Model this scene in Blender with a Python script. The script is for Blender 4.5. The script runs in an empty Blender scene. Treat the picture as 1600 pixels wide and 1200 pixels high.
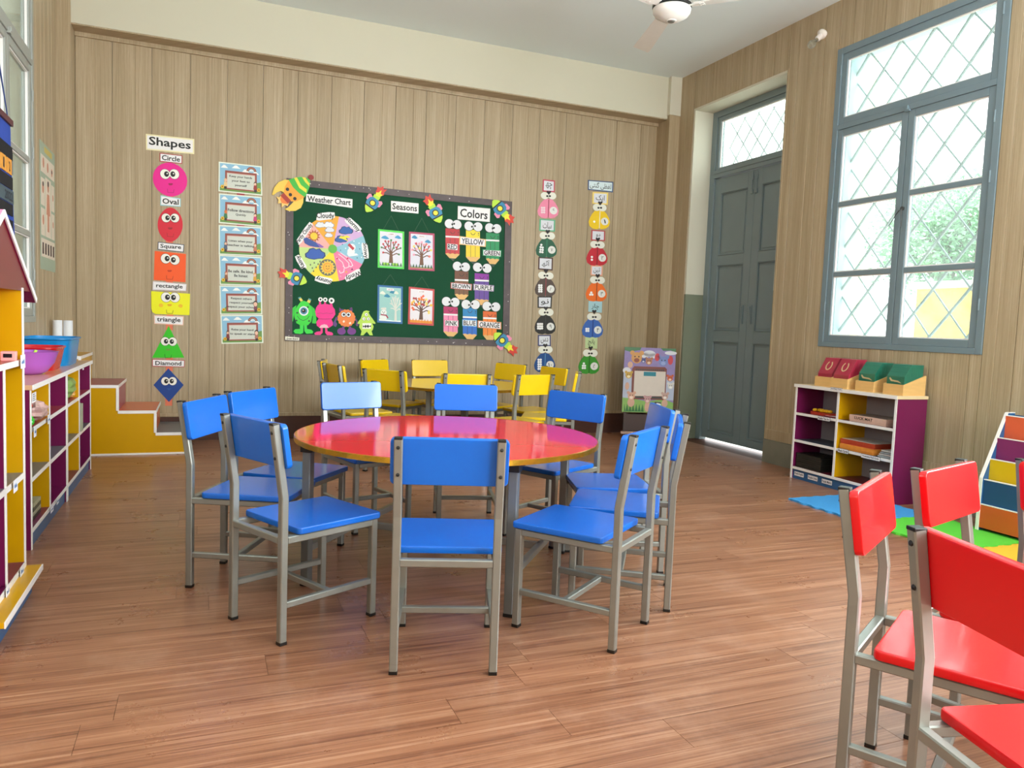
import bpy, bmesh, math, random
from mathutils import Matrix, Vector
random.seed(7)
S = bpy.context.scene
COL = S.collection
PI = math.pi
# ------------------------------------------------------------------ camera, world, light, exposure
camd = bpy.data.cameras.new('camera'); cam = bpy.data.objects.new('camera', camd); COL.objects.link(cam)
camd.sensor_width = 36; camd.lens = 36 * 1190 / 1600; camd.clip_start = .05; camd.clip_end = 200
_y, _p, _r = 0.3863, 0.0764, 0.0387          # yaw, pitch down, roll (radians)
_f0 = Vector((math.sin(_y), math.cos(_y), 0)); _r0 = Vector((math.cos(_y), -math.sin(_y), 0)); _u0 = Vector((0, 0, 1))
_f = _f0 * math.cos(_p) - _u0 * math.sin(_p); _u1 = _u0 * math.cos(_p) + _f0 * math.sin(_p)
_rt = _r0 * math.cos(_r) + _u1 * math.sin(_r); _up = _u1 * math.cos(_r) - _r0 * math.sin(_r)
cam.matrix_world = Matrix((( _rt.x, _up.x, -_f.x, 0), (_rt.y, _up.y, -_f.y, 0), (_rt.z, _up.z, -_f.z, 1.1), (0, 0, 0, 1)))
S.camera = cam
W = bpy.data.worlds.new('sky'); S.world = W; W.use_nodes = True
_bg = W.node_tree.nodes['Background']
_bg.inputs[0].default_value = (0.93, 0.98, 1.0, 1); _bg.inputs[1].default_value = 4.0
S.view_settings.view_transform = 'Standard'; S.view_settings.look = 'None'
S.view_settings.exposure = 0.14; S.view_settings.gamma = 1; S.view_settings.use_curve_mapping = False
S.cycles.max_bounces = 8; S.cycles.diffuse_bounces = 5; S.cycles.glossy_bounces = 4; S.cycles.transparent_max_bounces = 12
S.cycles.caustics_reflective = False; S.cycles.caustics_refractive = False; S.cycles.sample_clamp_indirect = 6
def area(name, loc, rot, sx, sy, power, color=(1, 1, 1)):
    d = bpy.data.lights.new(name, 'AREA'); d.shape = 'RECTANGLE'; d.size = sx; d.size_y = sy; d.energy = power; d.color = color
    o = bpy.data.objects.new(name, d); COL.objects.link(o); o.location = loc; o.rotation_euler = rot; return o
# area lamps standing in for daylight in unseen window openings; front one added
DAY = (0.94, 0.98, 1.0)
U = math.radians(30)      # sunlit ground outside throws much of the daylight upwards
area('added_front_daylight', (3.1, -2.72, 2.1), (PI/2+U, 0, 0), 1.45, 2.2, 210, DAY)  # added lamp, in an unseen opening behind the camera
area('daylight_right_window', (4.80, 1.35, 2.18), (0, PI/2+U, 0), 2.2, 1.35, 330, DAY)
area('daylight_right_window', (4.80, -1.15, 2.18), (0, PI/2+U, 0), 2.2, 1.35, 250, DAY)
area('daylight_left_window', (-1.30, 2.6, 2.2), (0, -PI/2-U, 0), 2.2, 1.35, 55, DAY)
area('daylight_left_window', (-1.30, -0.3, 2.2), (0, -PI/2-U, 0), 2.2, 1.35, 40, DAY)

# ------------------------------------------------------------------ materials
def lin(h):
    c = [int(h[i:i+2], 16) / 255 for i in (0, 2, 4)]
    return tuple((x / 12.92 if x <= .04045 else ((x + .055) / 1.055) ** 2.4) for x in c) + (1,)
MATS = {}
def mat(h, rough=.5, metal=0, noise=.06, scale=14, bump=0, coat=0, spec=.5, key=None, stretch=(1, 1, 1)):
    k = (h, rough, metal, noise, scale, bump, coat, stretch)
    if k in MATS: return MATS[k]
    m = bpy.data.materials.new('paint_' + h if key is None else key); m.use_nodes = True
    nt = m.node_tree; b = nt.nodes['Principled BSDF']
    b.inputs['Roughness'].default_value = rough; b.inputs['Metallic'].default_value = metal
    b.inputs['Coat Weight'].default_value = coat; b.inputs['Coat Roughness'].default_value = .06
    b.inputs['Specular IOR Level'].default_value = spec
    tc = nt.nodes.new('ShaderNodeTexCoord'); mp = nt.nodes.new('ShaderNodeMapping'); nz = nt.nodes.new('ShaderNodeTexNoise')
    mp.inputs['Scale'].default_value = stretch
    nt.links.new(tc.outputs['Object'], mp.inputs[0]); nt.links.new(mp.outputs[0], nz.inputs[0])
    nz.inputs['Scale'].default_value = scale; nz.inputs['Detail'].default_value = 4
    r = nt.nodes.new('ShaderNodeMix'); r.data_type = 'RGBA'; r.blend_type = 'MIX'
    c = lin(h); r.inputs['A'].default_value = tuple(x * (1 - noise) for x in c[:3]) + (1,)
    r.inputs['B'].default_value = tuple(min(1, x * (1 + noise)) for x in c[:3]) + (1,)
    nt.links.new(nz.outputs[0], r.inputs['Factor']); nt.links.new(r.outputs['Result'], b.inputs['Base Color'])
    if bump:
        bp = nt.nodes.new('ShaderNodeBump'); bp.inputs['Strength'].default_value = bump; bp.inputs['Distance'].default_value = .002
        nt.links.new(nz.outputs[0], bp.inputs['Height']); nt.links.new(bp.outputs[0], b.inputs['Normal'])
    MATS[k] = m; return m
def ramp(nt, stops):
    r = nt.nodes.new('ShaderNodeValToRGB'); e = r.color_ramp.elements
    while len(e) < len(stops): e.new(.5)
    for i, (p, h) in enumerate(stops): e[i].position = p; e[i].color = lin(h)
    return r
def panel_material():
    m = bpy.data.materials.new('wood_look_panelling'); m.use_nodes = True; nt = m.node_tree; b = nt.nodes['Principled BSDF']
    N = nt.nodes.new; L = nt.links.new
    g = N('ShaderNodeNewGeometry'); sx = N('ShaderNodeSeparateXYZ'); L(g.outputs['Position'], sx.inputs[0])
    ad = N('ShaderNodeMath'); L(sx.outputs[0], ad.inputs[0]); L(sx.outputs[1], ad.inputs[1])
    oi = N('ShaderNodeObjectInfo')
    def streak(sc, zsc, det):
        cb = N('ShaderNodeCombineXYZ'); a = N('ShaderNodeMath'); a.operation = 'MULTIPLY'; a.inputs[1].default_value = sc; L(ad.outputs[0], a.inputs[0])
        z = N('ShaderNodeMath'); z.operation = 'MULTIPLY'; z.inputs[1].default_value = zsc; L(sx.outputs[2], z.inputs[0])
        L(a.outputs[0], cb.inputs[0]); L(z.outputs[0], cb.inputs[2]); L(oi.outputs['Random'], cb.inputs[1])
        n = N('ShaderNodeTexNoise'); n.inputs['Scale'].default_value = 1; n.inputs['Detail'].default_value = det; n.inputs['Roughness'].default_value = .6
        L(cb.outputs[0], n.inputs[0]); return n
    n1 = streak(11, .12, 2); n2 = streak(150, 1.6, 4); n3 = streak(420, 18, 2)
    mx = N('ShaderNodeMath'); mx.operation = 'MULTIPLY_ADD'; mx.inputs[1].default_value = .55; L(n2.outputs[0], mx.inputs[0])
    m2 = N('ShaderNodeMath'); m2.operation = 'MULTIPLY'; m2.inputs[1].default_value = .3; L(n1.outputs[0], m2.inputs[0]); L(m2.outputs[0], mx.inputs[2])
    m3 = N('ShaderNodeMath'); m3.operation = 'MULTIPLY_ADD'; m3.inputs[1].default_value = .15; L(n3.outputs[0], m3.inputs[0]); L(mx.outputs[0], m3.inputs[2])
    r = ramp(nt, [(.3, '8f7c60'), (.46, 'a69374'), (.56, 'b3a083'), (.7, 'c8b99c')]); L(m3.outputs[0], r.inputs[0])
    L(r.outputs[0], b.inputs['Base Color']); b.inputs['Roughness'].default_value = .42
    bp = N('ShaderNodeBump'); bp.inputs['Strength'].default_value = .15; bp.inputs['Distance'].default_value = .001; L(n2.outputs[0], bp.inputs['Height']); L(bp.outputs[0], b.inputs['Normal'])
    return m
def floor_material():
    m = bpy.data.materials.new('wood_look_vinyl_floor'); m.use_nodes = True; nt = m.node_tree; b = nt.nodes['Principled BSDF']
    N = nt.nodes.new; L = nt.links.new
    g = N('ShaderNodeNewGeometry'); oi = N('ShaderNodeObjectInfo')
    off = N('ShaderNodeVectorMath'); off.operation = 'MULTIPLY_ADD'; off.inputs[1].default_value = (0, 0, 1); 
    cb = N('ShaderNodeCombineXYZ'); mu = N('ShaderNodeMath'); mu.operation = 'MULTIPLY'; mu.inputs[1].default_value = 37
    L(oi.outputs['Random'], mu.inputs[0]); L(mu.outputs[0], cb.inputs[2]); L(mu.outputs[0], cb.inputs[0])
    ad = N('ShaderNodeVectorMath'); ad.operation = 'ADD'; L(g.outputs['Position'], ad.inputs[0]); L(cb.outputs[0], ad.inputs[1])
    mp = N('ShaderNodeMapping'); mp.inputs['Scale'].default_value = (1.1, 34, 1.0); L(ad.outputs[0], mp.inputs[0])
    n1 = N('ShaderNodeTexNoise'); n1.inputs['Scale'].default_value = 1; n1.inputs['Detail'].default_value = 6; n1.inputs['Roughness'].default_value = .62; n1.inputs['Distortion'].default_value = .6
    L(mp.outputs[0], n1.inputs[0])
    r = ramp(nt, [(.34, '69412f'), (.46, '8d5e45'), (.56, '9f6f53'), (.68, 'bb9074')]); 
    n4 = N('ShaderNodeTexNoise'); mp4 = N('ShaderNodeMapping'); mp4.inputs['Scale'].default_value = (1.6, 150, 1); L(ad.outputs[0], mp4.inputs[0]); L(mp4.outputs[0], n4.inputs[0]); n4.inputs['Scale'].default_value = 1; n4.inputs['Detail'].default_value = 3
    mm = N('ShaderNodeMath'); mm.operation = 'MULTIPLY_ADD'; mm.inputs[1].default_value = .45; L(n4.outputs[0], mm.inputs[0])
    mk = N('ShaderNodeMath'); mk.operation = 'MULTIPLY'; mk.inputs[1].default_value = .55; L(n1.outputs[0], mk.inputs[0]); L(mk.outputs[0], mm.inputs[2])
    L(mm.outputs[0], r.inputs[0])
    hs = N('ShaderNodeHueSaturation'); L(r.outputs[0], hs.inputs['Color'])
    v = N('ShaderNodeMath'); v.operation = 'MULTIPLY_ADD'; v.inputs[1].default_value = .14; v.inputs[2].default_value = .93; L(oi.outputs['Random'], v.inputs[0]); L(v.outputs[0], hs.inputs['Value'])
    # dusty scuffs
    n2 = N('ShaderNodeTexNoise'); n2.inputs['Scale'].default_value = 2.6; n2.inputs['Detail'].default_value = 9; n2.inputs['Roughness'].default_value = .72; L(g.outputs['Position'], n2.inputs[0])
    r2 = ramp(nt, [(.52, '000000'), (.72, 'ffffff')]); L(n2.outputs[0], r2.inputs[0])
    sc = N('ShaderNodeMath'); sc.operation = 'MULTIPLY'; sc.inputs[1].default_value = .3; L(r2.outputs[0], sc.inputs[0])
    mx = N('ShaderNodeMix'); mx.data_type = 'RGBA'; L(sc.outputs[0], mx.inputs['Factor']); L(hs.outputs[0], mx.inputs['A']); mx.inputs['B'].default_value = lin('c8a088')
    L(mx.outputs['Result'], b.inputs['Base Color'])
    ro = N('ShaderNodeMath'); ro.operation = 'MULTIPLY_ADD'; ro.inputs[1].default_value = .16; ro.inputs[2].default_value = .21; L(n2.outputs[0], ro.inputs[0]); L(ro.outputs[0], b.inputs['Roughness'])
    bp = N('ShaderNodeBump'); bp.inputs['Strength'].default_value = .12; bp.inputs['Distance'].default_value = .001; L(n1.outputs[0], bp.inputs['Height']); L(bp.outputs[0], b.inputs['Normal'])
    return m
def glass_material(tint=(.93, .99, .98), haze=.10):
    m = bpy.data.materials.new('window_glass'); m.use_nodes = True; nt = m.node_tree; nt.nodes.remove(nt.nodes['Principled BSDF'])
    N = nt.nodes.new; L = nt.links.new; out = nt.nodes['Material Output']
    t = N('ShaderNodeBsdfTransparent'); t.inputs[0].default_value = tint + (1,)
    gl = N('ShaderNodeBsdfGlossy'); gl.inputs['Roughness'].default_value = .04
    d = N('ShaderNodeBsdfTranslucent'); d.inputs[0].default_value = (.9, .97, .96, 1)
    nz = N('ShaderNodeTexNoise'); nz.inputs['Scale'].default_value = 3
    mh = N('ShaderNodeMath'); mh.operation = 'MULTIPLY'; mh.inputs[1].default_value = haze * 2; L(nz.outputs[0], mh.inputs[0])  # pale veil put into the glass; on windows it imitates outdoor glare
    m1 = N('ShaderNodeMixShader'); L(mh.outputs[0], m1.inputs[0]); L(t.outputs[0], m1.inputs[1]); L(d.outputs[0], m1.inputs[2])
    lw = N('ShaderNodeLayerWeight'); lw.inputs[0].default_value = .5; pw = N('ShaderNodeMath'); pw.operation = 'POWER'; pw.inputs[1].default_value = 5; L(lw.outputs['Facing'], pw.inputs[0])
    f = N('ShaderNodeMath'); f.operation = 'MULTIPLY_ADD'; f.inputs[1].default_value = .6; f.inputs[2].default_value = .03; L(pw.outputs[0], f.inputs[0])
    m2 = N('ShaderNodeMixShader'); L(f.outputs[0], m2.inputs[0]); L(m1.outputs[0], m2.inputs[1]); L(gl.outputs[0], m2.inputs[2]); L(m2.outputs[0], out.inputs[0])
    return m
PANEL = panel_material(); FLOOR = floor_material(); GLASS = glass_material(); GLASSH = glass_material((.85, .97, .95), .12)
PLASTER = mat('d0ccba', .8, noise=.03, scale=3, bump=.1); CEIL = mat('e4eef0', .85, noise=.02, scale=2)
WHITE = mat('f0ecea', .35, noise=.02); GREYP = mat('7c8c90', .38, noise=.06, scale=6, key='grey_blue_gloss_paint')
WINGREY = mat('74868e', .4, noise=.06, scale=8, key='backlit_window_paint')  # darker blue-grey has the backlit tone of the right window in its colour
SILVER = mat('949690', .34, metal=.55, noise=.1, scale=20, key='silver_paint'); DARKM = mat('4a4c4c', .4, metal=.3)
BLACK = mat('0c0c0c', .4); GOLD = mat('c89a30', .22, metal=.85, noise=.25, scale=30, key='gold_tape')
MAROON = mat('6e1448', .3, noise=.03); YEL = mat('cc9800', .3, noise=.03); ORA = mat('d86a3c', .25, noise=.03); NAVY = mat('2c5c8c', .35, noise=.03)
GREYB = mat('6c7074', .35, noise=.04); BRICK = mat('a8484a', .3, noise=.04); PEACH = mat('d8a884', .25, noise=.05); SKIRT = mat('4a2a20', .4, noise=.2, scale=5, stretch=(1, 1, 6))
STONE = mat('7e7e70', .45, noise=.22, scale=9, key='terrazzo_stone')
# ------------------------------------------------------------------ helpers
def link(name, me, m, parent=None):
    o = bpy.data.objects.new(name, me); COL.objects.link(o)
    if m is not None:
        for x in (m if isinstance(m, (list, tuple)) else [m]): me.materials.append(x)
    if parent: o.parent = parent
    return o
def obj(name, bm, m, parent=None, smooth=False, label=None):
    me = bpy.data.meshes.new(name); bm.normal_update(); bm.to_mesh(me); bm.free()
    if smooth:
        for p in me.polygons: p.use_smooth = True
        try: me.set_sharp_from_angle(angle=math.radians(38))
        except Exception: pass
    o = link(name, me, m, parent)
    if smooth == 2: w_ = o.modifiers.new('weighted_normal', 'WEIGHTED_NORMAL'); w_.keep_sharp = True
    if label: o['label'] = label
    return o
def tag(o, label, cat, group=None, kind=None):
    o['label'] = label
    if cat: o['category'] = cat
    if group: o['group'] = group
    if kind: o['kind'] = kind
    return o
def thing(name, label, cat, loc=(0, 0, 0), rot=(0, 0, 0), group=None):
    o = bpy.data.objects.new(name, None); COL.objects.link(o); o.empty_display_size = .05
    o.location = loc; o.rotation_euler = rot; return tag(o, label, cat, group)
def struct(o, label=None):
    o['kind'] = 'structure'
    if label: o['label'] = label
    return o
def sempty(name, loc=(0, 0, 0), rot=(0, 0, 0), label=None):
    o = bpy.data.objects.new(name, None); COL.objects.link(o); o.location = loc; o.rotation_euler = rot
    return struct(o, label)
def B(): return bmesh.new()
def box(bm, a, b, mi=0, bev=0):
    x0, y0, z0 = a; x1, y1, z1 = b
    v = [bm.verts.new(p) for p in ((x0,y0,z0),(x1,y0,z0),(x1,y1,z0),(x0,y1,z0),(x0,y0,z1),(x1,y0,z1),(x1,y1,z1),(x0,y1,z1))]
    fs = [bm.faces.new([v[i] for i in q]) for q in ((0,3,2,1),(4,5,6,7),(0,1,5,4),(1,2,6,5),(2,3,7,6),(3,0,4,7))]
    for f in fs: f.material_index = mi
    if bev:
        es = list({e for f in fs for e in f.edges}); r = bmesh.ops.bevel(bm, geom=es, offset=bev, segments=2, affect='EDGES', profile=.6)
        for f in r['faces']: f.material_index = mi
    return bm
def bx(a, b, bev=0): return box(B(), a, b, 0, bev)
def prism(bm, poly, z0, z1, mi=0, M=None):
    """polygon in local xy extruded in z"""
    ar = sum(poly[i][0]*poly[(i+1) % len(poly)][1] - poly[(i+1) % len(poly)][0]*poly[i][1] for i in range(len(poly)))
    if ar < 0: poly = poly[::-1]
    lo = [Vector((x, y, z0)) for x, y in poly]; hi = [Vector((x, y, z1)) for x, y in poly]
    if M is not None: lo = [M @ p for p in lo]; hi = [M @ p for p in hi]
    lo = [bm.verts.new(p) for p in lo]; hi = [bm.verts.new(p) for p in hi]; n = len(poly)
    fs = [bm.faces.new(hi), bm.faces.new(lo[::-1])]
    for i in range(n): fs.append(bm.faces.new((lo[i], lo[(i+1) % n], hi[(i+1) % n], hi[i])))
    for f in fs: f.material_index = mi
    return fs
def slab(w, d, t, r, bev, y0=0, z0=0, seg=4):
    """rounded board centred in x, from y0 to y0+d, z0..z0+t"""
    bm = B(); poly = []
    for cx, cy, a0 in ((w/2-r, y0+d-r, 0), (-w/2+r, y0+d-r, 90), (-w/2+r, y0+r, 180), (w/2-r, y0+r, 270)):
        for i in range(seg+1):
            a = math.radians(a0+90*i/seg); poly.append((cx+r*math.cos(a), cy+r*math.sin(a)))
    fs = prism(bm, poly, z0, z0+t)
    es = list(set(fs[0].edges) | set(fs[1].edges)); bmesh.ops.bevel(bm, geom=es, offset=bev, segments=2, affect='EDGES', profile=.5)
    return bm
def sweep(bm, pts, prof, up=(0, 0, 1), mi=0, closed=False, caps=True):
    pts = [Vector(p) for p in pts]; n = len(pts); rings = []
    for i, p in enumerate(pts):
        if closed: d0 = (p-pts[i-1]).normalized(); d1 = (pts[(i+1) % n]-p).normalized()
        else:
            d0 = (p-pts[i-1]).normalized() if i else (pts[1]-p).normalized()
            d1 = (pts[i+1]-p).normalized() if i < n-1 else d0
        t = (d0+d1).normalized(); u = Vector(up); s = t.cross(u)
        if s.length < 1e-4: s = t.cross(Vector((1, 0, 0)))
        s.normalize(); w = s.cross(t).normalized(); k = 1/max(.4, t.dot(d1))
        rings.append([bm.verts.new(p + s*a + w*b*k) for a, b in prof])
    m = len(prof); R = range(n if closed else n-1)
    for i in R:
        A, Bq = rings[i], rings[(i+1) % n]
        for j in range(m): bm.faces.new((A[j], A[(j+1) % m], Bq[(j+1) % m], Bq[j])).material_index = mi
    if caps and not closed: bm.faces.new(rings[0][::-1]).material_index = mi; bm.faces.new(rings[-1]).material_index = mi
    return bm
def sq(a, c=.003, b=None):
    h = a/2; k = (b or a)/2
    return [(-h+c,-k),(h-c,-k),(h,-k+c),(h,k-c),(h-c,k),(-h+c,k),(-h,k-c),(-h,-k+c)]
def circ(r, n=10): return [(r*math.cos(2*PI*i/n), r*math.sin(2*PI*i/n)) for i in range(n)]
def tube(bm, p0, p1, a=.025, up=(0, 0, 1), mi=0): return sweep(bm, [p0, p1], sq(a), up, mi)
def rod(bm, p0, p1, r, n=10, mi=0): return sweep(bm, [p0, p1], circ(r, n), (0, 0, 1) if abs((Vector(p1)-Vector(p0)).normalized().z) < .95 else (1, 0, 0), mi)
def lathe(bm, prof, n=24, mi=0, M=None):
    rings = []
    for r, z in prof:
        ps = [Vector((max(r, 1e-5)*math.cos(2*PI*i/n), max(r, 1e-5)*math.sin(2*PI*i/n), z)) for i in range(n)]
        if M is not None: ps = [M @ p for p in ps]
        rings.append([bm.verts.new(p) for p in ps])
    for A, C in zip(rings, rings[1:]):
        for i in range(n): bm.faces.new((A[i], A[(i+1) % n], C[(i+1) % n], C[i])).material_index = mi
    return bm
def copy_tree(o, parent=None):
    c = o.copy(); COL.objects.link(c)
    if parent: c.parent = parent
    for ch in list(o.children): copy_tree(ch, c)
    return c
_tx = {}
def text_mesh(s):
    if s in _tx: return _tx[s]
    cu = bpy.data.curves.new('lettering', 'FONT'); cu.body = s; cu.resolution_u = 2; cu.offset = .02 if ord(s[0]) < 1000 else .004
    o = bpy.data.objects.new('lettering', cu); COL.objects.link(o)
    dg = bpy.context.evaluated_depsgraph_get(); me = bpy.data.meshes.new_from_object(o.evaluated_get(dg))
    v = [tuple(p.co) for p in me.vertices]; f = [tuple(p.vertices) for p in me.polygons]
    bpy.data.objects.remove(o); bpy.data.curves.remove(cu); bpy.data.meshes.remove(me)
    if not v: v = [(0, 0, 0), (1, 0, 0), (1, 1, 0)]; f = [(0, 1, 2)]
    xs = [p[0] for p in v]; ys = [p[1] for p in v]
    cx, cy = (min(xs)+max(xs))/2, (min(ys)+max(ys))/2; w, h = max(xs)-min(xs) or 1, max(ys)-min(ys) or 1
    _tx[s] = ([((x-cx)/w, (y-cy)/h) for x, y, z in v], f); return _tx[s]
def add_text(bm, s, c, w, h, z, a=0, mi=0, M=None):
    v, f = text_mesh(s); ca, sa = math.cos(math.radians(a)), math.sin(math.radians(a)); vs = []
    for x, y in v:
        x, y = x*w, y*h; p = Vector((c[0]+x*ca-y*sa, c[1]+x*sa+y*ca, z)); vs.append(bm.verts.new(M @ p if M is not None else p))
    for q in f:
        try: bm.faces.new([vs[i] for i in q]).material_index = mi
        except ValueError: pass
def lettering(s, w, h, parent, loc, rot=(0, 0, 0), m=None):
    bm = B(); add_text(bm, s, (0, 0), w, h, 0); o = obj('lettering', bm, m or BLACK, parent); o.location = loc; o.rotation_euler = rot; return o
# wall frames: local x to the right as seen from the room, y up, z out of the wall
RB = (PI/2, 0, 0); RL_ = (PI/2, 0, PI/2); RR = (PI/2, 0, -PI/2)
XL, XR, YB, YF, ZC = -1.07, 4.57, 7.12, -2.6, 3.714

# ------------------------------------------------------------------ structure
fl = struct(obj('floor', bx((XL-.3, YF-.3, -.12), (XR+.3, YB+.3, -.004)), mat('5a3020', .5)))
row = 0; y = .85; meshes = {}; nplank = 0
far = B()
while y < YB:
    y1 = min(y+.152, YB); x = XL - random.uniform(.1, 1.2)
    while x < XR:
        x1 = x+1.22; a, b_ = max(x, XL), min(x1, XR)
        if b_-a > .02:
            g = .0006
            if y > .85 and not (y < 2.2 and a > 4.0) and not (y < 1.7 and a > 2.9):
                o = obj('floor_plank', bx((a+g, y+g, -.004), (b_-g, y1-g, random.uniform(-.0003, 0))), FLOOR, fl); nplank += 1
            else: box(far, (a+g, y+g, -.004), (b_-g, y1-g, 0))
        x = x1
    y = y1
y = YF
while y < .85:
    y1 = min(y+.152, .85); x = XL - random.uniform(.1, 1.2)
    while x < XR:
        x1 = x+1.22; a, b_ = max(x, XL), min(x1, XR)
        if b_-a > .02: box(far, (a+.0006, y+.0006, -.004), (b_-.0006, y1-.0006, 0))
        x = x1
    y = y1
fo = obj('floor_planks', far, FLOOR, fl); fo['kind'] = 'stuff'
struct(obj('ceiling', bx((XL-.3, YF-.3, ZC), (XR+.3, YB+.3, ZC+.12)), CEIL))
def wall_core(name, rects, to3):
    bm = B()
    for u0, u1, z0, z1 in rects: box(bm, *to3(u0, u1, z0, z1))
    return struct(obj(name, bm, PLASTER))
def around(u0, u1, z0, z1, ops):
    """rectangles that cover a wall except its openings"""
    us = sorted({u0, u1} | {o[0] for o in ops} | {o[1] for o in ops}); out = []
    for a, b_ in zip(us, us[1:]):
        h = [(o[2], o[3]) for o in ops if o[0] <= a+1e-6 and o[1] >= b_-1e-6]; z = z0
        for p, q in sorted(h):
            if p > z: out.append((a, b_, z, p))
            z = q
        if z < z1: out.append((a, b_, z, z1))
    return out
WR = [(5.29, 6.63, 0, 3.345), (3.355, 4.745, 1.03, 3.335), (.65, 2.04, 1.03, 3.335), (-1.85, -.46, 1.03, 3.335)]
WL = [(4.62, 6.03, 1.0, 3.4), (1.9, 3.3, 1.0, 3.4), (-1.0, .4, 1.0, 3.4)]
wb = wall_core('wall_back', [(XL-.3, XR+.3, 0, ZC)], lambda a, b_, p, q: ((a, YB, p), (b_, YB+.3, q)))
wr = wall_core('wall_right', around(YF, YB, 0, ZC, WR), lambda a, b_, p, q: ((XR, a, p), (XR+.3, b_, q)))
wl = wall_core('wall_left', around(YF, YB, 0, ZC, WL), lambda a, b_, p, q: ((XL-.3, a, p), (XL, b_, q)))
wf = wall_core('wall_front', around(XL, XR, 0, ZC, [(2.35, 3.85, 1.0, 3.25)]), lambda a, b_, p, q: ((a, YF-.3, p), (b_, YF, q)))  # hole in the unseen front wall is added for the front lamp
def panel_piece(a, b_, z0, z1, j0, M, parent, t=.008):
    """one board piece: v-joints at its ends and a shallow groove at 57 percent of the 0.291 m board"""
    u = [a+.0012, a+.004]; w = [0.002, t]
    g = j0+.166
    if a+.012 < g < b_-.012: u += [g-.003, g, g+.003]; w += [t, t-.0025, t]
    u += [b_-.004, b_-.0012]; w += [t, .002]
    bm = B(); lo = [bm.verts.new(M @ Vector((x, z0, z))) for x, z in zip(u, w)]; hi = [bm.verts.new(M @ Vector((x, z1, z))) for x, z in zip(u, w)]
    for i in range(len(u)-1): bm.faces.new((lo[i], lo[i+1], hi[i+1], hi[i]))
    bl = [bm.verts.new(M @ Vector((x, zz, 0))) for x, zz in ((u[0], z0), (u[-1], z0), (u[-1], z1), (u[0], z1))]
    bm.faces.new((bl[0], bl[3], hi[0], lo[0])) if False else None
    bm.faces.new(hi + [bl[2], bl[3]]); bm.faces.new(lo[::-1] + [bl[0], bl[1]])
    bm.faces.new((lo[0], hi[0], bl[3], bl[0])); bm.faces.new((hi[-1], lo[-1], bl[1], bl[2]))
    bmesh.ops.recalc_face_normals(bm, faces=bm.faces[:])
    obj('wall_panel', bm, PANEL, parent)
def panels(parent, u0, u1, z0, z1, ops, M, start):
    j = start
    while j+.291 <= u0+.01: j += .291
    while j < u1-.01:
        a, b_ = max(j, u0), min(j+.291, u1)
        cuts = sorted({a, b_} | {c for o in ops for c in o[:2] if a+.012 < c < b_-.012})
        for p, q in zip(cuts, cuts[1:]):
            for (x0, x1, s, e) in around(p, q, z0, z1, [(min(max(o[0], p), q), max(min(o[1], q), p), o[2], o[3]) for o in ops if o[0] < q-.012 and o[1] > p+.012]):
                if x1-x0 > .008 and e-s > .01: panel_piece(x0, x1, s, e, j, M, parent)
        j += .291
MB_ = Matrix.Translation((0, YB, 0)) @ Matrix.Rotation(PI/2, 4, 'X')
panels(wb, -.965, 4.50, .235, 3.27, [], MB_, -.992)
MR_ = Matrix.Translation((XR, 0, 0)) @ Matrix.Rotation(-PI/2, 4, 'Z') @ Matrix.Rotation(PI/2, 4, 'X')   # local x = -Y
panels(wr, -6.93, 2.55, .285, ZC, [(-o[1], -o[0], o[2], o[3]) for o in WR], MR_, -6.93)
ML_ = Matrix.Translation((XL, 0, 0)) @ Matrix.Rotation(PI/2, 4, 'Z') @ Matrix.Rotation(PI/2, 4, 'X')    # local x = +Y
panels(wl, YF, 6.9, .235, ZC, WL, ML_, -2.6)
# cornice strip and base moulding of the back wall, skirting
bm = B(); box(bm, (-.965, YB-.03, 3.255), (4.50, YB, 3.298), 0, .006); struct(obj('trim_1', bm, PANEL))
bm = B(); box(bm, (-.965, YB-.02, .206), (4.50, YB, .24), 0, .006); struct(obj('trim_2', bm, PANEL))
struct(obj('baseboard_back', bx((XL, YB-.012, 0), (4.50, YB, .206)), SKIRT))
# plastered beam over the back wall
struct(obj('trim_3', bx((-.965, 6.925, 3.298), (XR, YB, ZC)), mat('ccc8b4', .8, noise=.03, scale=3)), 'cream plastered beam over the panelled back wall')
struct(obj('trim_4', bx((-.965, 6.93, 3.288), (4.48, YB-.03, 3.298)), PANEL), 'wood strip under the plastered beam')
# corner columns boxed in panelling
cl = struct(obj('trim_5', bx((XL, 6.9, 0), (-.965, YB, ZC)), PANEL), 'slim panelled corner column at the left')
cr = struct(obj('trim_6', bx((4.44, 6.88, 0), (XR, YB, 3.33)), PANEL), 'panelled corner column at the right')
obj('capital', bx((4.432, 6.872, 3.33), (XR, YB, ZC)), PLASTER, cr, label='cream plastered top of the corner column')
obj('corner_bead', bx((4.434, 6.874, .21), (4.446, 6.886, 3.33)), PANEL, cr)
obj('column_base', bx((4.43, 6.868, 0), (XR, YB, .206)), SKIRT, cr)
# right wall: bottom rail of the panelling and stone plinth
for n, (a, b_) in enumerate(((YF, 5.29), (6.63, 6.88))):
    bm = B(); box(bm, (XR-.016, a, .20), (XR, b_, .29), 0, .004); struct(obj('trim_%d' % (7+n), bm, PANEL))
    struct(obj('baseboard_right' if n == 0 else 'baseboard_right_2', bx((XR-.028, a, 0), (XR, b_, .2)), STONE))
struct(obj('baseboard_left', bx((XL, YF, 0), (XL+.012, 6.9, .206)), SKIRT))
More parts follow.
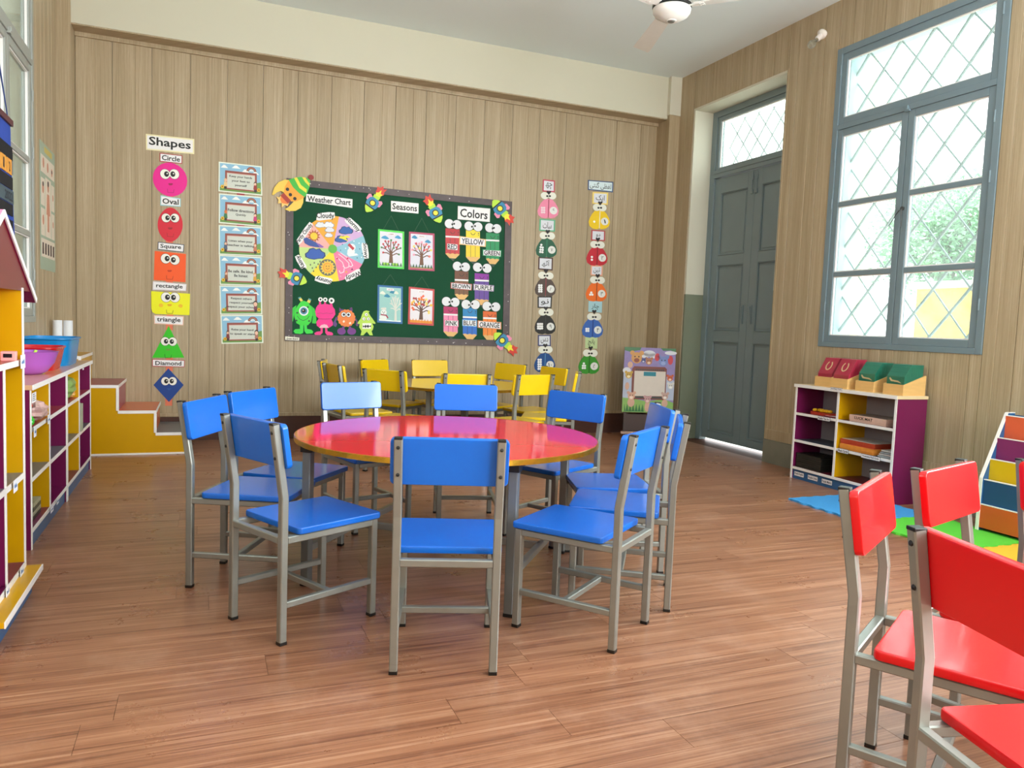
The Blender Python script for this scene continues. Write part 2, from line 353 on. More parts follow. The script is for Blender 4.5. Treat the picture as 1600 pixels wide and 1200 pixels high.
# thin architrave strip round the door opening, plaster reveal with green dado
rv = sempty('trim_9')
obj('reveal', bx((XR-.006, 6.61, 1.49), (4.80, 6.634, 3.345)), PLASTER, rv); obj('reveal', bx((XR-.006, 5.286, 1.49), (4.80, 5.31, 3.345)), PLASTER, rv)
obj('reveal', bx((XR-.006, 5.31, 3.325), (4.80, 6.61, 3.349)), PLASTER, rv)
DADO = mat('7a806c', .5, noise=.05)
obj('dado', bx((XR-.006, 6.608, 0), (4.80, 6.634, 1.49)), DADO, rv, label='olive green painted lower reveal'); obj('dado', bx((XR-.006, 5.286, 0), (4.80, 5.312, 1.49)), DADO, rv)
obj('corner_bead', bx((XR-.012, 5.282, 0), (XR, 5.300, 3.35)), PANEL, rv)
# ---- windows
def rail(bm, a, b_, c, d, w0, w1, bev=.004): box(bm, (a, c, w0), (b_, d, w1), 0, bev)
def window(name, loc, rot, W_, H_, tr, bars, grille=True, split=True, label=None, clear=GLASS, WINGREY=WINGREY):
    """local origin at the lower left corner; x right, y up, z into the room"""
    o = sempty(name, loc, rot, label); f = .05
    bm = B()
    rail(bm, 0, f, 0, H_, -.05, .014); rail(bm, W_-f, W_, 0, H_, -.05, .014); rail(bm, f, W_-f, 0, f*.8, -.05, .014); rail(bm, f, W_-f, H_-f, H_, -.05, .014); rail(bm, f, W_-f, tr-.02, tr+.02, -.05, .014)
    obj('window_frame', bm, WINGREY, o)
    def sash(x0, x1, y0, y1, s, bars, nm='sash'):
        bm = B(); rail(bm, x0, x0+s, y0, y1, -.04, .006); rail(bm, x1-s, x1, y0, y1, -.04, .006); rail(bm, x0+s, x1-s, y0, y0+s, -.04, .006); rail(bm, x0+s, x1-s, y1-s, y1, -.04, .006)
        q = obj(nm, bm, WINGREY, o)
        yy = [y0+s] + bars + [y1-s]
        for k in bars: obj('glazing_bar', box(B(), (x0+s, k-.018, -.034), (x1-s, k+.018, .004), 0, .004), WINGREY, q)
        for i in range(len(yy)-1):
            bm = B(); a, b_ = yy[i]+(.018 if i else 0), yy[i+1]-(.018 if i < len(yy)-2 else 0)
            obj('pane', bx((x0+s, a, -.022), (x1-s, b_, -.018)), clear, q)
            bm = B()
            for r_ in ((x0+s, x0+s+.008, a, b_), (x1-s-.008, x1-s, a, b_), (x0+s+.008, x1-s-.008, a, a+.008), (x0+s+.008, x1-s-.008, b_-.008, b_)): box(bm, (r_[0], r_[2], -.018), (r_[1], r_[3], -.004))
            obj('putty', bm, WHITE, q)
        return q
    sash(f, W_-f, tr+.02, H_-f, .05, [])
    m_ = W_/2
    a = sash(f, m_-.002, f*.8, tr-.02, .052, bars); b_ = sash(m_+.002, W_-f, f*.8, tr-.02, .052, bars)
    if split:
        bm = B(); lathe(bm, [(0, 0), (.014, 0), (.014, .012), (0, .014)], 12, M=Matrix.Translation((m_+.014, 1.0, .006)))
        rod(bm, (m_+.014, .995, .02), (m_+.018, .87, .02), .004, 8); obj('handle', bm, DARKM, o)
        bm = B(); rod(bm, (m_-.03, .97, .012), (m_-.07, .89, .03), .003, 6); rod(bm, (m_-.03, .97, .012), (m_-.01, .99, .012), .003, 6); obj('stay_hook', bm, DARKM, o)
        bm = B(); box(bm, (m_-.02, tr-.03, .006), (m_+.02, tr-.014, .026), 0, .003); box(bm, (m_-.008, tr-.02, .01), (m_+.008, tr+.01, .03), 0, .003); obj('latch', bm, WINGREY, o)
        for x in (.045, W_-.045):
            for yv in (.28, 1.08, 1.45, 2.1):
                bm = B(); rod(bm, (x, yv, .012), (x, yv+.075, .012), .007, 8); obj('hinge', bm, WINGREY, o)
    if grille:
        p, r_ = .285, .335; k = r_/p
        for sgn in (1, -1):
            c = -H_ if sgn > 0 else 0
            c0 = -W_*k - .2 if sgn > 0 else 0
            v = -k*W_ + .08 if sgn > 0 else .08
            while v < H_ + (0 if sgn > 0 else k*W_):
                # line y = v + sgn*k*x clipped
                pts = []
                for x in (0, W_):
                    yy = v+sgn*k*x
                    if 0 <= yy <= H_: pts.append((x, yy))
                for yy in (0, H_):
                    x = (yy-v)/(sgn*k)
                    if 0 < x < W_: pts.append((x, yy))
                if len(pts) >= 2 and math.dist(pts[0], pts[1]) > .06:
                    z = -.19 if sgn > 0 else -.2
                    obj('grille_bar', sweep(B(), [(*pts[0], z), (*pts[1], z)], sq(.011 if sgn < 0 else .016, .001)), mat('98a6a2', .5), o)
                v += r_
    return o
window('window_1', (XR, 4.745, 1.03), RR, 1.39, 2.305, 1.70, [.567, 1.105], label='tall grey window with diamond security grille, above the low bookcase')
window('window_2', (XR, 2.04, 1.03), RR, 1.39, 2.305, 1.70, [.567, 1.105], grille=False)
window('window_3', (XL, 4.62, 1.0), RL_, 1.41, 2.4, 1.70, [.58, 1.06], grille=False, label='grey window on the left wall, partly behind the calendar', WINGREY=mat('9a9e98', .4, noise=.06, scale=8, key='lit_window_paint'))  # lighter copy of the window paint, for the frame that is not backlit
window('window_4', (XL, 1.9, 1.0), RL_, 1.4, 2.4, 1.70, [.58, 1.06], grille=False, split=False)
# pale lime-washed outer jambs of the right window
jm = mat('c4dcdc', .7, noise=.05)
rj = sempty('trim_10')
for a, b_, c, d in ((4.735, 4.747, 1.02, 3.34), (3.353, 3.365, 1.02, 3.34)): obj('reveal', bx((XR+.05, a, c), (XR+.3, b_, d)), jm, rj)
obj('reveal', bx((XR+.05, 3.365, 3.325), (XR+.3, 4.735, 3.337)), jm, rj); obj('sill', bx((XR+.05, 3.365, 1.028), (XR+.34, 4.735, 1.042)), jm, rj)
# ---- door
d1 = sempty('door_1', (4.80, 6.61, 0), RR, 'tall grey panelled double door with a glazed transom')
bm = B(); rail(bm, 0, .075, 0, 3.325, -.06, .02); rail(bm, 1.225, 1.30, 0, 3.325, -.06, .02); rail(bm, .075, 1.225, 3.265, 3.325, -.06, .02); rail(bm, .075, 1.225, 2.66, 2.72, -.06, .026); rail(bm, .075, 1.225, 2.70, 2.735, .0, .034)
obj('door_frame', bm, GREYP, d1)
bm = B(); rail(bm, .075, .115, 2.72, 3.265, -.05, .008); rail(bm, 1.185, 1.225, 2.72, 3.265, -.05, .008); rail(bm, .115, 1.185, 2.72, 2.76, -.05, .008); rail(bm, .115, 1.185, 3.225, 3.265, -.05, .008)
ts = obj('transom_sash', bm, GREYP, d1); obj('pane', bx((.115, 2.76, -.024), (1.185, 3.225, -.02)), GLASS, ts)
bm = B(); [box(bm, (a, c, -.02), (b_, d, -.006)) for a, b_, c, d in ((.115, .123, 2.76, 3.225), (1.177, 1.185, 2.76, 3.225), (.123, 1.177, 2.76, 2.768), (.123, 1.177, 3.217, 3.225))]; obj('putty', bm, WHITE, ts)
for sgn in (1, -1):
    v = -1.6
    while v < 2.4:
        k = 1.18*sgn; pts = []
        for x in (.1, 1.2):
            yy = v+k*x
            if 0 <= yy <= .5: pts.append((x, yy))
        for yy in (0, .5):
            x = (yy-v)/k
            if .1 < x < 1.2: pts.append((x, yy))
        if len(pts) >= 2 and math.dist(pts[0], pts[1]) > .05: obj('grille_bar', sweep(B(), [(pts[0][0], 2.74+pts[0][1], -.13), (pts[1][0], 2.74+pts[1][1], -.13)], sq(.011, .001)), mat('98a6a2', .5), ts)
        v += .245
for x0, x1 in ((.077, .683), (.686, 1.223)):
    bm = B(); s = .10; zs = [.018, .105, 1.02, 1.13, 1.78, 1.88, 2.5, 2.655]
    rail(bm, x0, x0+s, .03, 2.655, -.04, .0); rail(bm, x1-s, x1, .03, 2.655, -.04, .0)
    for a, b_ in ((.03, .105), (1.02, 1.13), (1.78, 1.88), (2.5, 2.655)): rail(bm, x0+s, x1-s, a, b_, -.04, .0, .003)
    lf = obj('door_leaf', bm, GREYP, d1)
    for a, b_ in ((.105, 1.02), (1.13, 1.78), (1.88, 2.5)):
        bm = B(); box(bm, (x0+s, a, -.03), (x1-s, b_, -.016)); box(bm, (x0+s+.03, a+.03, -.03), (x1-s-.03, b_-.03, -.010), 0, .004); obj('door_panel', bm, GREYP, lf)
        bm = B(); sweep(bm, [(x0+s+.006, a+.006, -.008), (x1-s-.006, a+.006, -.008), (x1-s-.006, b_-.006, -.008), (x0+s+.006, b_-.006, -.008)], circ(.007, 6), (0, 0, 1), closed=True); obj('moulding', bm, GREYP, lf)
    xh = x1-.06 if x0 < .3 else x0+.06
    bm = B(); box(bm, (xh-.008, 1.2, .0), (xh+.008, 1.38, .012), 0, .003); rod(bm, (xh, 1.215, .01), (xh, 1.365, .028), .006, 8); obj('pull_handle', bm, GREYP, lf)
for x in (.655, .715):
    bm = B(); rod(bm, (x, 2.44, .012), (x, 2.64, .012), .006, 8); box(bm, (x-.014, 2.43, 0), (x+.014, 2.47, .016), 0, .002); box(bm, (x-.012, 2.56, 0), (x+.012, 2.6, .014), 0, .002); obj('tower_bolt', bm, GREYP, d1)
# ------------------------------------------------------------------ outside
struct(obj('ground', bx((4.87, -8, -.35), (26, 22, -.05)), mat('d8d4cc', .9, noise=.05, scale=2)), 'pale paved yard outside')
struct(obj('ground', bx((-6, -8, -.35), (-1.37, 14, -.05)), mat('b0a898', .9)), 'paved veranda outside the left windows')
o = obj('boundary_wall', bx((11.5, 5.0, -.1), (11.9, 9.75, 2.0)), mat('e8c050', .8, noise=.05)); tag(o, 'yellow boundary wall seen through the lower right window panes', 'wall')
o2 = obj('coping', bx((11.4, 4.9, 2.0), (12.0, 9.85, 2.12)), mat('b8b4a8', .8), o)
o = obj('veranda_pillar', box(bx((5.95, 5.82, -.05), (6.1, 6.0, 5.2)), (5.91, 5.78, -.05), (6.14, 6.04, .25)), mat('e8e4a8', .8)); tag(o, 'pale yellow outer pillar seen past the left jamb of the right window', 'pillar')
vw = obj('veranda_wall', bx((-3.0, -3, -.05), (-2.8, 12, 4.6)), mat('a8a090', .85, noise=.05, scale=2)); tag(vw, 'beige veranda wall seen through the left window', 'wall')
o = obj('cornice', bx((-2.8, -3, 3.3), (-2.7, 12, 3.42)), mat('989080', .85), vw)
def tree(x, y, h, r, label, sd):
    rnd = random.Random(sd); t = thing('garden_tree', label, 'tree', (x, y, -.05), group='trees beyond the window')
    bm = B(); sweep(bm, [(0, 0, 0), (.05, .05, h*.4), (-.1, .1, h*.75)], circ(.16, 8))
    for i in range(6):
        a = i*1.05; sweep(bm, [(0, .05, h*(.35+.05*i)), (math.cos(a)*r*.5, math.sin(a)*r*.5, h*(.5+.06*i))], circ(.05, 6))
    obj('trunk', bm, mat('6c5c48', .9), t)
    v = []; f = []
    for i in range(9000):
        a, b_, c = rnd.gauss(0, 1), rnd.gauss(0, 1), rnd.gauss(0, 1); n = math.sqrt(a*a+b_*b_+c*c) or 1; q = r*rnd.random()**.4*(1+.25*math.sin(3*a)*math.cos(2*b_))
        p = Vector((a/n*q, b_/n*q, h*.68+c/n*q*.8)); s = .055+.04*rnd.random()
        e1 = Vector((rnd.uniform(-1, 1), rnd.uniform(-1, 1), rnd.uniform(-1, 1))).normalized()*s; e2 = e1.orthogonal().normalized()*s*.5
        k = len(v); v += [p-e1, p+e2, p+e1, p-e2]; f.append((k, k+1, k+2, k+3))
    me = bpy.data.meshes.new('foliage'); me.from_pydata(v, [], f); o = link('foliage', me, mat('86b888', .6, noise=.3, scale=.8), t); o['kind'] = 'stuff'
tree(15.6, 12.4, 5.2, 1.75, 'leafy tree beyond the yellow wall, seen in the right half of the right window', 3)
tree(17.5, 8.6, 5.6, 1.9, 'larger leafy tree farther right beyond the yellow wall', 5)

# ------------------------------------------------------------------ chairs
CW, CD, CH_, LEAN, HB, ZS = .312, .38, .752, .039, .502, .393
def make_chair(h, label, group):
    t = thing('classroom_chair', label, 'chair', group=group)
    board = mat(h, .27, noise=.05, scale=9, coat=.15, key='gloss_enamel_' + h)
    hw = CW/2
    bm = slab(.35, .358, .024, .018, .006, .049, ZS-.024); obj('seat', bm, board, t, 2)
    bm = slab(.364, .151, .022, .016, .005)            # backrest drawn flat, then tilted up against the rear posts
    ang = math.atan2(LEAN, CH_-HB)
    M = Matrix.Translation((0, -LEAN+.0125+.022, CH_)) @ Matrix.Rotation(PI/2+ang, 4, 'X') @ Matrix.Translation((0, -.151, 0))
    bmesh.ops.transform(bm, matrix=M, verts=bm.verts[:]); obj('backrest', bm, board, t, 2)
    for s in (-1, 1):
        x = s*hw
        bm = sweep(B(), [(x, 0, .008), (x, 0, HB), (x, -LEAN, CH_-.003)], sq(.026, .003), (0, 1, 0)); lg = obj('leg', bm, SILVER, t)
        bm = B(); box(bm, (x-.0135, -.0135, 0), (x+.0135, .0135, .012), 0, .002); obj('foot_cap', bm, BLACK, lg)
        bm = B(); box(bm, (x-.0125, -LEAN-.0135, CH_-.006), (x+.0125, -LEAN+.0135, CH_+.002), 0, .002); obj('end_cap', bm, BLACK, lg)
        bm = B()
        for z in (CH_-.03, CH_-.115):
            yy = -(z-HB)/(CH_-HB)*LEAN-.0125
            lathe(bm, [(0, .004), (.0055, .003), (.006, 0)], 10, M=Matrix.Translation((x, yy, z)) @ Matrix.Rotation(PI/2-.15, 4, 'X'))
        obj('bolt', bm, BLACK, lg)
        bm = sweep(B(), [(x, CD, .008), (x, CD, ZS-.026)], sq(.026, .003), (0, 1, 0)); lg = obj('leg', bm, SILVER, t)
        bm = B(); box(bm, (x-.0135, CD-.0135, 0), (x+.0135, CD+.0135, .012), 0, .002); obj('foot_cap', bm, BLACK, lg)
        bm = B(); tube(bm, (x, .013, .135), (x, CD-.013, .135), .022); obj('stretcher', bm, SILVER, t)
    bm = B(); tube(bm, (-hw+.011, CD/2, .135), (hw-.011, CD/2, .135), .022); obj('cross_bar', bm, SILVER, t)
    bm = B(); z = ZS-.037
    for a, b_ in (((-hw, .013, z), (-hw, CD-.013, z)), ((hw, .013, z), (hw, CD-.013, z)), ((-hw+.013, 0, z), (hw-.013, 0, z)), ((-hw+.013, CD, z), (hw-.013, CD, z))): tube(bm, a, b_, .024)
    obj('seat_frame', bm, SILVER, t)
    return t
BLUE = [(.706, 2.218, -.312, 'blue chair nearest the camera, seen square from behind'),
 (.178, 2.722, -1.094, 'blue chair at the near left of the red table, its dark back towards us'),
 (.022, 3.393, -2.015, 'blue chair at the far left edge of the ring, backrest front facing the camera'),
 (.228, 3.777, -2.212, 'blue chair behind the leftmost blue chair, back turned to the yellow steps'),
 (.770, 4.259, 3.425, 'blue chair behind the table with a pale sheen on its backrest'),
 (1.405, 4.149, 2.896, 'blue chair straight across the red table from the nearest chair'),
 (1.878, 3.692, 2.076, 'blue chair at the far right of the table, backrest before the yellow chairs'),
 (1.427, 2.297, .656, 'blue chair at the near right of the red table, seat fully visible'),
 (1.789, 2.605, .986, 'rightmost blue chair, seen edge-on behind the near right one'),
 (1.984, 3.037, 1.276, 'blue chair at the right with its backrest in front of the animal board')]
YELLOW = [(.947, 5.927, -1.342, 'leftmost yellow chair, dark ochre back with two grey posts'),
 (.95, 6.50, -1.82, 'yellow chair peeking over the leftmost yellow chair'),
 (1.42, 6.73, -2.466, 'yellow chair by the panelled wall below the small monsters'),
 (1.207, 5.371, -.805, 'yellow chair with ochre back turned to the camera, left of the middle'),
 (1.955, 6.844, 3.309, 'pale yellow chair against the wall in the middle of the back row'),
 (1.712, 5.061, -.12, 'yellow chair seen from behind above the middle blue backrest'),
 (2.60, 6.463, 2.014, 'ochre yellow chair against the wall below the bottom right rocket'),
 (2.225, 5.072, .25, 'bright yellow chair seen from behind, left of the far right blue chair'),
 (2.833, 6.026, 1.794, 'ochre yellow chair in front of the deep blue number bug'),
 (2.745, 5.425, 1.1, 'yellow chair seen edge-on at the right end of the yellow ring')]
RED = [(1.550, 1.382, -2.608, 'red chair at the left of the red group, its seat showing behind the nearest one'),
 (1.974, 1.504, -2.829, 'red chair in front of the tiered book rack'),
 (1.243, .852, -1.812, 'nearest red chair, large dark red back cut by the right frame edge'),
 (2.472, 1.482, 2.93, 'red chair mostly beyond the right frame edge, one grey post showing')]
for hexc, lst, grp in (('0864cc', BLUE, 'blue chairs round the red table'), ('ecc40a', YELLOW, 'yellow chairs round the pale table'), ('d40c16', RED, 'red chairs at the right')):
    p = make_chair(hexc, lst[0][3], grp)
    for i, (x, y, a, lb) in enumerate(lst):
        c = p if i == 0 else copy_tree(p)
        c.location = (x, y, 0); c.rotation_euler = (0, 0, a); c['label'] = lb
# ------------------------------------------------------------------ round tables
def round_table(x, y, rz, r, h, topm, label, group=None, half=.438, z=.608):
    t = thing('round_table', label, 'table', (x, y, 0), (0, 0, rz), group)
    bm = lathe(B(), [(0, z-.018), (r-.002, z-.018), (r, z-.016), (r, z-.001), (r-.001, z), (0, z)], 96); obj('tabletop', bm, topm, t, True)
    bm = B()
    prof = []
    n = 150; rn = random.Random(2)
    rr = [r+.0015+rn.uniform(0, .0022) for _ in range(n)]
    A = [bm.verts.new((rr[i]*math.cos(2*PI*i/n), rr[i]*math.sin(2*PI*i/n), z-.021)) for i in range(n)]
    C = [bm.verts.new(((r+.0015)*math.cos(2*PI*i/n), (r+.0015)*math.sin(2*PI*i/n), z-.0015)) for i in range(n)]
    D_ = [bm.verts.new(((r-.003)*math.cos(2*PI*i/n), (r-.003)*math.sin(2*PI*i/n), z+.0006)) for i in range(n)]
    for P, Q in ((A, C), (C, D_)):
        for i in range(n): bm.faces.new((P[i], P[(i+1) % n], Q[(i+1) % n], Q[i]))
    obj('edge_tape', bm, GOLD, t, False, 'crinkled gold tape round the edge')
    for sx in (-1, 1):
        for sy in (-1, 1):
            X, Y = sx*half, sy*half
            lg = obj('leg', sweep(B(), [(X, Y, .01), (X, Y, z-.03)], sq(.036, .003), (0, 1, 0)), mat('7c8080', .38, metal=.5, noise=.1), t)
            obj('foot_cap', bx((X-.019, Y-.019, 0), (X+.019, Y+.019, .014), .002), BLACK, lg)
            obj('bracket', bx((X-.024, Y-.024, z-.052), (X+.024, Y+.024, z-.019), .002), BLACK, lg)
    bm = B(); z2 = z-.036
    for a, b_ in (((-half, -half), (half, -half)), ((half, -half), (half, half)), ((half, half), (-half, half)), ((-half, half), (-half, -half))): tube(bm, (*a, z2), (*b_, z2), .024)
    obj('apron', bm, DARKM, t)
    bm = B()
    for a, b_ in (((-half, -half), (-half, half)), ((half, -half), (half, half)), ((-half, 0), (half, 0))): tube(bm, (*a, .155), (*b_, .155), .028)
    obj('stretcher', bm, SILVER, t)
    return t
round_table(1.015, 3.22, -.675, .662, .608, mat('e01830', .07, noise=.03, scale=6, coat=0, spec=.6, key='glossy_red_laminate'), 'large round glossy red table with gold taped edge inside the blue chairs')
round_table(1.98, 6.03, -.3, .60, .608, mat('c8b08c', .15, noise=.04, coat=.6), 'round pale beige table inside the yellow chairs', half=.25, z=.60)
# ------------------------------------------------------------------ shelving on the left
ED = WHITE
def cubby(name, label, loc, Wd, H, D_, cols, shelf_z, divs, shelfm, topm, group=None, endm=MAROON, rot=(0, 0, 0), plinth=.075, kickm=NAVY, backm=None):
    """local frame: front plane y = 0 facing -y, depth towards +y, width along x from 0 to Wd"""
    t = thing(name, label, 'shelf unit', loc, rot, group); T = .018; ea = .0035
    def bord(nm, a, b_, m, par=t, lb=None):
        o = obj(nm, bx(a, b_, .0015), m, par, label=lb); x0, y0, z0 = a; x1, y1, z1 = b_
        obj('edge_band', bx((x0-.0008, y0-ea, z0-.0008), (x1+.0008, y0+.0005, z1+.0008), .001), ED, o); return o
    xs = [0]+divs+[Wd]
    bord('side_panel', (0, ea, 0), (T, D_, H-.02), endm); bord('side_panel', (Wd-T, ea, 0), (Wd, D_, H-.02), endm)
    for x, m in zip(divs, cols): bord('divider', (x-T/2, ea, plinth), (x+T/2, D_, H-.02), m)
    bord('top_board', (-.006, -.008, H-.022), (Wd+.006, D_, H), topm)
    for i in range(len(xs)-1):
        a = T if i == 0 else xs[i]+T/2; b_ = Wd-T if i == len(xs)-2 else xs[i+1]-T/2
        for z, m in zip(shelf_z, shelfm): bord('shelf', (a, ea+.002, z-T), (b_, D_-.006, z), m)
        bord('bottom_board', (a, ea, plinth), (b_, D_-.006, plinth+T), shelfm[-1])
    obj('plinth', bx((T, .012, 0), (Wd-T, .03, plinth)), kickm, t)
    obj('back_panel', bx((T, D_-.006, plinth), (Wd-T, D_, H-.022)), backm or mat('a8a098', .5), t)
    return t
# local x along +Y seen from the room means mirrored: rotate +90 so local x = +Y, local y = -X
R90 = (0, 0, PI/2)
cubby('cubby_shelf', 'low open cubby shelf in the middle of the left wall, plastic tubs on top', (-.715, 3.945, 0), .975, .752, .335, [YEL], [.553, .325], [.46], [BRICK, GREYB, MAROON], PEACH, 'cubby shelves on the left wall', rot=R90)
cubby('cubby_shelf', 'low open cubby shelf next to the yellow steps, under the blue tub', (-.715, 4.932, 0), .975, .752, .335, [YEL], [.553, .325], [.46], [BRICK, GREYB, MAROON], PEACH, 'cubby shelves on the left wall', rot=R90)
# yellow inner faces of the first columns come from the dividers; maroon from the end panels
# house shelf nearest the camera
hs = thing('house_shelf', 'house-shaped shelf with maroon gable at the left frame edge', 'shelf unit', (-.63, 2.77, 0), R90)
def hb(nm, a, b_, m, edge=True, par=hs):
    o = obj(nm, bx(a, b_, .0015), m, par)
    if edge: obj('edge_band', bx((a[0]-.0008, a[1]-.004, a[2]-.0008), (b_[0]+.0008, a[1]+.0005, b_[2]+.0008), .001), ED, o)
    return o
hb('side_panel', (0, .004, .102), (.018, .37, 1.17), YEL); hb('side_panel', (.582, .004, .102), (.60, .37, 1.17), YEL); hb('divider', (.291, .006, .102), (.309, .37, .882), MAROON)
for z, m in ((.902, BRICK), (.47, GREYB)): hb('shelf', (.018, .004, z-.02), (.582, .365, z), m)
hb('shelf', (.018, .002, .102), (.582, .365, .122), MAROON)
hb('base_board', (-.01, -.052, .082), (.60, .37, .102), YEL); obj('plinth', bx((0, -.02, 0), (.585, .0, .082)), NAVY, hs); obj('plinth', bx((.565, 0, 0), (.585, .37, .082)), NAVY, hs)
obj('back_panel', bx((.018, .364, .102), (.582, .37, 1.17)), mat('c89400', .4), hs)
ap, wd, zt, ze = .30, .525, 1.425, 1.135
bm = B(); prism(bm, [(-.16, 1.16), (.76, 1.16), (.30, 1.405)], 0, .016, M=Matrix.Translation((0, .02, 0)) @ Matrix.Rotation(PI/2, 4, 'X')); obj('gable', bm, mat('68141c', .3), hs, label='dark maroon gable board')
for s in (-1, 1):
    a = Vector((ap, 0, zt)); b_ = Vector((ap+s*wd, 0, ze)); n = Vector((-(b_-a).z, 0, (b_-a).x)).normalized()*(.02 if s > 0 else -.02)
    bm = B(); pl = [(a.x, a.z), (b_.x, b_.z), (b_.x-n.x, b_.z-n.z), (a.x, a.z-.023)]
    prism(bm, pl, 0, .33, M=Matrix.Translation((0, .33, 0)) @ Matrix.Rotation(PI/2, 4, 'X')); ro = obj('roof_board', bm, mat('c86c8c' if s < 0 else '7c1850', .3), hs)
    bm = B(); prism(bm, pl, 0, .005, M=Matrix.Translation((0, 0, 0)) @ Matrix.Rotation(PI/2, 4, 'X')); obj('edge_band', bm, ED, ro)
# yellow steps
st = thing('toy_steps', 'yellow sided play steps with maroon, orange and grey treads against the back wall', 'steps', (0, 6.44, 0))
X = [-.10, -.34, -.60, -.85, -1.04]; Z = [.168, .34, .535, .75]
poly = [(X[4], .012), (X[0], .012), (X[0], Z[0]-.018), (X[1]+.0, Z[0]-.018), (X[1], Z[1]-.018), (X[2], Z[1]-.018), (X[2], Z[2]-.018), (X[3], Z[2]-.018), (X[3], Z[3]-.018), (X[4], Z[3]-.018)]
bm = B(); prism(bm, poly, 0, .018, M=Matrix.Translation((0, .022, 0)) @ Matrix.Rotation(PI/2, 4, 'X')); obj('side_panel', bm, YEL, st)
bm = B(); prism(bm, poly, 0, .018, M=Matrix.Translation((0, .65, 0)) @ Matrix.Rotation(PI/2, 4, 'X')); obj('side_panel', bm, YEL, st)
trc = [GREYB, ORA, mat('984058', .3), YEL]; rsc = [NAVY, ORA, mat('984058', .3), YEL]
for i in range(4):
    obj('tread', bx((X[i+1]-.0, .004, Z[i]-.018), (X[i]+.004, .655, Z[i]), .0015), trc[i], st)
    obj('riser', bx((X[i]-.018, .022, (Z[i-1] if i else .012)), (X[i], .63, Z[i]-.018)), rsc[i], st)
    bm = B(); box(bm, (X[i+1]+(.0 if i < 3 else 0), -.001, Z[i]-.022), (X[i]+.006, .004, Z[i]+.001), 0, .001); box(bm, (X[i]+.001, .004, Z[i]-.022), (X[i]+.006, .655, Z[i]+.001), 0, .001)
    if i: box(bm, (X[i]-.012, -.001, Z[i-1]), (X[i]+.008, .004, Z[i]-.022), 0, .001)
    obj('edge_band', bm, ED, st)
obj('edge_band', bx((X[4], -.001, .0), (X[0], .004, .013)), ED, st)
# ------------------------------------------------------------------ bookcase at right under the window
cub = cubby('low_bookcase', 'low maroon-sided bookcase under the right window, wooden card boxes on top', (4.268, 4.64, 0), .955, .735, .27, [YEL], [.555, .345] if False else [.515, .305], [.44], [mat('5c1428', .35), mat('3c4450', .4), mat('5c1428', .35)], mat('e0c8a0', .3), rot=(0, 0, -PI/2-.02), backm=mat('8c8488', .6))
def cab(x, y, z): return cub.matrix_basis @ Vector((x, y, z))
def on_cab(t, x, y, z, rz=0): t.location = cab(x, y, z); t.rotation_euler = (0, 0, -PI/2-.02+rz); return t
tagm = mat('e8e4e8', .5)
def paper_tag(parent, name, txt, x, z, w, h, y=-.0115, border='303040'):
    o = obj(name, bx((x, y, z), (x+w, y+.001, z+h)), mat(border, .5), parent); obj('paper', bx((x+.002, y-.0008, z+.002), (x+w-.002, y, z+h-.002)), tagm, o)
    lettering(txt, w*.86, h*.5, o, (x+w/2, y-.0012, z+h/2), (PI/2, 0, 0)); return o
bpy.context.view_layer.update()
paper_tag(cub, 'shelf_label', 'Sand Paper Touch', .37, .722, .115, .022)
paper_tag(cub, 'shelf_label', 'Puzzles That Are', .255, .488, .125, .03, -.003); paper_tag(cub, 'shelf_label', 'Flash Cards', .475, .28, .10, .032, -.003); paper_tag(cub, 'shelf_label', 'Vocabulary Flash Cards', .69, .278, .165, .03, -.003)
for i, tx in enumerate(('Puzzle English', 'Puzzle Urdu', 'Puzzle Maths')): paper_tag(cub, 'shelf_label', tx, .035+.145*i, .022, .105, .036, .0105)
pine = mat('dcb070', .5, noise=.14, scale=10, stretch=(1, 1, 6), key='pine_wood')
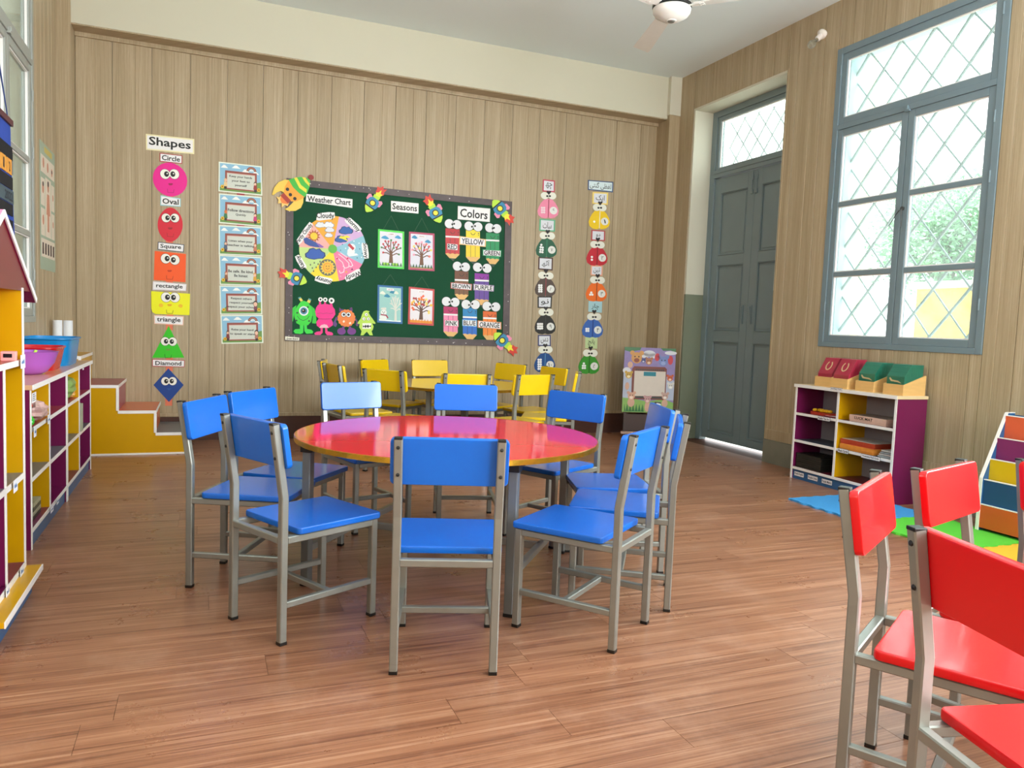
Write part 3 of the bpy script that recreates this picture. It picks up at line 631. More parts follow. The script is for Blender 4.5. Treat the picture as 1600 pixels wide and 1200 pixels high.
def card_box(x, y, rz, kind, label):
    t = thing('card_box', label, 'box', group='wooden card boxes on the bookcase'); on_cab(t, x, y, .735, rz)
    w, d, hf, hb_ = .165, .20, .072, .135; T = .008
    MY = Matrix(((0, 0, 1, 0), (1, 0, 0, 0), (0, 1, 0, 0), (0, 0, 0, 1)))
    obj('front_board', bx((0, 0, 0), (w, T, hf), .001), pine, t); obj('back_board', bx((0, d-T, 0), (w, d, hb_), .001), pine, t); obj('bottom_board', bx((T, T, 0), (w-T, d-T, T)), pine, t)
    for xx in (0, w-T):
        bm = B(); prism(bm, [(T, 0), (d-T, 0), (d-T, hb_), (T, hf)], 0, T, M=Matrix.Translation((xx, 0, 0)) @ MY); obj('side_board', bm, pine, t)
    red = kind == 'red'; c1 = mat('b02844' if red else '1c7058', .45, noise=.05); n = 8
    top = [(.02, .10), (.085, .215), (.185, .215)] if red else [(.018, .125), (.075, .205), (.185, .205)]
    def prof(y):
        for (a, za), (b_, zb) in zip(top, top[1:]):
            if y <= b_: return za+(zb-za)*(y-a)/(b_-a)
        return top[-1][1]
    for i in range(n):
        y0 = .018+i*.0205; y1 = y0+.0198; pts = [(y0, T), (y1, T), (y1, prof(y1))]
        for kx, _ in top:
            if y0 < kx < y1: pts.append((kx, prof(kx)))
        pts.append((y0, prof(y0)))
        bm = B(); prism(bm, pts, T+.003, w-T-.003, M=MY); cd = obj('card', bm, c1, t)
        if i == 0:
            bm = B(); sl = math.atan2(top[1][1]-top[0][1], top[1][0]-top[0][0])
            if red:
                C0 = Matrix.Translation((w/2, top[0][0]+.002, top[0][1]+.003)) @ Matrix.Rotation(sl, 4, 'X')
                ring = [(.030*math.cos(a), .062+.040*math.sin(a)) for a in [math.radians(120+300*k/16) for k in range(17)]]
                ri = [(.021*math.cos(a), .062+.030*math.sin(a)) for a in [math.radians(120+300*k/16) for k in range(17)]]
                prism(bm, ring+ri[::-1], 0, .0014, M=C0)
            else: prism(bm, [(.03, .108), (.045, .09), (.1, .086), (.13, .08), (.105, .096), (.055, .1), (.036, .116)], 0, .0014, M=Matrix.Translation((0, .018, 0)) @ Matrix.Rotation(PI/2, 4, 'X'))
            obj('sandpaper_mark', bm, mat('d8b888', .8), cd)
    g = MATS.setdefault('wrap', glass_material((.97, .98, 1), .06))
    hull = [(.013, .074), top[0] if red else (.013, .128), (top[1][0], top[1][1]+.006), (top[2][0], top[2][1]+.006), (d-.013, .137)]
    if red: hull[1] = (.013, .106)
    bm = B()
    for a, b_ in zip(hull, hull[1:]):
        v = [bm.verts.new((xx, *p)) for xx, p in ((.009, a), (w-.009, a), (w-.009, b_), (.009, b_))]; bm.faces.new(v)
    for xx in (.009, w-.009): bm.faces.new([bm.verts.new((xx, *p)) for p in hull])
    obj('plastic_wrap', bm, g, t)
    return t
card_box(.125, .065, 0, 'red', 'pine box of red sandpaper letter cards, leftmost of the four')
card_box(.30, .05, 0, 'red', 'pine box of red sandpaper letter cards, second from the left')
card_box(.53, .06, 0, 'green', 'pine box of green sandpaper cards, third from the left')
card_box(.775, .06, 0, 'green', 'pine box of green sandpaper cards at the right end')
def on_shelf(name, label, cat, x, y, z, group=None): return on_cab(thing(name, label, cat, group=group), x, y, z)
def game_box(label, x, y, z, w, d, h, top, side, rz=0, txt=None):
    t = on_cab(thing('game_box', label, 'box', group='boxed games in the bookcase'), x, y, z, rz); obj('box_body', bx((0, 0, 0), (w, d, h*.55), .001), mat(side, .5), t); obj('box_lid', bx((-.002, -.002, h*.3), (w+.002, d+.002, h), .001), mat(side, .45, noise=.15, scale=40), t)
    obj('cover_print', bx((.004, .004, h), (w-.004, d-.004, h+.0006)), mat(top, .3, noise=.3, scale=25), t)
    if txt: lettering(txt, w*.5, h*.4, t, (w*.4, -.0035, h*.62), (PI/2, 0, 0))
    return t
game_box('pink game box alone on the upper right shelf of the bookcase', .53, .03, .515, .32, .2, .048, '8c7c74', 'dcb8a8', txt='LUCK MAT')
game_box('orange game box lying on the middle right shelf', .468, .02, .305, .30, .22, .04, 'd88040', 'e08c38')
game_box('red game box with white cover on top of the orange one', .462, .03, .3456, .30, .22, .034, 'e8e0d8', 'b04028', rz=.03)
t = on_shelf('booklet_stack', 'small pale booklets at the right end of the middle shelf', 'booklet', .80, .03, .305)
for i in range(4): obj('booklet', bx((0, .01*i, .012*i), (.11, .15, .012*i+.009), .001), mat(['a8b0b8', 'c8c4c4', '98a0a8', 'd0d0d0'][i], .5), t)
for i in range(7):
    t = on_shelf('puzzle_board', 'thin black puzzle board in the stack at the bottom left, count %s from the floor' % ['one', 'two', 'three', 'four', 'five', 'six', 'seven'][i] if i < 6 else 'thin black puzzle board topmost of the bottom left stack', 'board', .03+.002*(i % 3), .02+.003*(i % 2), .0935+.0155*i, 'black puzzle boards stacked in the bookcase')
    obj('base', bx((0, 0, 0), (.26, .2, .009), .001), mat('2c2c28', .35), t); obj('rim', box(box(box(box(B(), (0, 0, .009), (.26, .012, .0148)), (0, .188, .009), (.26, .2, .0148)), (0, .012, .009), (.012, .188, .0148)), (.248, .012, .009), (.26, .188, .0148)), mat('181816', .3), t)
t = on_shelf('packet', 'red and yellow packet on the upper left shelf of the bookcase', 'packet', .12, .05, .515)
bm = B(); prism(bm, [(0, 0), (.2, -.01), (.22, .08), (.1, .11), (-.01, .09)], 0, .022); bmesh.ops.subdivide_edges(bm, edges=bm.edges[:], cuts=1); obj('wrapper', bm, mat('b83828', .3, noise=.4, scale=30), t)
bm = B(); rnd = random.Random(1)
for i in range(7): lathe(bm, [(0, 0), (.018, .004), (.02, .012), (.012, .022), (0, .024)], 10, M=Matrix.Translation((.02+.022*i, .03+rnd.uniform(-.01, .03), .022)))
obj('yellow_piece', bm, mat('e8b820', .4), t)
t = on_shelf('flat_folder', 'dark flat folder lying on the upper left shelf beside the packet', 'folder', .28, .03, .515); obj('cover', bx((0, 0, 0), (.13, .18, .008), .001), mat('7c2030', .4), t); obj('sheet', bx((.01, .006, .008), (.12, .16, .0095)), tagm, t)
# ------------------------------------------------------------------ foam mats
def foam(x, y, s, h, label, rz=0):
    n = 11; pts = []
    cs = [(0, 0), (s, 0), (s, s), (0, s)]
    for k in range(4):
        a, b_ = Vector(cs[k]), Vector(cs[(k+1) % 4]); d = (b_-a)/n; nn = Vector((d.y, -d.x)).normalized()
        for i in range(n):
            p = a+d*i; o_ = nn*(.010 if i % 2 == 0 and 0 < i < n-1 else -.004)
            for f_ in (.08, .3, .7, .92): q = p+d*f_+o_*(1 if f_ in (.3, .7) else .45); pts.append((q.x, q.y))
    bm = B(); prism(bm, pts, 0, .012); o = obj('foam_tile', bm, mat(h, .7, noise=.05, bump=.2, scale=60)); o.location = (x, y, .0002); o.rotation_euler = (0, 0, rz)
    tag(o, label, 'mat', 'interlocking foam floor tiles')
foam(3.665, 3.385, .605, '3c98dc', 'sky blue foam tile with wavy edge in front of the bookcase')
foam(3.665, 2.765, .605, '58c838', 'bright green foam tile between the blue tile and the book rack')
foam(3.665, 2.145, .605, 'e0b830', 'yellow foam tile in front of the book rack')
# ------------------------------------------------------------------ book rack at the right
rk = thing('book_rack', 'tiered display rack with coloured pockets against the right wall', 'book rack', (4.22, 3.05, 0), (0, 0, -PI/2))
prof = [(0, 0), (0, .33), (.09, .70), (.125, .70), (.30, .70), (.30, 0)]
MX = Matrix(((0, 0, 1, 0), (1, 0, 0, 0), (0, 1, 0, 0), (0, 0, 0, 1)))
for xx in (0, .88):
    bm = B(); prism(bm, [(0, .0), (0, .32), (.20, .695), (.235, .695), (.30, .695), (.30, 0)] if False else [(0, 0), (0, .32), (.17, .70), (.23, .70), (.23, 0)], 0, .018, M=Matrix.Translation((xx, 0, 0)) @ MX); sp = obj('side_panel', bm, NAVY, rk)
    bm = B(); 
    for a, b_ in (((0, .0), (0, .32)), ((0, .32), (.17, .70)), ((.17, .70), (.23, .70))):
        d = Vector((b_[0]-a[0], b_[1]-a[1])); nn = Vector((-d.y, d.x)).normalized()*.004
        prism(bm, [a, b_, (b_[0]+nn.x, b_[1]+nn.y), (a[0]+nn.x, a[1]+nn.y)], -.001, .019, M=Matrix.Translation((xx, 0, 0)) @ MX)
    obj('edge_band', bm, ED, sp)
for i, (y0, z0, z1, c) in enumerate(((-.0, .03, .165, 'c85828'), (.012, .165, .31, '1c4a74'), (.05, .275, .43, 'd4b010'), (.095, .40, .555, '7c2a60'), (.15, .52, .685, 'd8603c'))):
    o = obj('pocket_board', bx((.018, y0, z0), (.88, y0+.015, z1)), mat(c, .35), rk); obj('edge_band', bx((.018, y0-.001, z1-.001), (.88, y0+.016, z1+.004)), ED, o)
    obj('pocket_floor', bx((.018, y0+.015, z0+.002), (.88, y0+.06, z0+.014)), NAVY, rk)
obj('back_panel', bx((.018, .215, .02), (.88, .229, .69)), NAVY, rk)
# ------------------------------------------------------------------ things on the left shelves
def tub(name, label, x, y, z, L, Wd, H, h, rz=0, flare=.14):
    t = thing(name, label, 'tub', (x, y, z), (0, 0, rz)); n = 40
    def loop(l, w, zz, r=.35):
        out = []
        for i in range(n):
            a = 2*PI*i/n; c, s = math.cos(a), math.sin(a); e = 2/5
            out.append(Vector((l/2*math.copysign(abs(c)**e, c), w/2*math.copysign(abs(s)**e, s), zz)))
        return out
    rings = [loop(L*(1-flare), Wd*(1-flare), 0), loop(L*(1-flare*.9), Wd*(1-flare*.9), .006), loop(L*.985, Wd*.985, H-.012), loop(L, Wd, H-.012), loop(L*1.03, Wd*1.04, H-.008), loop(L*1.03, Wd*1.04, H), loop(L*.97, Wd*.96, H), loop(L*(1-flare)-.008, Wd*(1-flare)-.008, .01)]
    bm = B(); rv_ = [[bm.verts.new(p) for p in r] for r in rings]
    for A, C in zip(rv_, rv_[1:]):
        for i in range(n): bm.faces.new((A[i], A[(i+1) % n], C[(i+1) % n], C[i]))
    bm.faces.new(rv_[0][::-1]); bm.faces.new(rv_[-1]); obj('tub_body', bm, mat(h, .25, noise=.05, key='plastic_'+h), t, True)
    return t
tub('plastic_tub', 'sky blue plastic tub, largest of the tubs on the left shelf', -.885, 5.47, .752, .50, .29, .168, '1484c8', PI/2, .14)
tub('plastic_tub', 'red plastic tub between the blue tub and the purple bowl', -.875, 4.99, .752, .40, .25, .13, 'c41420', PI/2, .2)
t = thing('plastic_bowl', 'purple bowl with lime scoop on its rim, nearest of the tubs', 'bowl', (-.865, 4.615, .752))
bm = lathe(B(), [(0, 0), (.08, 0), (.105, .015), (.138, .06), (.155, .115), (.16, .12), (.152, .12), (.132, .058), (.10, .02), (0, .008)], 40); obj('bowl_body', bm, mat('b060c4', .2, noise=.04), t, True)
bm = B(); prism(bm, [(-.03, 0), (.03, 0), (.045, .05), (.03, .11), (-.01, .12), (-.035, .06)], 0, .014, M=Matrix.Translation((.03, .158, .0)) @ Matrix.Rotation(PI/2, 4, 'X') @ Matrix.Rotation(.3, 4, 'Y')); obj('lime_scoop', bm, mat('b4dc28', .3), t, label='lime green scoop leaning on the bowl')
t = thing('paper_roll', 'pair of white paper rolls standing on the top step behind the blue tub', 'paper roll', (-1.008, 6.53, .7505))
for dx, dy in ((0, 0), (.066, .02)):
    bm = lathe(B(), [(.012, 0), (.032, 0), (.032, .26), (.012, .26), (.012, 0)], 20, M=Matrix.Translation((dx, dy, 0))); obj('roll', bm, mat('e4e6ea', .7), t, True)
def crumple(name, label, cat, loc, s, h, group=None, seed=1, scale=(1, 1, 1), rough=.25, amp=.35):
    bm = B(); bmesh.ops.create_icosphere(bm, subdivisions=3, radius=1); rnd = random.Random(seed); ph = [rnd.uniform(0, 6) for _ in range(6)]
    for v in bm.verts:
        p = v.co; k = 1+amp*(math.sin(5*p.x+ph[0])*math.cos(6*p.y+ph[1])+.5*math.sin(11*p.z+ph[2]+4*p.x)); v.co = Vector((p.x*scale[0]*k*s, p.y*scale[1]*k*s, p.z*scale[2]*k*s))
    zmin = min(v.co.z for v in bm.verts)
    for v in bm.verts: v.co.z -= zmin
    o = obj(name, bm, mat(h, rough, noise=.25, scale=30)); o.location = loc; tag(o, label, cat, group); return o
crumple('toy_bag', 'red crumpled toy at the near end of the top cubby', 'toy', (-.765, 4.03, .60), .05, 'd84828', seed=2, scale=(.8, .8, 1.1), amp=.2)
crumple('toy_bag', 'bright green toy under the red one in the top cubby', 'toy', (-.76, 4.03, .5535), .045, '3cb838', seed=3, scale=(1, 1, .6), amp=.15)
crumple('toy_bag', 'clear crinkled bag of pink toys in the top cubby', 'bag', (-.765, 4.21, .5535), .085, 'c8a4a0', seed=4, scale=(.8, 1.2, .55), amp=.25)
t = thing('paper_sheet', 'white printed sheet leaning in the top left cubby', 'paper', (-.80, 4.03, .69)); 
bm = B(); box(bm, (0, 0, 0), (.001, .09, .045)); sh = obj('sheet', bm, tagm, t); bm = B()
for k in range(4): box(bm, (.0012, .012, .008+.009*k), (.0016, .07-.01*(k % 2), .011+.009*k))
obj('print', bm, BLACK, t); t.location = (-.72, 4.0, .665)
crumple('packet', 'olive green packet in the top cubby next to the steps', 'packet', (-.785, 5.12, .5535), .095, '7c9850', seed=8, scale=(.9, 1.5, .8), amp=.12, rough=.4)
crumple('packet', 'orange and white packet beside the olive one', 'packet', (-.77, 5.31, .5535), .045, 'e0b070', seed=9, scale=(.9, 1.6, .6), amp=.2)
t = thing('sheaf_of_papers', 'sheaf of grey green papers with ragged edges in the middle cubby', 'papers', (-.84, 5.44, .3255)); rnd = random.Random(5)
for i in range(14): obj('sheet', bx((rnd.uniform(-.05, 0), .006*i, 0), (.10+rnd.uniform(0, .03), .006*i+.003, .17+rnd.uniform(-.03, .02))), mat('a8a890', .7), t)
t = thing('dinosaur_book', 'stack of patterned grey green books in the bottom left cubby', 'book', (-.84, 4.10, .0935))
for i in range(4): obj('book', bx((-.05, .01*i, .02*i), (.10, .2, .02*i+.018), .001), mat(['2c2c24', '98947c', '505040', 'a8a484'][i], .5, noise=.4, scale=60), t)
# tags on the shelves
for x, y, z, w, h_, lb in ((-.7085, 3.97, .512, .05, .05, 'paper tag hanging below the near end of the top cubby shelf'), (-.7085, 4.30, .528, .065, .045, 'paper tag on the top cubby shelf edge by the bag of toys'), (-.7085, 4.36, .066, .07, .03, 'nearer white tag on the bottom cubby edge beside the patterned books'),
        (-.7085, 4.53, .07, .06, .03, 'farther white tag on the bottom cubby edge'), (-.7085, 5.47, .715, .05, .03, 'small tag on the top board edge below the blue tub'), (-.6225, 3.265, .872, .072, .05, 'large white tag on the upper shelf edge of the house shelf'),
        (-.6225, 3.13, .437, .06, .045, 'white tag on the middle shelf edge of the house shelf'), (-.6225, 3.22, .098, .06, .04, 'white tag on the lowest shelf edge of the house shelf'), (-.6225, 3.0, .098, .05, .04, 'pink tinted tag on the lowest shelf edge nearest the camera')):
    t = thing('shelf_tag', lb, 'label', (x, y, z), R90, 'paper tags on the left shelves'); obj('paper', bx((0, -.0015, 0), (w, 0, h_)), mat('e8e8f0', .5), t)
    bm = B(); rnd = random.Random(int(y*100))
    for k in range(5): box(bm, (w*(.15+.14*k), -.002, h_*.35), (w*(.15+.14*k)+w*.09, -.0015, h_*(.5+.2*rnd.random())))
    obj('print', bm, mat('5878a8', .5), t)['kind'] = 'stuff'
t = thing('toy_till', 'pink toy with dark screen on the upper shelf of the house shelf', 'toy', (-.655, 3.235, .9025), (0, 0, .1)); obj('case', bx((-.024, 0, 0), (.024, .05, .034), .003), mat('e8a4a0', .4), t); obj('screen', bx((-.015, -.002, .012), (.012, .001, .026), .0005), mat('141820', .2), t); obj('foot', bx((-.022, .003, -.0005), (.022, .047, .003)), mat('d07070', .4), t)
t = thing('toy_till', 'red toy cash box at the left frame edge on the house shelf', 'toy', (-.715, 3.20, .9025), (0, 0, .05)); obj('case', bx((-.03, 0, 0), (.03, .06, .016), .003), mat('d03048', .35), t); obj('screen_hood', bx((-.028, .005, .016), (.028, .045, .046), .005), mat('d83450', .35), t); obj('screen', bx((-.02, .003, .022), (.02, .0055, .04)), mat('403848', .2), t)
crumple('toy_shell', 'peach orange toy half hidden on the middle shelf of the house shelf', 'toy', (-.715, 3.14, .4705), .03, 'f0a868', seed=12, scale=(1, 1.2, 1), amp=.08)
# ------------------------------------------------------------------ easel board
es = thing('easel_board', 'printed picture board with animals and a white panel on a patterned stand', 'easel board', (3.95, 6.72, 0), (0, 0, -.30))
w_, h_, z0 = .53, .66, .27
obj('board', bx((0, 0, z0), (w_, .012, z0+h_)), mat('807098', .5), es, label='purple sky and green meadow print')
def ep(name, shapes, m, k=1):
    bm = B()
    for s in shapes: prism(bm, [(x*w_, z0+y*h_) for x, y in s], 0, .0006*k, M=Matrix.Rotation(PI/2, 4, 'X'))
    o = obj(name, bm, m, es)
    if len(shapes) > 1: o['kind'] = 'stuff'
    return o
def disc(x, y, r, ry=None, n=16): ry = ry or r*.8; return [(x+r*math.cos(2*PI*i/n), y+ry*math.sin(2*PI*i/n)) for i in range(n)]
ep('print_sky', [[(0, 0), (1, 0), (1, 1), (0, 1)]], mat('9080b4', .5, noise=.15, scale=20), 1)
ep('print_sky', [[(0, .2), (1, .2), (1, .5), (.8, .58), (.2, .58), (0, .62)]], mat('b4bcd0', .5), 1.5)
ep('print_meadow', [[(0, 0), (1, 0), (1, .16), (.8, .22), (.5, .17), (.2, .21), (0, .22)]], mat('88b45c', .5, noise=.1, scale=30), 2)
ep('print_foliage', [[(0, .95), (.1, .93), (.3, .96), (.32, 1), (0, 1)], [(.7, 1), (.75, .96), (.9, .97), (1, .93), (1, 1)]], mat('487850', .5), 2)
ep('print_grass', [[(.04+.03*i, .01), (.05+.03*i+(.015 if i % 2 else -.01), .13), (.07+.03*i, .01)] for i in range(13)], mat('2c7038', .5), 3)
ep('print_cloud', [disc(.48, .91, .12, .05), disc(.4, .88, .08, .04), disc(.56, .88, .08, .04), disc(.9, .93, .12, .03), disc(.06, .64, .08, .05)], mat('d8d8e0', .5), 2.5)
fr = [(.17, .2), (.84, .2), (.84, .68), (.8, .71), (.2, .71), (.16, .67)]; ep('print_frame', [fr], mat('7c4038', .5, noise=.1), 3.5)
ep('print_panel', [[(.21, .25), (.82, .26), (.82, .64), (.21, .64)]], mat('d8ccc0', .5), 5); ep('print_slip', [[(.39, .565), (.63, .565), (.63, .63), (.39, .63)]], mat('1c8090', .5), 6)
ep('print_vine', [disc(.25+.04*i, .66, .015) for i in range(14)]+[disc(.27+.035*i, .235, .02) for i in range(15)], mat('3c4440', .5), 5.5)
def critter(x, y, s, c, c2, ears=True):
    sh = [disc(x, y, .07*s, .058*s)]+([disc(x-.06*s, y+.05*s, .03*s), disc(x+.06*s, y+.05*s, .03*s)] if ears else []); ep('print_animal', sh, mat(c, .5), 6)
    ep('print_animal', [disc(x, y-.025*s, .035*s, .022*s)], mat(c2, .5), 7); ep('print_animal_eye', [disc(x-.025*s, y+.012*s, .009*s), disc(x+.025*s, y+.012*s, .009*s)], BLACK, 8)
critter(.24, .84, 1.5, 'd09858', '8c4838'); critter(.48, .79, .9, 'b07458', 'e0c0a0'); critter(.76, .80, 1.3, '7888c0', '98a4d0'); critter(.1, .57, .9, 'c8a040', 'f0e0b0'); critter(.91, .54, .8, 'c85c38', 'f0d0b0'); critter(.93, .42, .8, 'd8d4d0', 'f0f0f0')
critter(.17, .25, 1.0, 'd8a890', 'f0d8c8'); critter(.49, .2, .9, 'c89898', 'e8c8c0'); critter(.83, .26, .9, 'c8a498', 'f0e4dc'); critter(.37, .8, .6, '4c5490', 'd0d0e0')
ep('print_animal', [disc(.17, .15, .07, .07), disc(.49, .09, .05, .08), disc(.83, .15, .06, .06), disc(.12, .73, .05, .05), disc(.08, .4, .04, .06)], mat('d4a890', .5), 5)
ep('print_balloon', [disc(.64, .86, .05, .06), disc(.9, .82, .05, .07)], mat('c83c48', .5), 6)
lp = mat('3c2820', .5, noise=.9, scale=60, key='spotted_stand')
for x in (.02, w_-.04): obj('leg', bx((x, -.012, 0), (x+.022, .012, z0)), lp, es)
obj('front_rail', bx((-.01, -.05, .05), (w_+.01, -.02, .075), .003), mat('b09080', .5, noise=.5, scale=60), es)
obj('rail_arm', box(bx((.02, -.03, .05), (.042, .05, .072)), (w_-.04, -.03, .05), (w_-.018, .05, .072)), lp, es)
obj('tray', bx((.04, -.01, .08), (w_-.04, .012, .25)), mat('382018', .5), es)
# ------------------------------------------------------------------ fan, bulb
FX, FY, FZ = 2.83, 4.43, 3.13
fan = thing('ceiling_fan', 'white three-bladed ceiling fan cut by the top frame edge', 'fan', (FX, FY, FZ))
fw = mat('e4e2dc', .35, noise=.04)
bm = lathe(B(), [(0, 0), (.03, .0), (.034, .005), (.07, .012), (.088, .024), (.108, .034), (.122, .055), (.125, .075), (.118, .082), (0, .086)], 48); obj('motor_cover', bm, fw, fan, True)
bm = lathe(B(), [(0, -.006), (.02, -.005), (.026, .002), (.0, .004)], 24); obj('hub_cap', bm, mat('8c8c88', .3, metal=.6), fan, True)
bm = lathe(B(), [(.116, .083), (.128, .086), (.128, .10), (.116, .104), (0, .104)], 40); obj('dark_ring', bm, BLACK, fan, True)  # black ring between motor cover and motor top
bm = lathe(B(), [(.07, .104), (.075, .12), (.065, .15), (.03, .165), (0, .165)], 30); obj('motor_top', bm, mat('b0a88c', .35, metal=.3), fan, True)
rodo = obj('downrod', lathe(B(), [(.012, .16), (.012, ZC-FZ-.01)], 12), fw, fan, True)
obj('canopy', lathe(B(), [(.015, ZC-FZ-.09), (.04, ZC-FZ-.07), (.055, ZC-FZ-.001), (0, ZC-FZ-.001)], 24), fw, fan, True)
th0 = math.atan2(5.30-FY+.0, 3.09-FX)
for k in range(3):
    a = th0+k*2*PI/3; M = Matrix.Rotation(a, 4, 'Z') @ Matrix.Translation((0, 0, .088)) @ Matrix.Rotation(.16, 4, 'X')
    bm = B(); prism(bm, [(.15, -.048), (.74, -.066), (.80, -.06), (.76, .066), (.15, .05)], 0, .004, M=M); bl = obj('blade', bm, fw, fan)
    bm = B(); prism(bm, [(.08, -.02), (.17, -.035), (.21, -.03), (.21, .03), (.17, .035), (.08, .02)], -.004, 0, M=M)
    for px, py in ((.185, .02), (.185, -.02), (.2, 0)): prism(bm, [(px+.004*math.cos(i), py+.004*math.sin(i)) for i in range(6)], -.007, -.004, M=M)
    obj('blade_bracket', bm, fw, bl)
bu = thing('wall_bulb', 'bare clear light bulb in a white holder high on the right wall', 'lamp', (XR-.009, 4.92, 3.515), (0, -PI/2-.75, 0))
hold = mat('e4dcd4', .35)
obj('holder_base', lathe(B(), [(0, 0), (.042, 0), (.044, .012), (.03, .03), (.024, .032)], 28), hold, bu, True)
obj('socket', lathe(B(), [(.024, .03), (.022, .075), (.018, .08), (0, .08)], 24), hold, bu, True)
obj('bulb_cap', lathe(B(), [(.013, .08), (.013, .096)], 16), mat('b0a890', .3, metal=.8), bu, True)
obj('bulb_glass', lathe(B(), [(.013, .094), (.018, .11), (.03, .135), (.032, .15), (.026, .17), (.012, .18), (0, .182)], 28), glass_material((.95, .96, .96), .35), bu, True)
# ------------------------------------------------------------------ calendar and poster on the left wall
ca = thing('felt_calendar', 'blue felt wall calendar with black pockets hanging at the left window', 'calendar', (-1.035, 4.62, 1.50), RL_)
fb = mat('2c4cac', .9, noise=.1, scale=60); bk = mat('14161c', .9)
bm = B(); n = 10
pts = [(0, 0), (.665, 0), (.64, .12), (.615, .3), (.59, .42), (.585, .60), (.575, .63), (0, .70)]
prism(bm, pts, 0, .006); obj('backing', bm, fb, ca)
obj('top_rail', bx((-.02, .62, 0), (.59, .655, .02), .004), mat('5c3038', .6), ca)
for i, (z, h2) in enumerate(((.43, .075), (.265, .07), (.115, .065), (.025, .065))):
    obj('pocket', bx((.02, z, .006), (.60, z+h2, .011)), bk, ca)
for j in range(4):
    c = obj('number_card', bx((.06+.135*j, .345, .006), (.17+.135*j, .43, .012)), mat('e8a040', .6), ca); lettering(['9', '0', '1', '2'][j] if j > 1 else ['1', '1'][j], .03, .055, c, (.115+.135*j, .3875, .0125))
o = obj('year_strip', bx((.02, .185, .006), (.62, .26, .011)), mat('4c5c64', .8), ca); lettering('2022', .19, .05, o, (.50, .222, .0115), m=mat('1c2430', .7))
obj('hanging_cord', sweep(B(), [(.1, .65, .01), (.3, .9, .012), (.5, .65, .01)], circ(.003, 6)), mat('28407c', .7), ca)
po = thing('body_parts_poster', 'tall narrow pale green health poster on the left wall beside the window', 'poster', (XL+.009, 6.22, 1.37), RL_)
obj('sheet', bx((0, 0, 0), (.57, .89, .002)), mat('a4b4a0', .6), po)
for (a, b_, c, d) in ((.03, .09, .54, .22), (.03, .24, .17, .43), (.19, .24, .40, .66), (.42, .24, .54, .43), (.03, .45, .17, .64), (.42, .45, .54, .64), (.03, .68, .54, .80)): obj('picture_panel', bx((a, b_, .002), (c, d, .0028)), mat('e0d4c4', .6), po)
bm = B()
for x, y, r in ((.29, .6, .03), (.1, .57, .03), (.1, .35, .03), (.48, .55, .02), (.48, .35, .02), (.12, .75, .03), (.28, .74, .03), (.44, .73, .025)): prism(bm, [(x+r*math.cos(2*PI*i/12), y+r*1.2*math.sin(2*PI*i/12)) for i in range(12)], .0028, .0036)
prism(bm, [(.25, .55), (.33, .55), (.36, .40), (.32, .40), (.32, .28), (.26, .28), (.26, .40), (.22, .40)], .0028, .0036); obj('figure_print', bm, mat('c88c74', .6), po)
bm = B()
for x, y, r in ((.29, .625, .03), (.1, .6, .025), (.44, .735, .02)): prism(bm, [(x+r*math.cos(2*PI*i/10), y+r*.7*math.sin(2*PI*i/10)) for i in range(10)], .0036, .0042)
for k in range(5): box(bm, (.06+.1*k, .11, .0036), (.11+.1*k, .19, .0042))
obj('dark_print', bm, mat('4c3c3c', .6), po)
obj('heading_print', bx((.16, .83, .002), (.45, .87, .003)), mat('c4b468', .6), po)
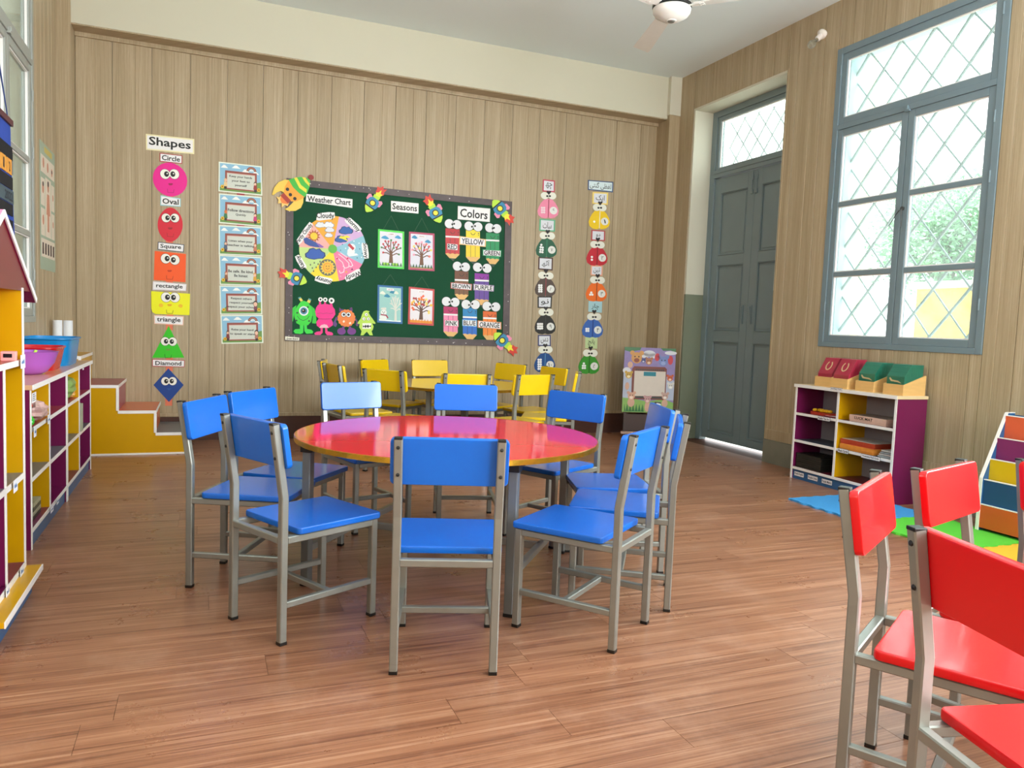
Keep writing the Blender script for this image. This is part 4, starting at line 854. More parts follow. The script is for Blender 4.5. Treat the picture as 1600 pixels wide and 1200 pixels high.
# ------------------------------------------------------------------ wall decorations (metres from each item's centre)
PAL=['efe6b8', 'f2f0f0', '151515', 'b0303a', 'f2f0f2', '9fd4dc', '39445c', 'dcd4dc', 'f2c8b4', 'b03040', 'ec1292', '202020', 'f4f2ea', '101010', 'a00c50', 'b00c60', 'd81a34', 'a01020', 'f85a14', 'd04010', 'b03808', 'f2f000', 'e8b010', '706000', 'f0c020', '2fc40f', '60a030', '106008', '0c3f8e', '1a52a0', 'e07858', 'e9efe0', '8fc0dc', '6f9a4c', 'f4f6f4', '7a3034', 'd88860', '28343c', 'd8e4ea', '93483c', 'd8a49a', 'd2d6cc', '2a2a2a', 'e8c090', 'e8b898', 'e8cc98', '3a3030', '1c1c1c', 'efc0a4', '9b2f28', 'e8c030', 'a86818', 'e07838', '3c7848', 'd03878', '586070', '506078', 'b05830', 'c87858', 'b05038', '905838', 'd89830', 'd8a030', '7a3a4a', '302020', '803030', 'b07060', 'a83040', '@felt', '@frame', 'c8c0bc', 'f2eedc', 'f4f2f2', 'e8e6e6', 'f4aa1e', 'd6aede', '8fc4d8', 'f07aa8', 'f4dc1c', 'c4e08a', 'f4b0a8', '5cb83a', '8890a0', 'e6e8ee', 'eceef4', 'e2e4ee', 'e6e8f0', '0c2850', '1a5cae', 'f4e22c', 'f2f2f4', 'eef0f2', 'c02838', 'eaf0f4', '35708a', 'f0f4f4', 'f8dce8', 'd02050', '70104a', 'f0b030', 'f4a0c0', '102c60', '2056b4', '282c40', '64685c', 'ecc83c', 'f09c1c', 'f4b82c', 'a04010', '502008', 'b45a1c', 'f4ca24', '2a4a9c', '8a5cb8', 'f0eef0', '141414', '52dc4c', 'e4e2ee', '2a5a3c', '3a9ccc', 'f0e8ec', 'f6f4f6', 'a04858', '6e4222', '3c8040', 'c42834', 'a8dc3c', '1e7a2c', 'b84468', 'e2e0ee', '3a90c0', 'f49aa8', 'f4d860', 'd83848', 'f0a8c0', 'e87868', 'f0b878', '1c6030', '1464a4', '9accc8', 'e8ecdc', '1c86a8', 'e4e8d8', 'dcdcd2', 'e8f4f8', 'ecefec', 'e4e0d8', 'a01c44', '404040', 'c84040', 'ece6ee', '5a3218', 'e87820', 'f4c030', 'b03030', 'e85820', 'f4d870', 'f0a028', 'e89020', 'c83038', 'b81c28', '303030', 'e8b870', '2c4434', '241c18', '181818', '20242c', 'e6e6ec', 'f2eef2', '1a1a1a', 'f4d428', 'f2dc30', 'f0c888', '189458', '0c8850', '1c9c60', '7c5230', '6e3c1c', 'b05048', '64409c', '8c1ca0', 'a890b8', 'f08cb4', 'b81460', 'e86898', '1c68c8', '1484c4', '6cb0e0', 'f48828', 'e06414', 'd88858', 'e8d860', '58a0a8', '20c828', '2ad42e', '28d83c', 'f0f0f0', '3c88a8', '0a0a0a', '0c5014', '14501c', 'ec1a8c', 'f0148c', 'f4b8c8', '90104c', 'a01058', 'f0288c', 'f2f2f2', '5c1a6c', '58307c', '58206c', 'f08030', '702084', '201830', 'f8e0c8', 'bce04c', '587020', 'f2f4e8', 'f0f0e8', 'f090b0', 'd83c28', 'f4e830', 'b4e43c', '2c88b4', 'c0e83c', '101418', 'f0e840', 'f0cc50', 'f8c870', 'a82818', 'f4a428', '141010', '3cb838', 'e8dc38', '8c1c18', 'c83c5c', 'e0e2ea', 'f08cac', '901c38', 'ecece0', '140c10', 'f4d8e0', 'e8e8e4', '5cb088', '14583c', '2c8058', 'f4f4f4', '4c2c24', '504038', '90303c', '181614', '343c70', '0c4888', '5890c0', 'f4cc10', 'f4f0d8', 'b84048', 'c41c30', '780c18', 'f0a888', 'f0701c', '702c0c', 'a8d0d8', '3c68b8', '0c2070', 'c4d8a0', '389428', '185410', '34507c', 'dcecf0']
ITEMS=[
{'n':'title_card','l':'long white and cream card reading Shapes,top of the shapes column','c':'sign','g':None,'o':(-0.2712,2.4992),'b':0,'parts':[('backing',None,[('P',[(-0.1832,0.0619),(0.186,0.0658),(0.1868,-0.0595),(-0.1815,-0.0683)],0,1)],None),('paper',None,[('P',[(-0.1725,0.0503),(0.1751,0.0544),(0.1758,-0.0484),(-0.1712,-0.0563)],1,2)],None),('lettering',None,[('T','Shapes',(0.0,0.0),0.3188,0.0881,2,3,0)],None)]},
{'n':'word_card','l':'small paper card reading Circle above its shape in the shapes column','c':'sign','g':'word cards of the shapes column','o':(-0.2638,2.3836),'b':0,'parts':[('backing',None,[('P',[(-0.0861,0.0362),(0.0877,0.0352),(0.0861,-0.0356),(-0.0859,-0.0358)],3,1)],None),('paper',None,[('P',[(-0.0802,0.0297),(0.0815,0.0289),(0.0802,-0.0293),(-0.08,-0.0294)],4,2)],None),('lettering',None,[('T','Circle',(0.0,0.0),0.1388,0.0431,2,3,0)],None)]},
{'n':'word_card','l':'small paper card reading Oval above its shape in the shapes column','c':'sign','g':'word cards of the shapes column','o':(-0.2654,2.0281),'b':0,'parts':[('backing',None,[('P',[(-0.0767,0.044),(0.0783,0.0327),(0.0786,-0.0364),(-0.0788,-0.0405)],5,1)],None),('paper',None,[('P',[(-0.0706,0.036),(0.0719,0.0269),(0.0721,-0.0303),(-0.0723,-0.0328)],4,2)],None),('lettering',None,[('T','Oval',(0.0,0.0),0.1249,0.046,2,3,0)],None)]},
{'n':'word_card','l':'small paper card reading Square above its shape in the shapes column','c':'sign','g':'word cards of the shapes column','o':(-0.2617,1.6494),'b':0,'parts':[('backing',None,[('P',[(-0.0997,0.0374),(0.1038,0.0293),(0.0997,-0.0382),(-0.1015,-0.0286)],6,1)],None),('paper',None,[('P',[(-0.0944,0.0312),(0.0979,0.0235),(0.0945,-0.0319),(-0.0959,-0.0229)],4,2)],None),('lettering',None,[('T','Square',(0.0,0.0),0.1609,0.043,2,3,0)],None)]},
{'n':'word_card','l':'small paper card reading rectangle above its shape in the shapes column','c':'sign','g':'word cards of the shapes column','o':(-0.2708,1.3177),'b':0,'parts':[('backing',None,[('P',[(-0.1273,0.0383),(0.1327,0.0283),(0.1285,-0.0316),(-0.13,-0.035)],7,1)],None),('paper',None,[('P',[(-0.1221,0.0315),(0.1267,0.0231),(0.1233,-0.0263),(-0.1244,-0.0284)],4,2)],None),('lettering',None,[('T','rectangle',(0.0,0.0),0.2056,0.0439,2,3,0)],None)]},
{'n':'word_card','l':'small paper card reading triangle above its shape in the shapes column','c':'sign','g':'word cards of the shapes column','o':(-0.2751,1.0338),'b':0,'parts':[('backing',None,[('P',[(-0.1144,0.0376),(0.1159,0.0372),(0.1133,-0.0398),(-0.1118,-0.035)],8,1)],None),('paper',None,[('P',[(-0.1081,0.031),(0.1094,0.0303),(0.1074,-0.0328),(-0.106,-0.0286)],4,2)],None),('lettering',None,[('T','triangle',(0.0,0.0),0.1838,0.05,2,3,0)],None)]},
{'n':'word_card','l':'small paper card reading Diamond above its shape in the shapes column','c':'sign','g':'word cards of the shapes column','o':(-0.2765,0.6679),'b':0,'parts':[('backing',None,[('P',[(-0.1254,0.0339),(0.1283,0.0284),(0.1261,-0.0322),(-0.1253,-0.0301)],9,1)],None),('paper',None,[('P',[(-0.1204,0.028),(0.1229,0.023),(0.1211,-0.0267),(-0.1203,-0.0244)],4,2)],None),('lettering',None,[('T','Diamond',(0.0,0.0),0.203,0.0369,2,3,0)],None)]},
{'n':'shape_cutout','l':'magenta pink circle cut-out with googly eyes under the Circle card','c':'cut-out','g':'shape cut-outs with googly eyes','o':(-0.269,2.2092),'b':0,'parts':[('body',None,[('D',(0.0,0.0),0.132,0.1388,10,1)],None),('eye',None,[('D',(-0.0387,0.0406),0.0395,0.0425,11,2),('D',(-0.0387,0.0406),0.0371,0.0398,12,3),('D',(-0.028,0.0417),0.0185,0.0224,13,4),('D',(-0.0231,0.0465),0.0052,0.0055,12,5)],None),('eye',None,[('D',(0.0312,0.0476),0.0398,0.0427,11,2),('D',(0.0312,0.0476),0.0373,0.0401,12,3),('D',(0.0204,0.0465),0.0186,0.0224,13,4),('D',(0.0253,0.0512),0.0052,0.0056,12,5)],None),('mouth',None,[('P',[(-0.0165,-0.0365),(-0.0018,-0.0297),(0.0031,-0.0334),(0.0079,-0.0287),(0.0227,-0.0324),(0.0129,-0.0461),(-0.0067,-0.0481)],14,2)],None),('chin',None,[('L',[(-0.0212,-0.0792),(-0.0187,-0.1079),(0.0254,-0.1062),(0.0302,-0.0792)],0.0034,15,2)],None)]},
{'n':'shape_cutout','l':'crimson oval cut-out with googly eyes under the Oval card','c':'cut-out','g':'shape cut-outs with googly eyes','o':(-0.2675,1.8356),'b':0,'parts':[('body',None,[('P',[(0.0968,0.0082),(0.0947,0.036),(0.0885,0.0623),(0.0784,0.0861),(0.065,0.1065),(0.0494,0.1228),(0.0329,0.1345),(0.0161,0.141),(-0.0006,0.1422),(-0.0172,0.1379),(-0.0338,0.1283),(-0.0501,0.1137),(-0.0653,0.0947),(-0.0783,0.0721),(-0.0881,0.0468),(-0.0939,0.0197),(-0.0958,-0.0081),(-0.0938,-0.0356),(-0.0878,-0.0617),(-0.0778,-0.0855),(-0.0646,-0.106),(-0.0493,-0.1225),(-0.0328,-0.1344),(-0.0161,-0.1412),(0.0006,-0.1427),(0.0173,-0.1387),(0.034,-0.1292),(0.0505,-0.1147),(0.0659,-0.0957),(0.0792,-0.0729),(0.0891,-0.0473),(0.095,-0.0199)],16,1)],None),('eye',None,[('D',(-0.0321,0.0535),0.0358,0.0387,11,2),('D',(-0.0321,0.0535),0.0334,0.036,12,3),('D',(-0.0213,0.0545),0.0167,0.0201,13,4),('D',(-0.0164,0.0591),0.0046,0.0051,12,5)],None),('eye',None,[('D',(0.0357,0.0584),0.0361,0.0388,11,2),('D',(0.0357,0.0584),0.0336,0.0362,12,3),('D',(0.0249,0.0574),0.0167,0.0203,13,4),('D',(0.0298,0.0621),0.0047,0.0051,12,5)],None),('mouth',None,[('P',[(-0.019,-0.0282),(-0.0043,-0.0216),(0.0006,-0.0255),(0.0055,-0.0208),(0.0203,-0.0249),(0.0105,-0.0385),(-0.0092,-0.0401)],17,2)],None),('chin',None,[('L',[(-0.0238,-0.0711),(-0.0212,-0.1002),(0.0231,-0.0993),(0.0279,-0.0723)],0.0034,17,2)],None)]},
{'n':'shape_cutout','l':'orange square cut-out with googly eyes under the Square card','c':'cut-out','g':'shape cut-outs with googly eyes','o':(-0.2661,1.4886),'b':0,'parts':[('body',None,[('P',[(-0.1189,0.1199),(0.1222,0.112),(0.119,-0.1275),(-0.1256,-0.1222)],18,1)],None),('eye',None,[('D',(-0.0347,0.0619),0.0399,0.0433,11,2),('D',(-0.0347,0.0619),0.0374,0.0406,12,3),('D',(-0.0239,0.0627),0.0187,0.0227,13,4),('D',(-0.019,0.0673),0.0053,0.0057,12,5)],None),('eye',None,[('D',(0.0349,0.0559),0.0402,0.0435,11,2),('D',(0.0349,0.0559),0.0377,0.0408,12,3),('D',(0.024,0.0552),0.0188,0.0228,13,4),('D',(0.0289,0.0598),0.0053,0.0057,12,5)],None),('mouth',None,[('P',[(-0.024,-0.0364),(-0.0093,-0.0301),(-0.0043,-0.0341),(0.0006,-0.0295),(0.0155,-0.0339),(0.0056,-0.0474),(-0.0141,-0.0486)],19,2)],None),('chin',None,[('L',[(-0.0288,-0.0796),(-0.0262,-0.1089),(0.0182,-0.109),(0.0231,-0.0818)],0.0035,20,2)],None)]},
{'n':'shape_cutout','l':'bright yellow rectangle cut-out with googly eyes and curled left edge','c':'cut-out','g':'shape cut-outs with googly eyes','o':(-0.2649,1.1765),'b':0,'parts':[('body',None,[('P',[(-0.1466,0.0953),(0.1549,0.0895),(0.151,-0.0939),(-0.1125,-0.0939),(-0.1369,-0.0804),(-0.1443,-0.0496)],21,1)],None),('eye',None,[('D',(-0.0323,0.0502),0.04,0.0436,11,2),('D',(-0.0323,0.0502),0.0375,0.0409,12,3),('D',(-0.0215,0.0508),0.0188,0.0229,13,4),('D',(-0.0165,0.0553),0.0052,0.0058,12,5)],None),('eye',None,[('D',(0.036,0.0515),0.0404,0.0437,11,2),('D',(0.036,0.0515),0.0379,0.041,12,3),('D',(0.0251,0.0509),0.0189,0.023,13,4),('D',(0.03,0.0555),0.0053,0.0057,12,5)],None),('mouth',None,[('P',[(-0.0242,-0.0119),(-0.0094,-0.0058),(-0.0044,-0.0099),(0.0005,-0.0054),(0.0154,-0.0101),(0.0055,-0.0235),(-0.0143,-0.0244)],22,2)],None),('chin',None,[('L',[(-0.029,-0.0553),(-0.0264,-0.0849),(0.0182,-0.0858),(0.0231,-0.0585)],0.0035,23,2)],None),('cheek',None,[('D',(-0.071,-0.0195),0.0167,0.0151,24,2),('D',(0.0802,-0.018),0.017,0.0152,24,2)],None)]},
{'n':'shape_cutout','l':'grass green triangle cut-out with googly eyes under the triangle card','c':'cut-out','g':'shape cut-outs with googly eyes','o':(-0.2755,0.84),'b':0,'parts':[('body',None,[('P',[(-0.0006,0.1467),(0.1227,-0.1218),(-0.1264,-0.1273)],25,1)],None),('eye',None,[('D',(-0.0273,0.0134),0.0352,0.0385,11,2),('D',(-0.0273,0.0134),0.0327,0.0358,12,3),('D',(-0.0204,0.0136),0.0164,0.02,13,4),('D',(-0.0154,0.0181),0.0045,0.005,12,5)],None),('eye',None,[('D',(0.0313,0.0128),0.0355,0.0387,11,2),('D',(0.0313,0.0128),0.0329,0.036,12,3),('D',(0.0243,0.0127),0.0165,0.0201,13,4),('D',(0.0293,0.0171),0.0046,0.0051,12,5)],None),('mouth',None,[('P',[(-0.0246,-0.0523),(-0.0098,-0.0465),(-0.0048,-0.0508),(0.0002,-0.0463),(0.0151,-0.0514),(0.0052,-0.0647),(-0.0147,-0.0652)],26,2)],None),('chin',None,[('L',[(-0.0294,-0.096),(-0.0268,-0.1259),(0.0179,-0.1277),(0.0228,-0.1003)],0.0034,27,2)],None)]},
{'n':'shape_cutout','l':'dark blue diamond cut-out with googly eyes under the Diamond card','c':'cut-out','g':'shape cut-outs with googly eyes','o':(-0.2741,0.4793),'b':0,'parts':[('body',None,[('P',[(-0.003,0.1446),(0.118,0.0024),(0.003,-0.1446),(-0.1174,0.0009)],28,1)],None),('eye',None,[('D',(-0.026,0.0349),0.0343,0.0378,11,2),('D',(-0.026,0.0349),0.0319,0.035,12,3),('D',(-0.0191,0.0349),0.016,0.0197,13,4),('D',(-0.0141,0.0394),0.0045,0.0049,12,5)],None),('eye',None,[('D',(0.0308,0.0354),0.0346,0.0379,11,2),('D',(0.0308,0.0354),0.0321,0.0351,12,3),('D',(0.0238,0.0353),0.016,0.0197,13,4),('D',(0.0288,0.0398),0.0045,0.0049,12,5)],None),('mouth',None,[('P',[(-0.0173,-0.0275),(0.0226,-0.0273),(0.0027,-0.0439)],29,2)],None)]},
{'n':'backing_strip','l':'coral paper strips joining the shape cut-outs to their cards','c':'ribbon','g':None,'o':(-0.2653,1.4135),'b':0,'parts':[('strip',None,[('P',[(-0.0331,-0.4006),(0.0215,-0.3986),(0.0217,-0.4638),(-0.0329,-0.4656)],30,0.5),('P',[(-0.0321,-0.683),(0.0226,-0.6818),(0.0232,-0.8132),(-0.0316,-0.814)],30,0.5),('P',[(-0.0358,-1.0332),(0.0191,-1.0331),(0.0194,-1.1103),(-0.0356,-1.1101)],30,0.5),('P',[(-0.0321,0.6894),(0.0218,0.6948),(0.022,0.6472),(-0.0319,0.6419)],30,0.5),('P',[(-0.0356,0.3076),(0.0185,0.3119),(0.0187,0.2638),(-0.0354,0.2597)],30,0.5),('P',[(-0.0344,-0.0235),(0.0199,-0.0203),(0.0201,-0.0795),(-0.0342,-0.0826)],30,0.5),('P',[(-0.0285,-0.3085),(0.026,-0.3062),(0.0263,-0.3604),(-0.0283,-0.3626)],30,0.5)],None)]},
{'n':'rule_poster','l':'laminated class rule sheet reading keep your hands to yourself,topmost of six','c':'poster','g':'class rule posters in a column','o':(0.284,2.2751),'b':0,'parts':[('sheet',None,[('P',[(-0.1755,0.1252),(0.1748,0.1249),(0.1833,-0.1264),(-0.1754,-0.1245)],31,1),('P',[(-0.1652,0.1152),(0.1644,0.1149),(0.172,-0.1162),(-0.1649,-0.1145)],32,2),('P',[(-0.1649,-0.0895),(-0.1229,-0.0546),(-0.0698,-0.0749),(0.073,-0.0755),(0.1293,-0.0255),(0.1687,-0.0156),(0.172,-0.1162),(-0.1649,-0.1145)],33,3)],None),('cloud',None,[('P',[(-0.1582,0.0778),(-0.1479,0.0903),(-0.1376,0.1027),(-0.1237,0.1027),(-0.1098,0.0877),(-0.0993,0.0777)],34,3),('P',[(-0.0701,0.0827),(-0.0576,0.0951),(-0.0452,0.1076),(-0.0284,0.1076),(-0.0114,0.0926),(0.0014,0.0826)],34,3),('P',[(0.0131,0.0575),(0.0235,0.07),(0.0338,0.0825),(0.048,0.0825),(0.0625,0.0674),(0.0734,0.0574)],34,3),('P',[(0.095,0.0473),(0.1053,0.0598),(0.1157,0.0724),(0.13,0.0723),(0.1448,0.0573),(0.1558,0.0472)],34,3)],None),('rainbow',None,[('P',[(0.1318,0.0698),(0.1295,0.0818),(0.1233,0.0927),(0.114,0.1013),(0.1025,0.1068),(0.0898,0.1088),(0.0773,0.1069),(0.0661,0.1014),(0.0573,0.0928),(0.0517,0.082),(0.05,0.07)],35,3.1),('P',[(0.1247,0.0698),(0.1228,0.0798),(0.1177,0.0887),(0.11,0.0958),(0.1005,0.1004),(0.09,0.102),(0.0796,0.1004),(0.0704,0.0959),(0.0631,0.0888),(0.0585,0.0799),(0.0571,0.07)],36,3.2600000000000002),('P',[(0.1186,0.0698),(0.117,0.078),(0.1129,0.0854),(0.1066,0.0912),(0.0987,0.095),(0.0902,0.0963),(0.0816,0.095),(0.074,0.0912),(0.068,0.0854),(0.0643,0.0781),(0.0631,0.0699)],37,3.396),('P',[(0.1122,0.0699),(0.111,0.0761),(0.1078,0.0818),(0.1029,0.0863),(0.0969,0.0892),(0.0903,0.0902),(0.0838,0.0892),(0.0779,0.0863),(0.0733,0.0818),(0.0704,0.0762),(0.0695,0.0699)],38,3.54)],None),('board',None,[('P',[(-0.1235,0.0578),(0.134,0.0573),(0.1387,-0.101),(-0.1227,-0.0997)],39,4),('P',[(-0.1095,0.0403),(0.1202,0.0398),(0.1239,-0.0908),(-0.1086,-0.0898)],40,4.5),('P',[(-0.1059,0.0353),(0.1168,0.0348),(0.1202,-0.0883),(-0.1051,-0.0873)],41,5)],None),('lettering',None,[('T','Keep your hands',(0.0034,0.0113),0.1852,0.0235,42,6,0),('T','your feet to',(0.004,-0.0251),0.1482,0.0235,42,6,0),('T','yourself',(0.0046,-0.0614),0.0988,0.0235,42,6,0)],None),('figure',None,[('D',(-0.1195,-0.0246),0.0111,0.0149,43,6),('D',(-0.1195,-0.0296),0.0091,0.0112,44,7),('P',[(-0.13,-0.0396),(-0.1089,-0.0397),(-0.1034,-0.0773),(-0.1351,-0.0771)],45,6),('P',[(-0.1298,-0.0771),(-0.1087,-0.0772),(-0.1103,-0.0998),(-0.1279,-0.0997)],46,6),('D',(0.1222,-0.0305),0.0115,0.0151,47,6),('D',(0.1223,-0.0355),0.0094,0.0113,48,7),('P',[(0.1118,-0.0455),(0.1335,-0.0456),(0.14,-0.0834),(0.1074,-0.0832)],49,6),('P',[(0.1128,-0.0832),(0.1346,-0.0833),(0.1334,-0.106),(0.1153,-0.1059)],46,6)],None),('flower',None,[('D',(-0.1439,-0.0821),0.014,0.015,50,7),('D',(-0.1439,-0.0821),0.0063,0.0065,51,8),('D',(0.1527,-0.0834),0.0145,0.0152,50,7),('D',(0.1527,-0.0834),0.0065,0.0066,51,8)],None)]},
{'n':'rule_poster','l':'laminated class rule sheet reading follow directions quickly','c':'poster','g':'class rule posters in a column','o':(0.2874,2.0081),'b':0,'parts':[('sheet',None,[('P',[(-0.175,0.1251),(0.1748,0.1286),(0.1818,-0.1289),(-0.1744,-0.1256)],31,1),('P',[(-0.1647,0.1152),(0.1643,0.1182),(0.1706,-0.1185),(-0.164,-0.1156)],32,2),('P',[(-0.1641,-0.0905),(-0.1223,-0.0554),(-0.0696,-0.0759),(0.0724,-0.0767),(0.1286,-0.0256),(0.1679,-0.0154),(0.1706,-0.1185),(-0.164,-0.1156)],33,3)],None),('cloud',None,[('P',[(-0.1577,0.0777),(-0.1474,0.0903),(-0.1371,0.1029),(-0.1233,0.103),(-0.1094,0.0881),(-0.0989,0.0781)],34,3),('P',[(-0.0697,0.0833),(-0.0573,0.096),(-0.0449,0.1087),(-0.0282,0.1089),(-0.0112,0.0938),(0.0016,0.0838)],34,3),('P',[(0.0132,0.0585),(0.0236,0.0712),(0.0339,0.084),(0.048,0.0841),(0.0624,0.0689),(0.0733,0.0587)],34,3),('P',[(0.0948,0.0486),(0.1052,0.0614),(0.1155,0.0743),(0.1298,0.0744),(0.1444,0.0591),(0.1554,0.0489)],34,3)],None),('rainbow',None,[('P',[(0.1316,0.0718),(0.1293,0.0841),(0.1233,0.0951),(0.114,0.1039),(0.1025,0.1094),(0.0899,0.1112),(0.0774,0.1092),(0.0661,0.1035),(0.0573,0.0947),(0.0518,0.0836),(0.05,0.0714)],35,3.1),('P',[(0.1245,0.0718),(0.1226,0.0819),(0.1176,0.091),(0.11,0.0982),(0.1005,0.1028),(0.09,0.1043),(0.0797,0.1027),(0.0704,0.0979),(0.0631,0.0907),(0.0585,0.0815),(0.0571,0.0714)],36,3.2600000000000002),('P',[(0.1185,0.0718),(0.1169,0.0801),(0.1128,0.0876),(0.1065,0.0935),(0.0987,0.0972),(0.0902,0.0985),(0.0817,0.0971),(0.074,0.0932),(0.0681,0.0872),(0.0643,0.0797),(0.0631,0.0714)],37,3.396),('P',[(0.1121,0.0717),(0.1109,0.0781),(0.1077,0.0839),(0.1029,0.0884),(0.0969,0.0913),(0.0903,0.0923),(0.0837,0.0912),(0.0779,0.0882),(0.0733,0.0836),(0.0704,0.0779),(0.0695,0.0715)],38,3.54)],None),('board',None,[('P',[(-0.123,0.0578),(0.1337,0.059),(0.1377,-0.1028),(-0.1221,-0.1008)],39,4),('P',[(-0.109,0.0403),(0.1199,0.041),(0.123,-0.0924),(-0.1081,-0.0908)],40,4.5),('P',[(-0.1055,0.0352),(0.1164,0.0359),(0.1193,-0.0898),(-0.1046,-0.0883)],41,5)],None),('lettering',None,[('T','Follow directions',(0.0036,-0.007),0.2124,0.0242,42,6,0),('T','Quickly',(0.0042,-0.0439),0.0858,0.0237,42,6,0)],None),('figure',None,[('D',(-0.119,-0.0252),0.0111,0.0151,52,6),('D',(-0.119,-0.0303),0.009,0.0114,52,7),('P',[(-0.1294,-0.0403),(-0.1085,-0.0404),(-0.1029,-0.0782),(-0.1344,-0.0781)],53,6),('P',[(-0.1292,-0.0781),(-0.1082,-0.0782),(-0.1098,-0.1009),(-0.1273,-0.1008)],46,6),('D',(0.1216,-0.0308),0.0114,0.0154,47,6),('D',(0.1217,-0.0359),0.0093,0.0115,48,7),('P',[(0.1112,-0.0461),(0.1327,-0.0462),(0.139,-0.0848),(0.1066,-0.0846)],54,6),('P',[(0.112,-0.0846),(0.1336,-0.0847),(0.1324,-0.1079),(0.1143,-0.1077)],46,6)],None),('flower',None,[('D',(-0.1432,-0.083),0.0139,0.0151,50,7),('D',(-0.1432,-0.083),0.0063,0.0065,51,8),('D',(0.1517,-0.0849),0.0143,0.0155,50,7),('D',(0.1517,-0.0849),0.0064,0.0067,51,8)],None)]},
{'n':'rule_poster','l':'laminated class rule sheet reading listen when your teacher is talking','c':'poster','g':'class rule posters in a column','o':(0.2898,1.7444),'b':0,'parts':[('sheet',None,[('P',[(-0.1767,0.1218),(0.1757,0.1311),(0.1827,-0.1226),(-0.1746,-0.1309)],31,1),('P',[(-0.1663,0.112),(0.1652,0.1207),(0.1715,-0.1126),(-0.1641,-0.1206)],32,2),('P',[(-0.1644,-0.0952),(-0.1227,-0.0587),(-0.0696,-0.0777),(0.0729,-0.0743),(0.1293,-0.0221),(0.1688,-0.011),(0.1715,-0.1126),(-0.1641,-0.1206)],33,3)],None),('cloud',None,[('P',[(-0.159,0.0743),(-0.1487,0.0872),(-0.1384,0.1001),(-0.1245,0.1005),(-0.1104,0.0857),(-0.0998,0.0759)],34,3),('P',[(-0.0705,0.0817),(-0.058,0.0946),(-0.0456,0.1076),(-0.0287,0.108),(-0.0116,0.0933),(0.0013,0.0835)],34,3),('P',[(0.0131,0.0586),(0.0235,0.0715),(0.0339,0.0844),(0.0481,0.0847),(0.0626,0.0699),(0.0735,0.0601)],34,3),('P',[(0.0952,0.0505),(0.1056,0.0635),(0.1161,0.0764),(0.1304,0.0768),(0.1452,0.0619),(0.1562,0.0521)],34,3)],None),('rainbow',None,[('P',[(0.1323,0.0743),(0.1299,0.0864),(0.1238,0.0972),(0.1145,0.1056),(0.1029,0.1109),(0.0902,0.1125),(0.0776,0.1102),(0.0663,0.1043),(0.0574,0.0954),(0.0519,0.0843),(0.0501,0.0722)],35,3.1),('P',[(0.1251,0.0741),(0.1232,0.0841),(0.1181,0.093),(0.1104,0.1),(0.1009,0.1043),(0.0904,0.1056),(0.0799,0.1038),(0.0706,0.0989),(0.0633,0.0916),(0.0587,0.0824),(0.0572,0.0723)],36,3.2600000000000002),('P',[(0.119,0.0739),(0.1174,0.0821),(0.1133,0.0894),(0.107,0.0952),(0.0991,0.0988),(0.0905,0.0998),(0.0819,0.0983),(0.0743,0.0943),(0.0683,0.0883),(0.0645,0.0808),(0.0633,0.0725)],37,3.396),('P',[(0.1126,0.0738),(0.1114,0.0801),(0.1082,0.0857),(0.1033,0.0901),(0.0973,0.0929),(0.0906,0.0937),(0.084,0.0925),(0.0781,0.0895),(0.0735,0.0848),(0.0706,0.079),(0.0697,0.0727)],38,3.54)],None),('board',None,[('P',[(-0.124,0.055),(0.1344,0.0617),(0.1384,-0.0982),(-0.1222,-0.1044)],39,4),('P',[(-0.1098,0.0377),(0.1205,0.0436),(0.1237,-0.0883),(-0.1082,-0.0939)],40,4.5),('P',[(-0.1062,0.0328),(0.117,0.0384),(0.12,-0.0859),(-0.1047,-0.0913)],41,5)],None),('lettering',None,[('T','Listen when your',(0.0037,-0.0069),0.1965,0.0235,42,6,0),('T','teacher is talking',(0.0043,-0.0436),0.2254,0.0239,42,6,0)],None),('figure',None,[('D',(-0.1195,-0.0283),0.0112,0.0151,55,6),('D',(-0.1195,-0.0333),0.0091,0.0113,44,7),('P',[(-0.1299,-0.0437),(-0.1088,-0.0432),(-0.1031,-0.0811),(-0.1347,-0.0818)],56,6),('P',[(-0.1294,-0.0817),(-0.1084,-0.0812),(-0.1098,-0.1041),(-0.1274,-0.1045)],46,6),('D',(0.1222,-0.0274),0.0121,0.0161,57,6),('D',(0.1223,-0.0325),0.0099,0.0121,48,7),('P',[(0.1118,-0.0429),(0.1334,-0.0424),(0.1398,-0.0803),(0.1073,-0.0811)],58,6),('P',[(0.1127,-0.081),(0.1344,-0.0805),(0.1331,-0.1034),(0.115,-0.1038)],46,6)],None),('flower',None,[('D',(-0.1434,-0.0871),0.014,0.0151,50,7),('D',(-0.1434,-0.0871),0.0063,0.0065,51,8),('D',(0.1525,-0.08),0.0144,0.0153,50,7),('D',(0.1525,-0.08),0.0065,0.0066,51,8)],None)]},
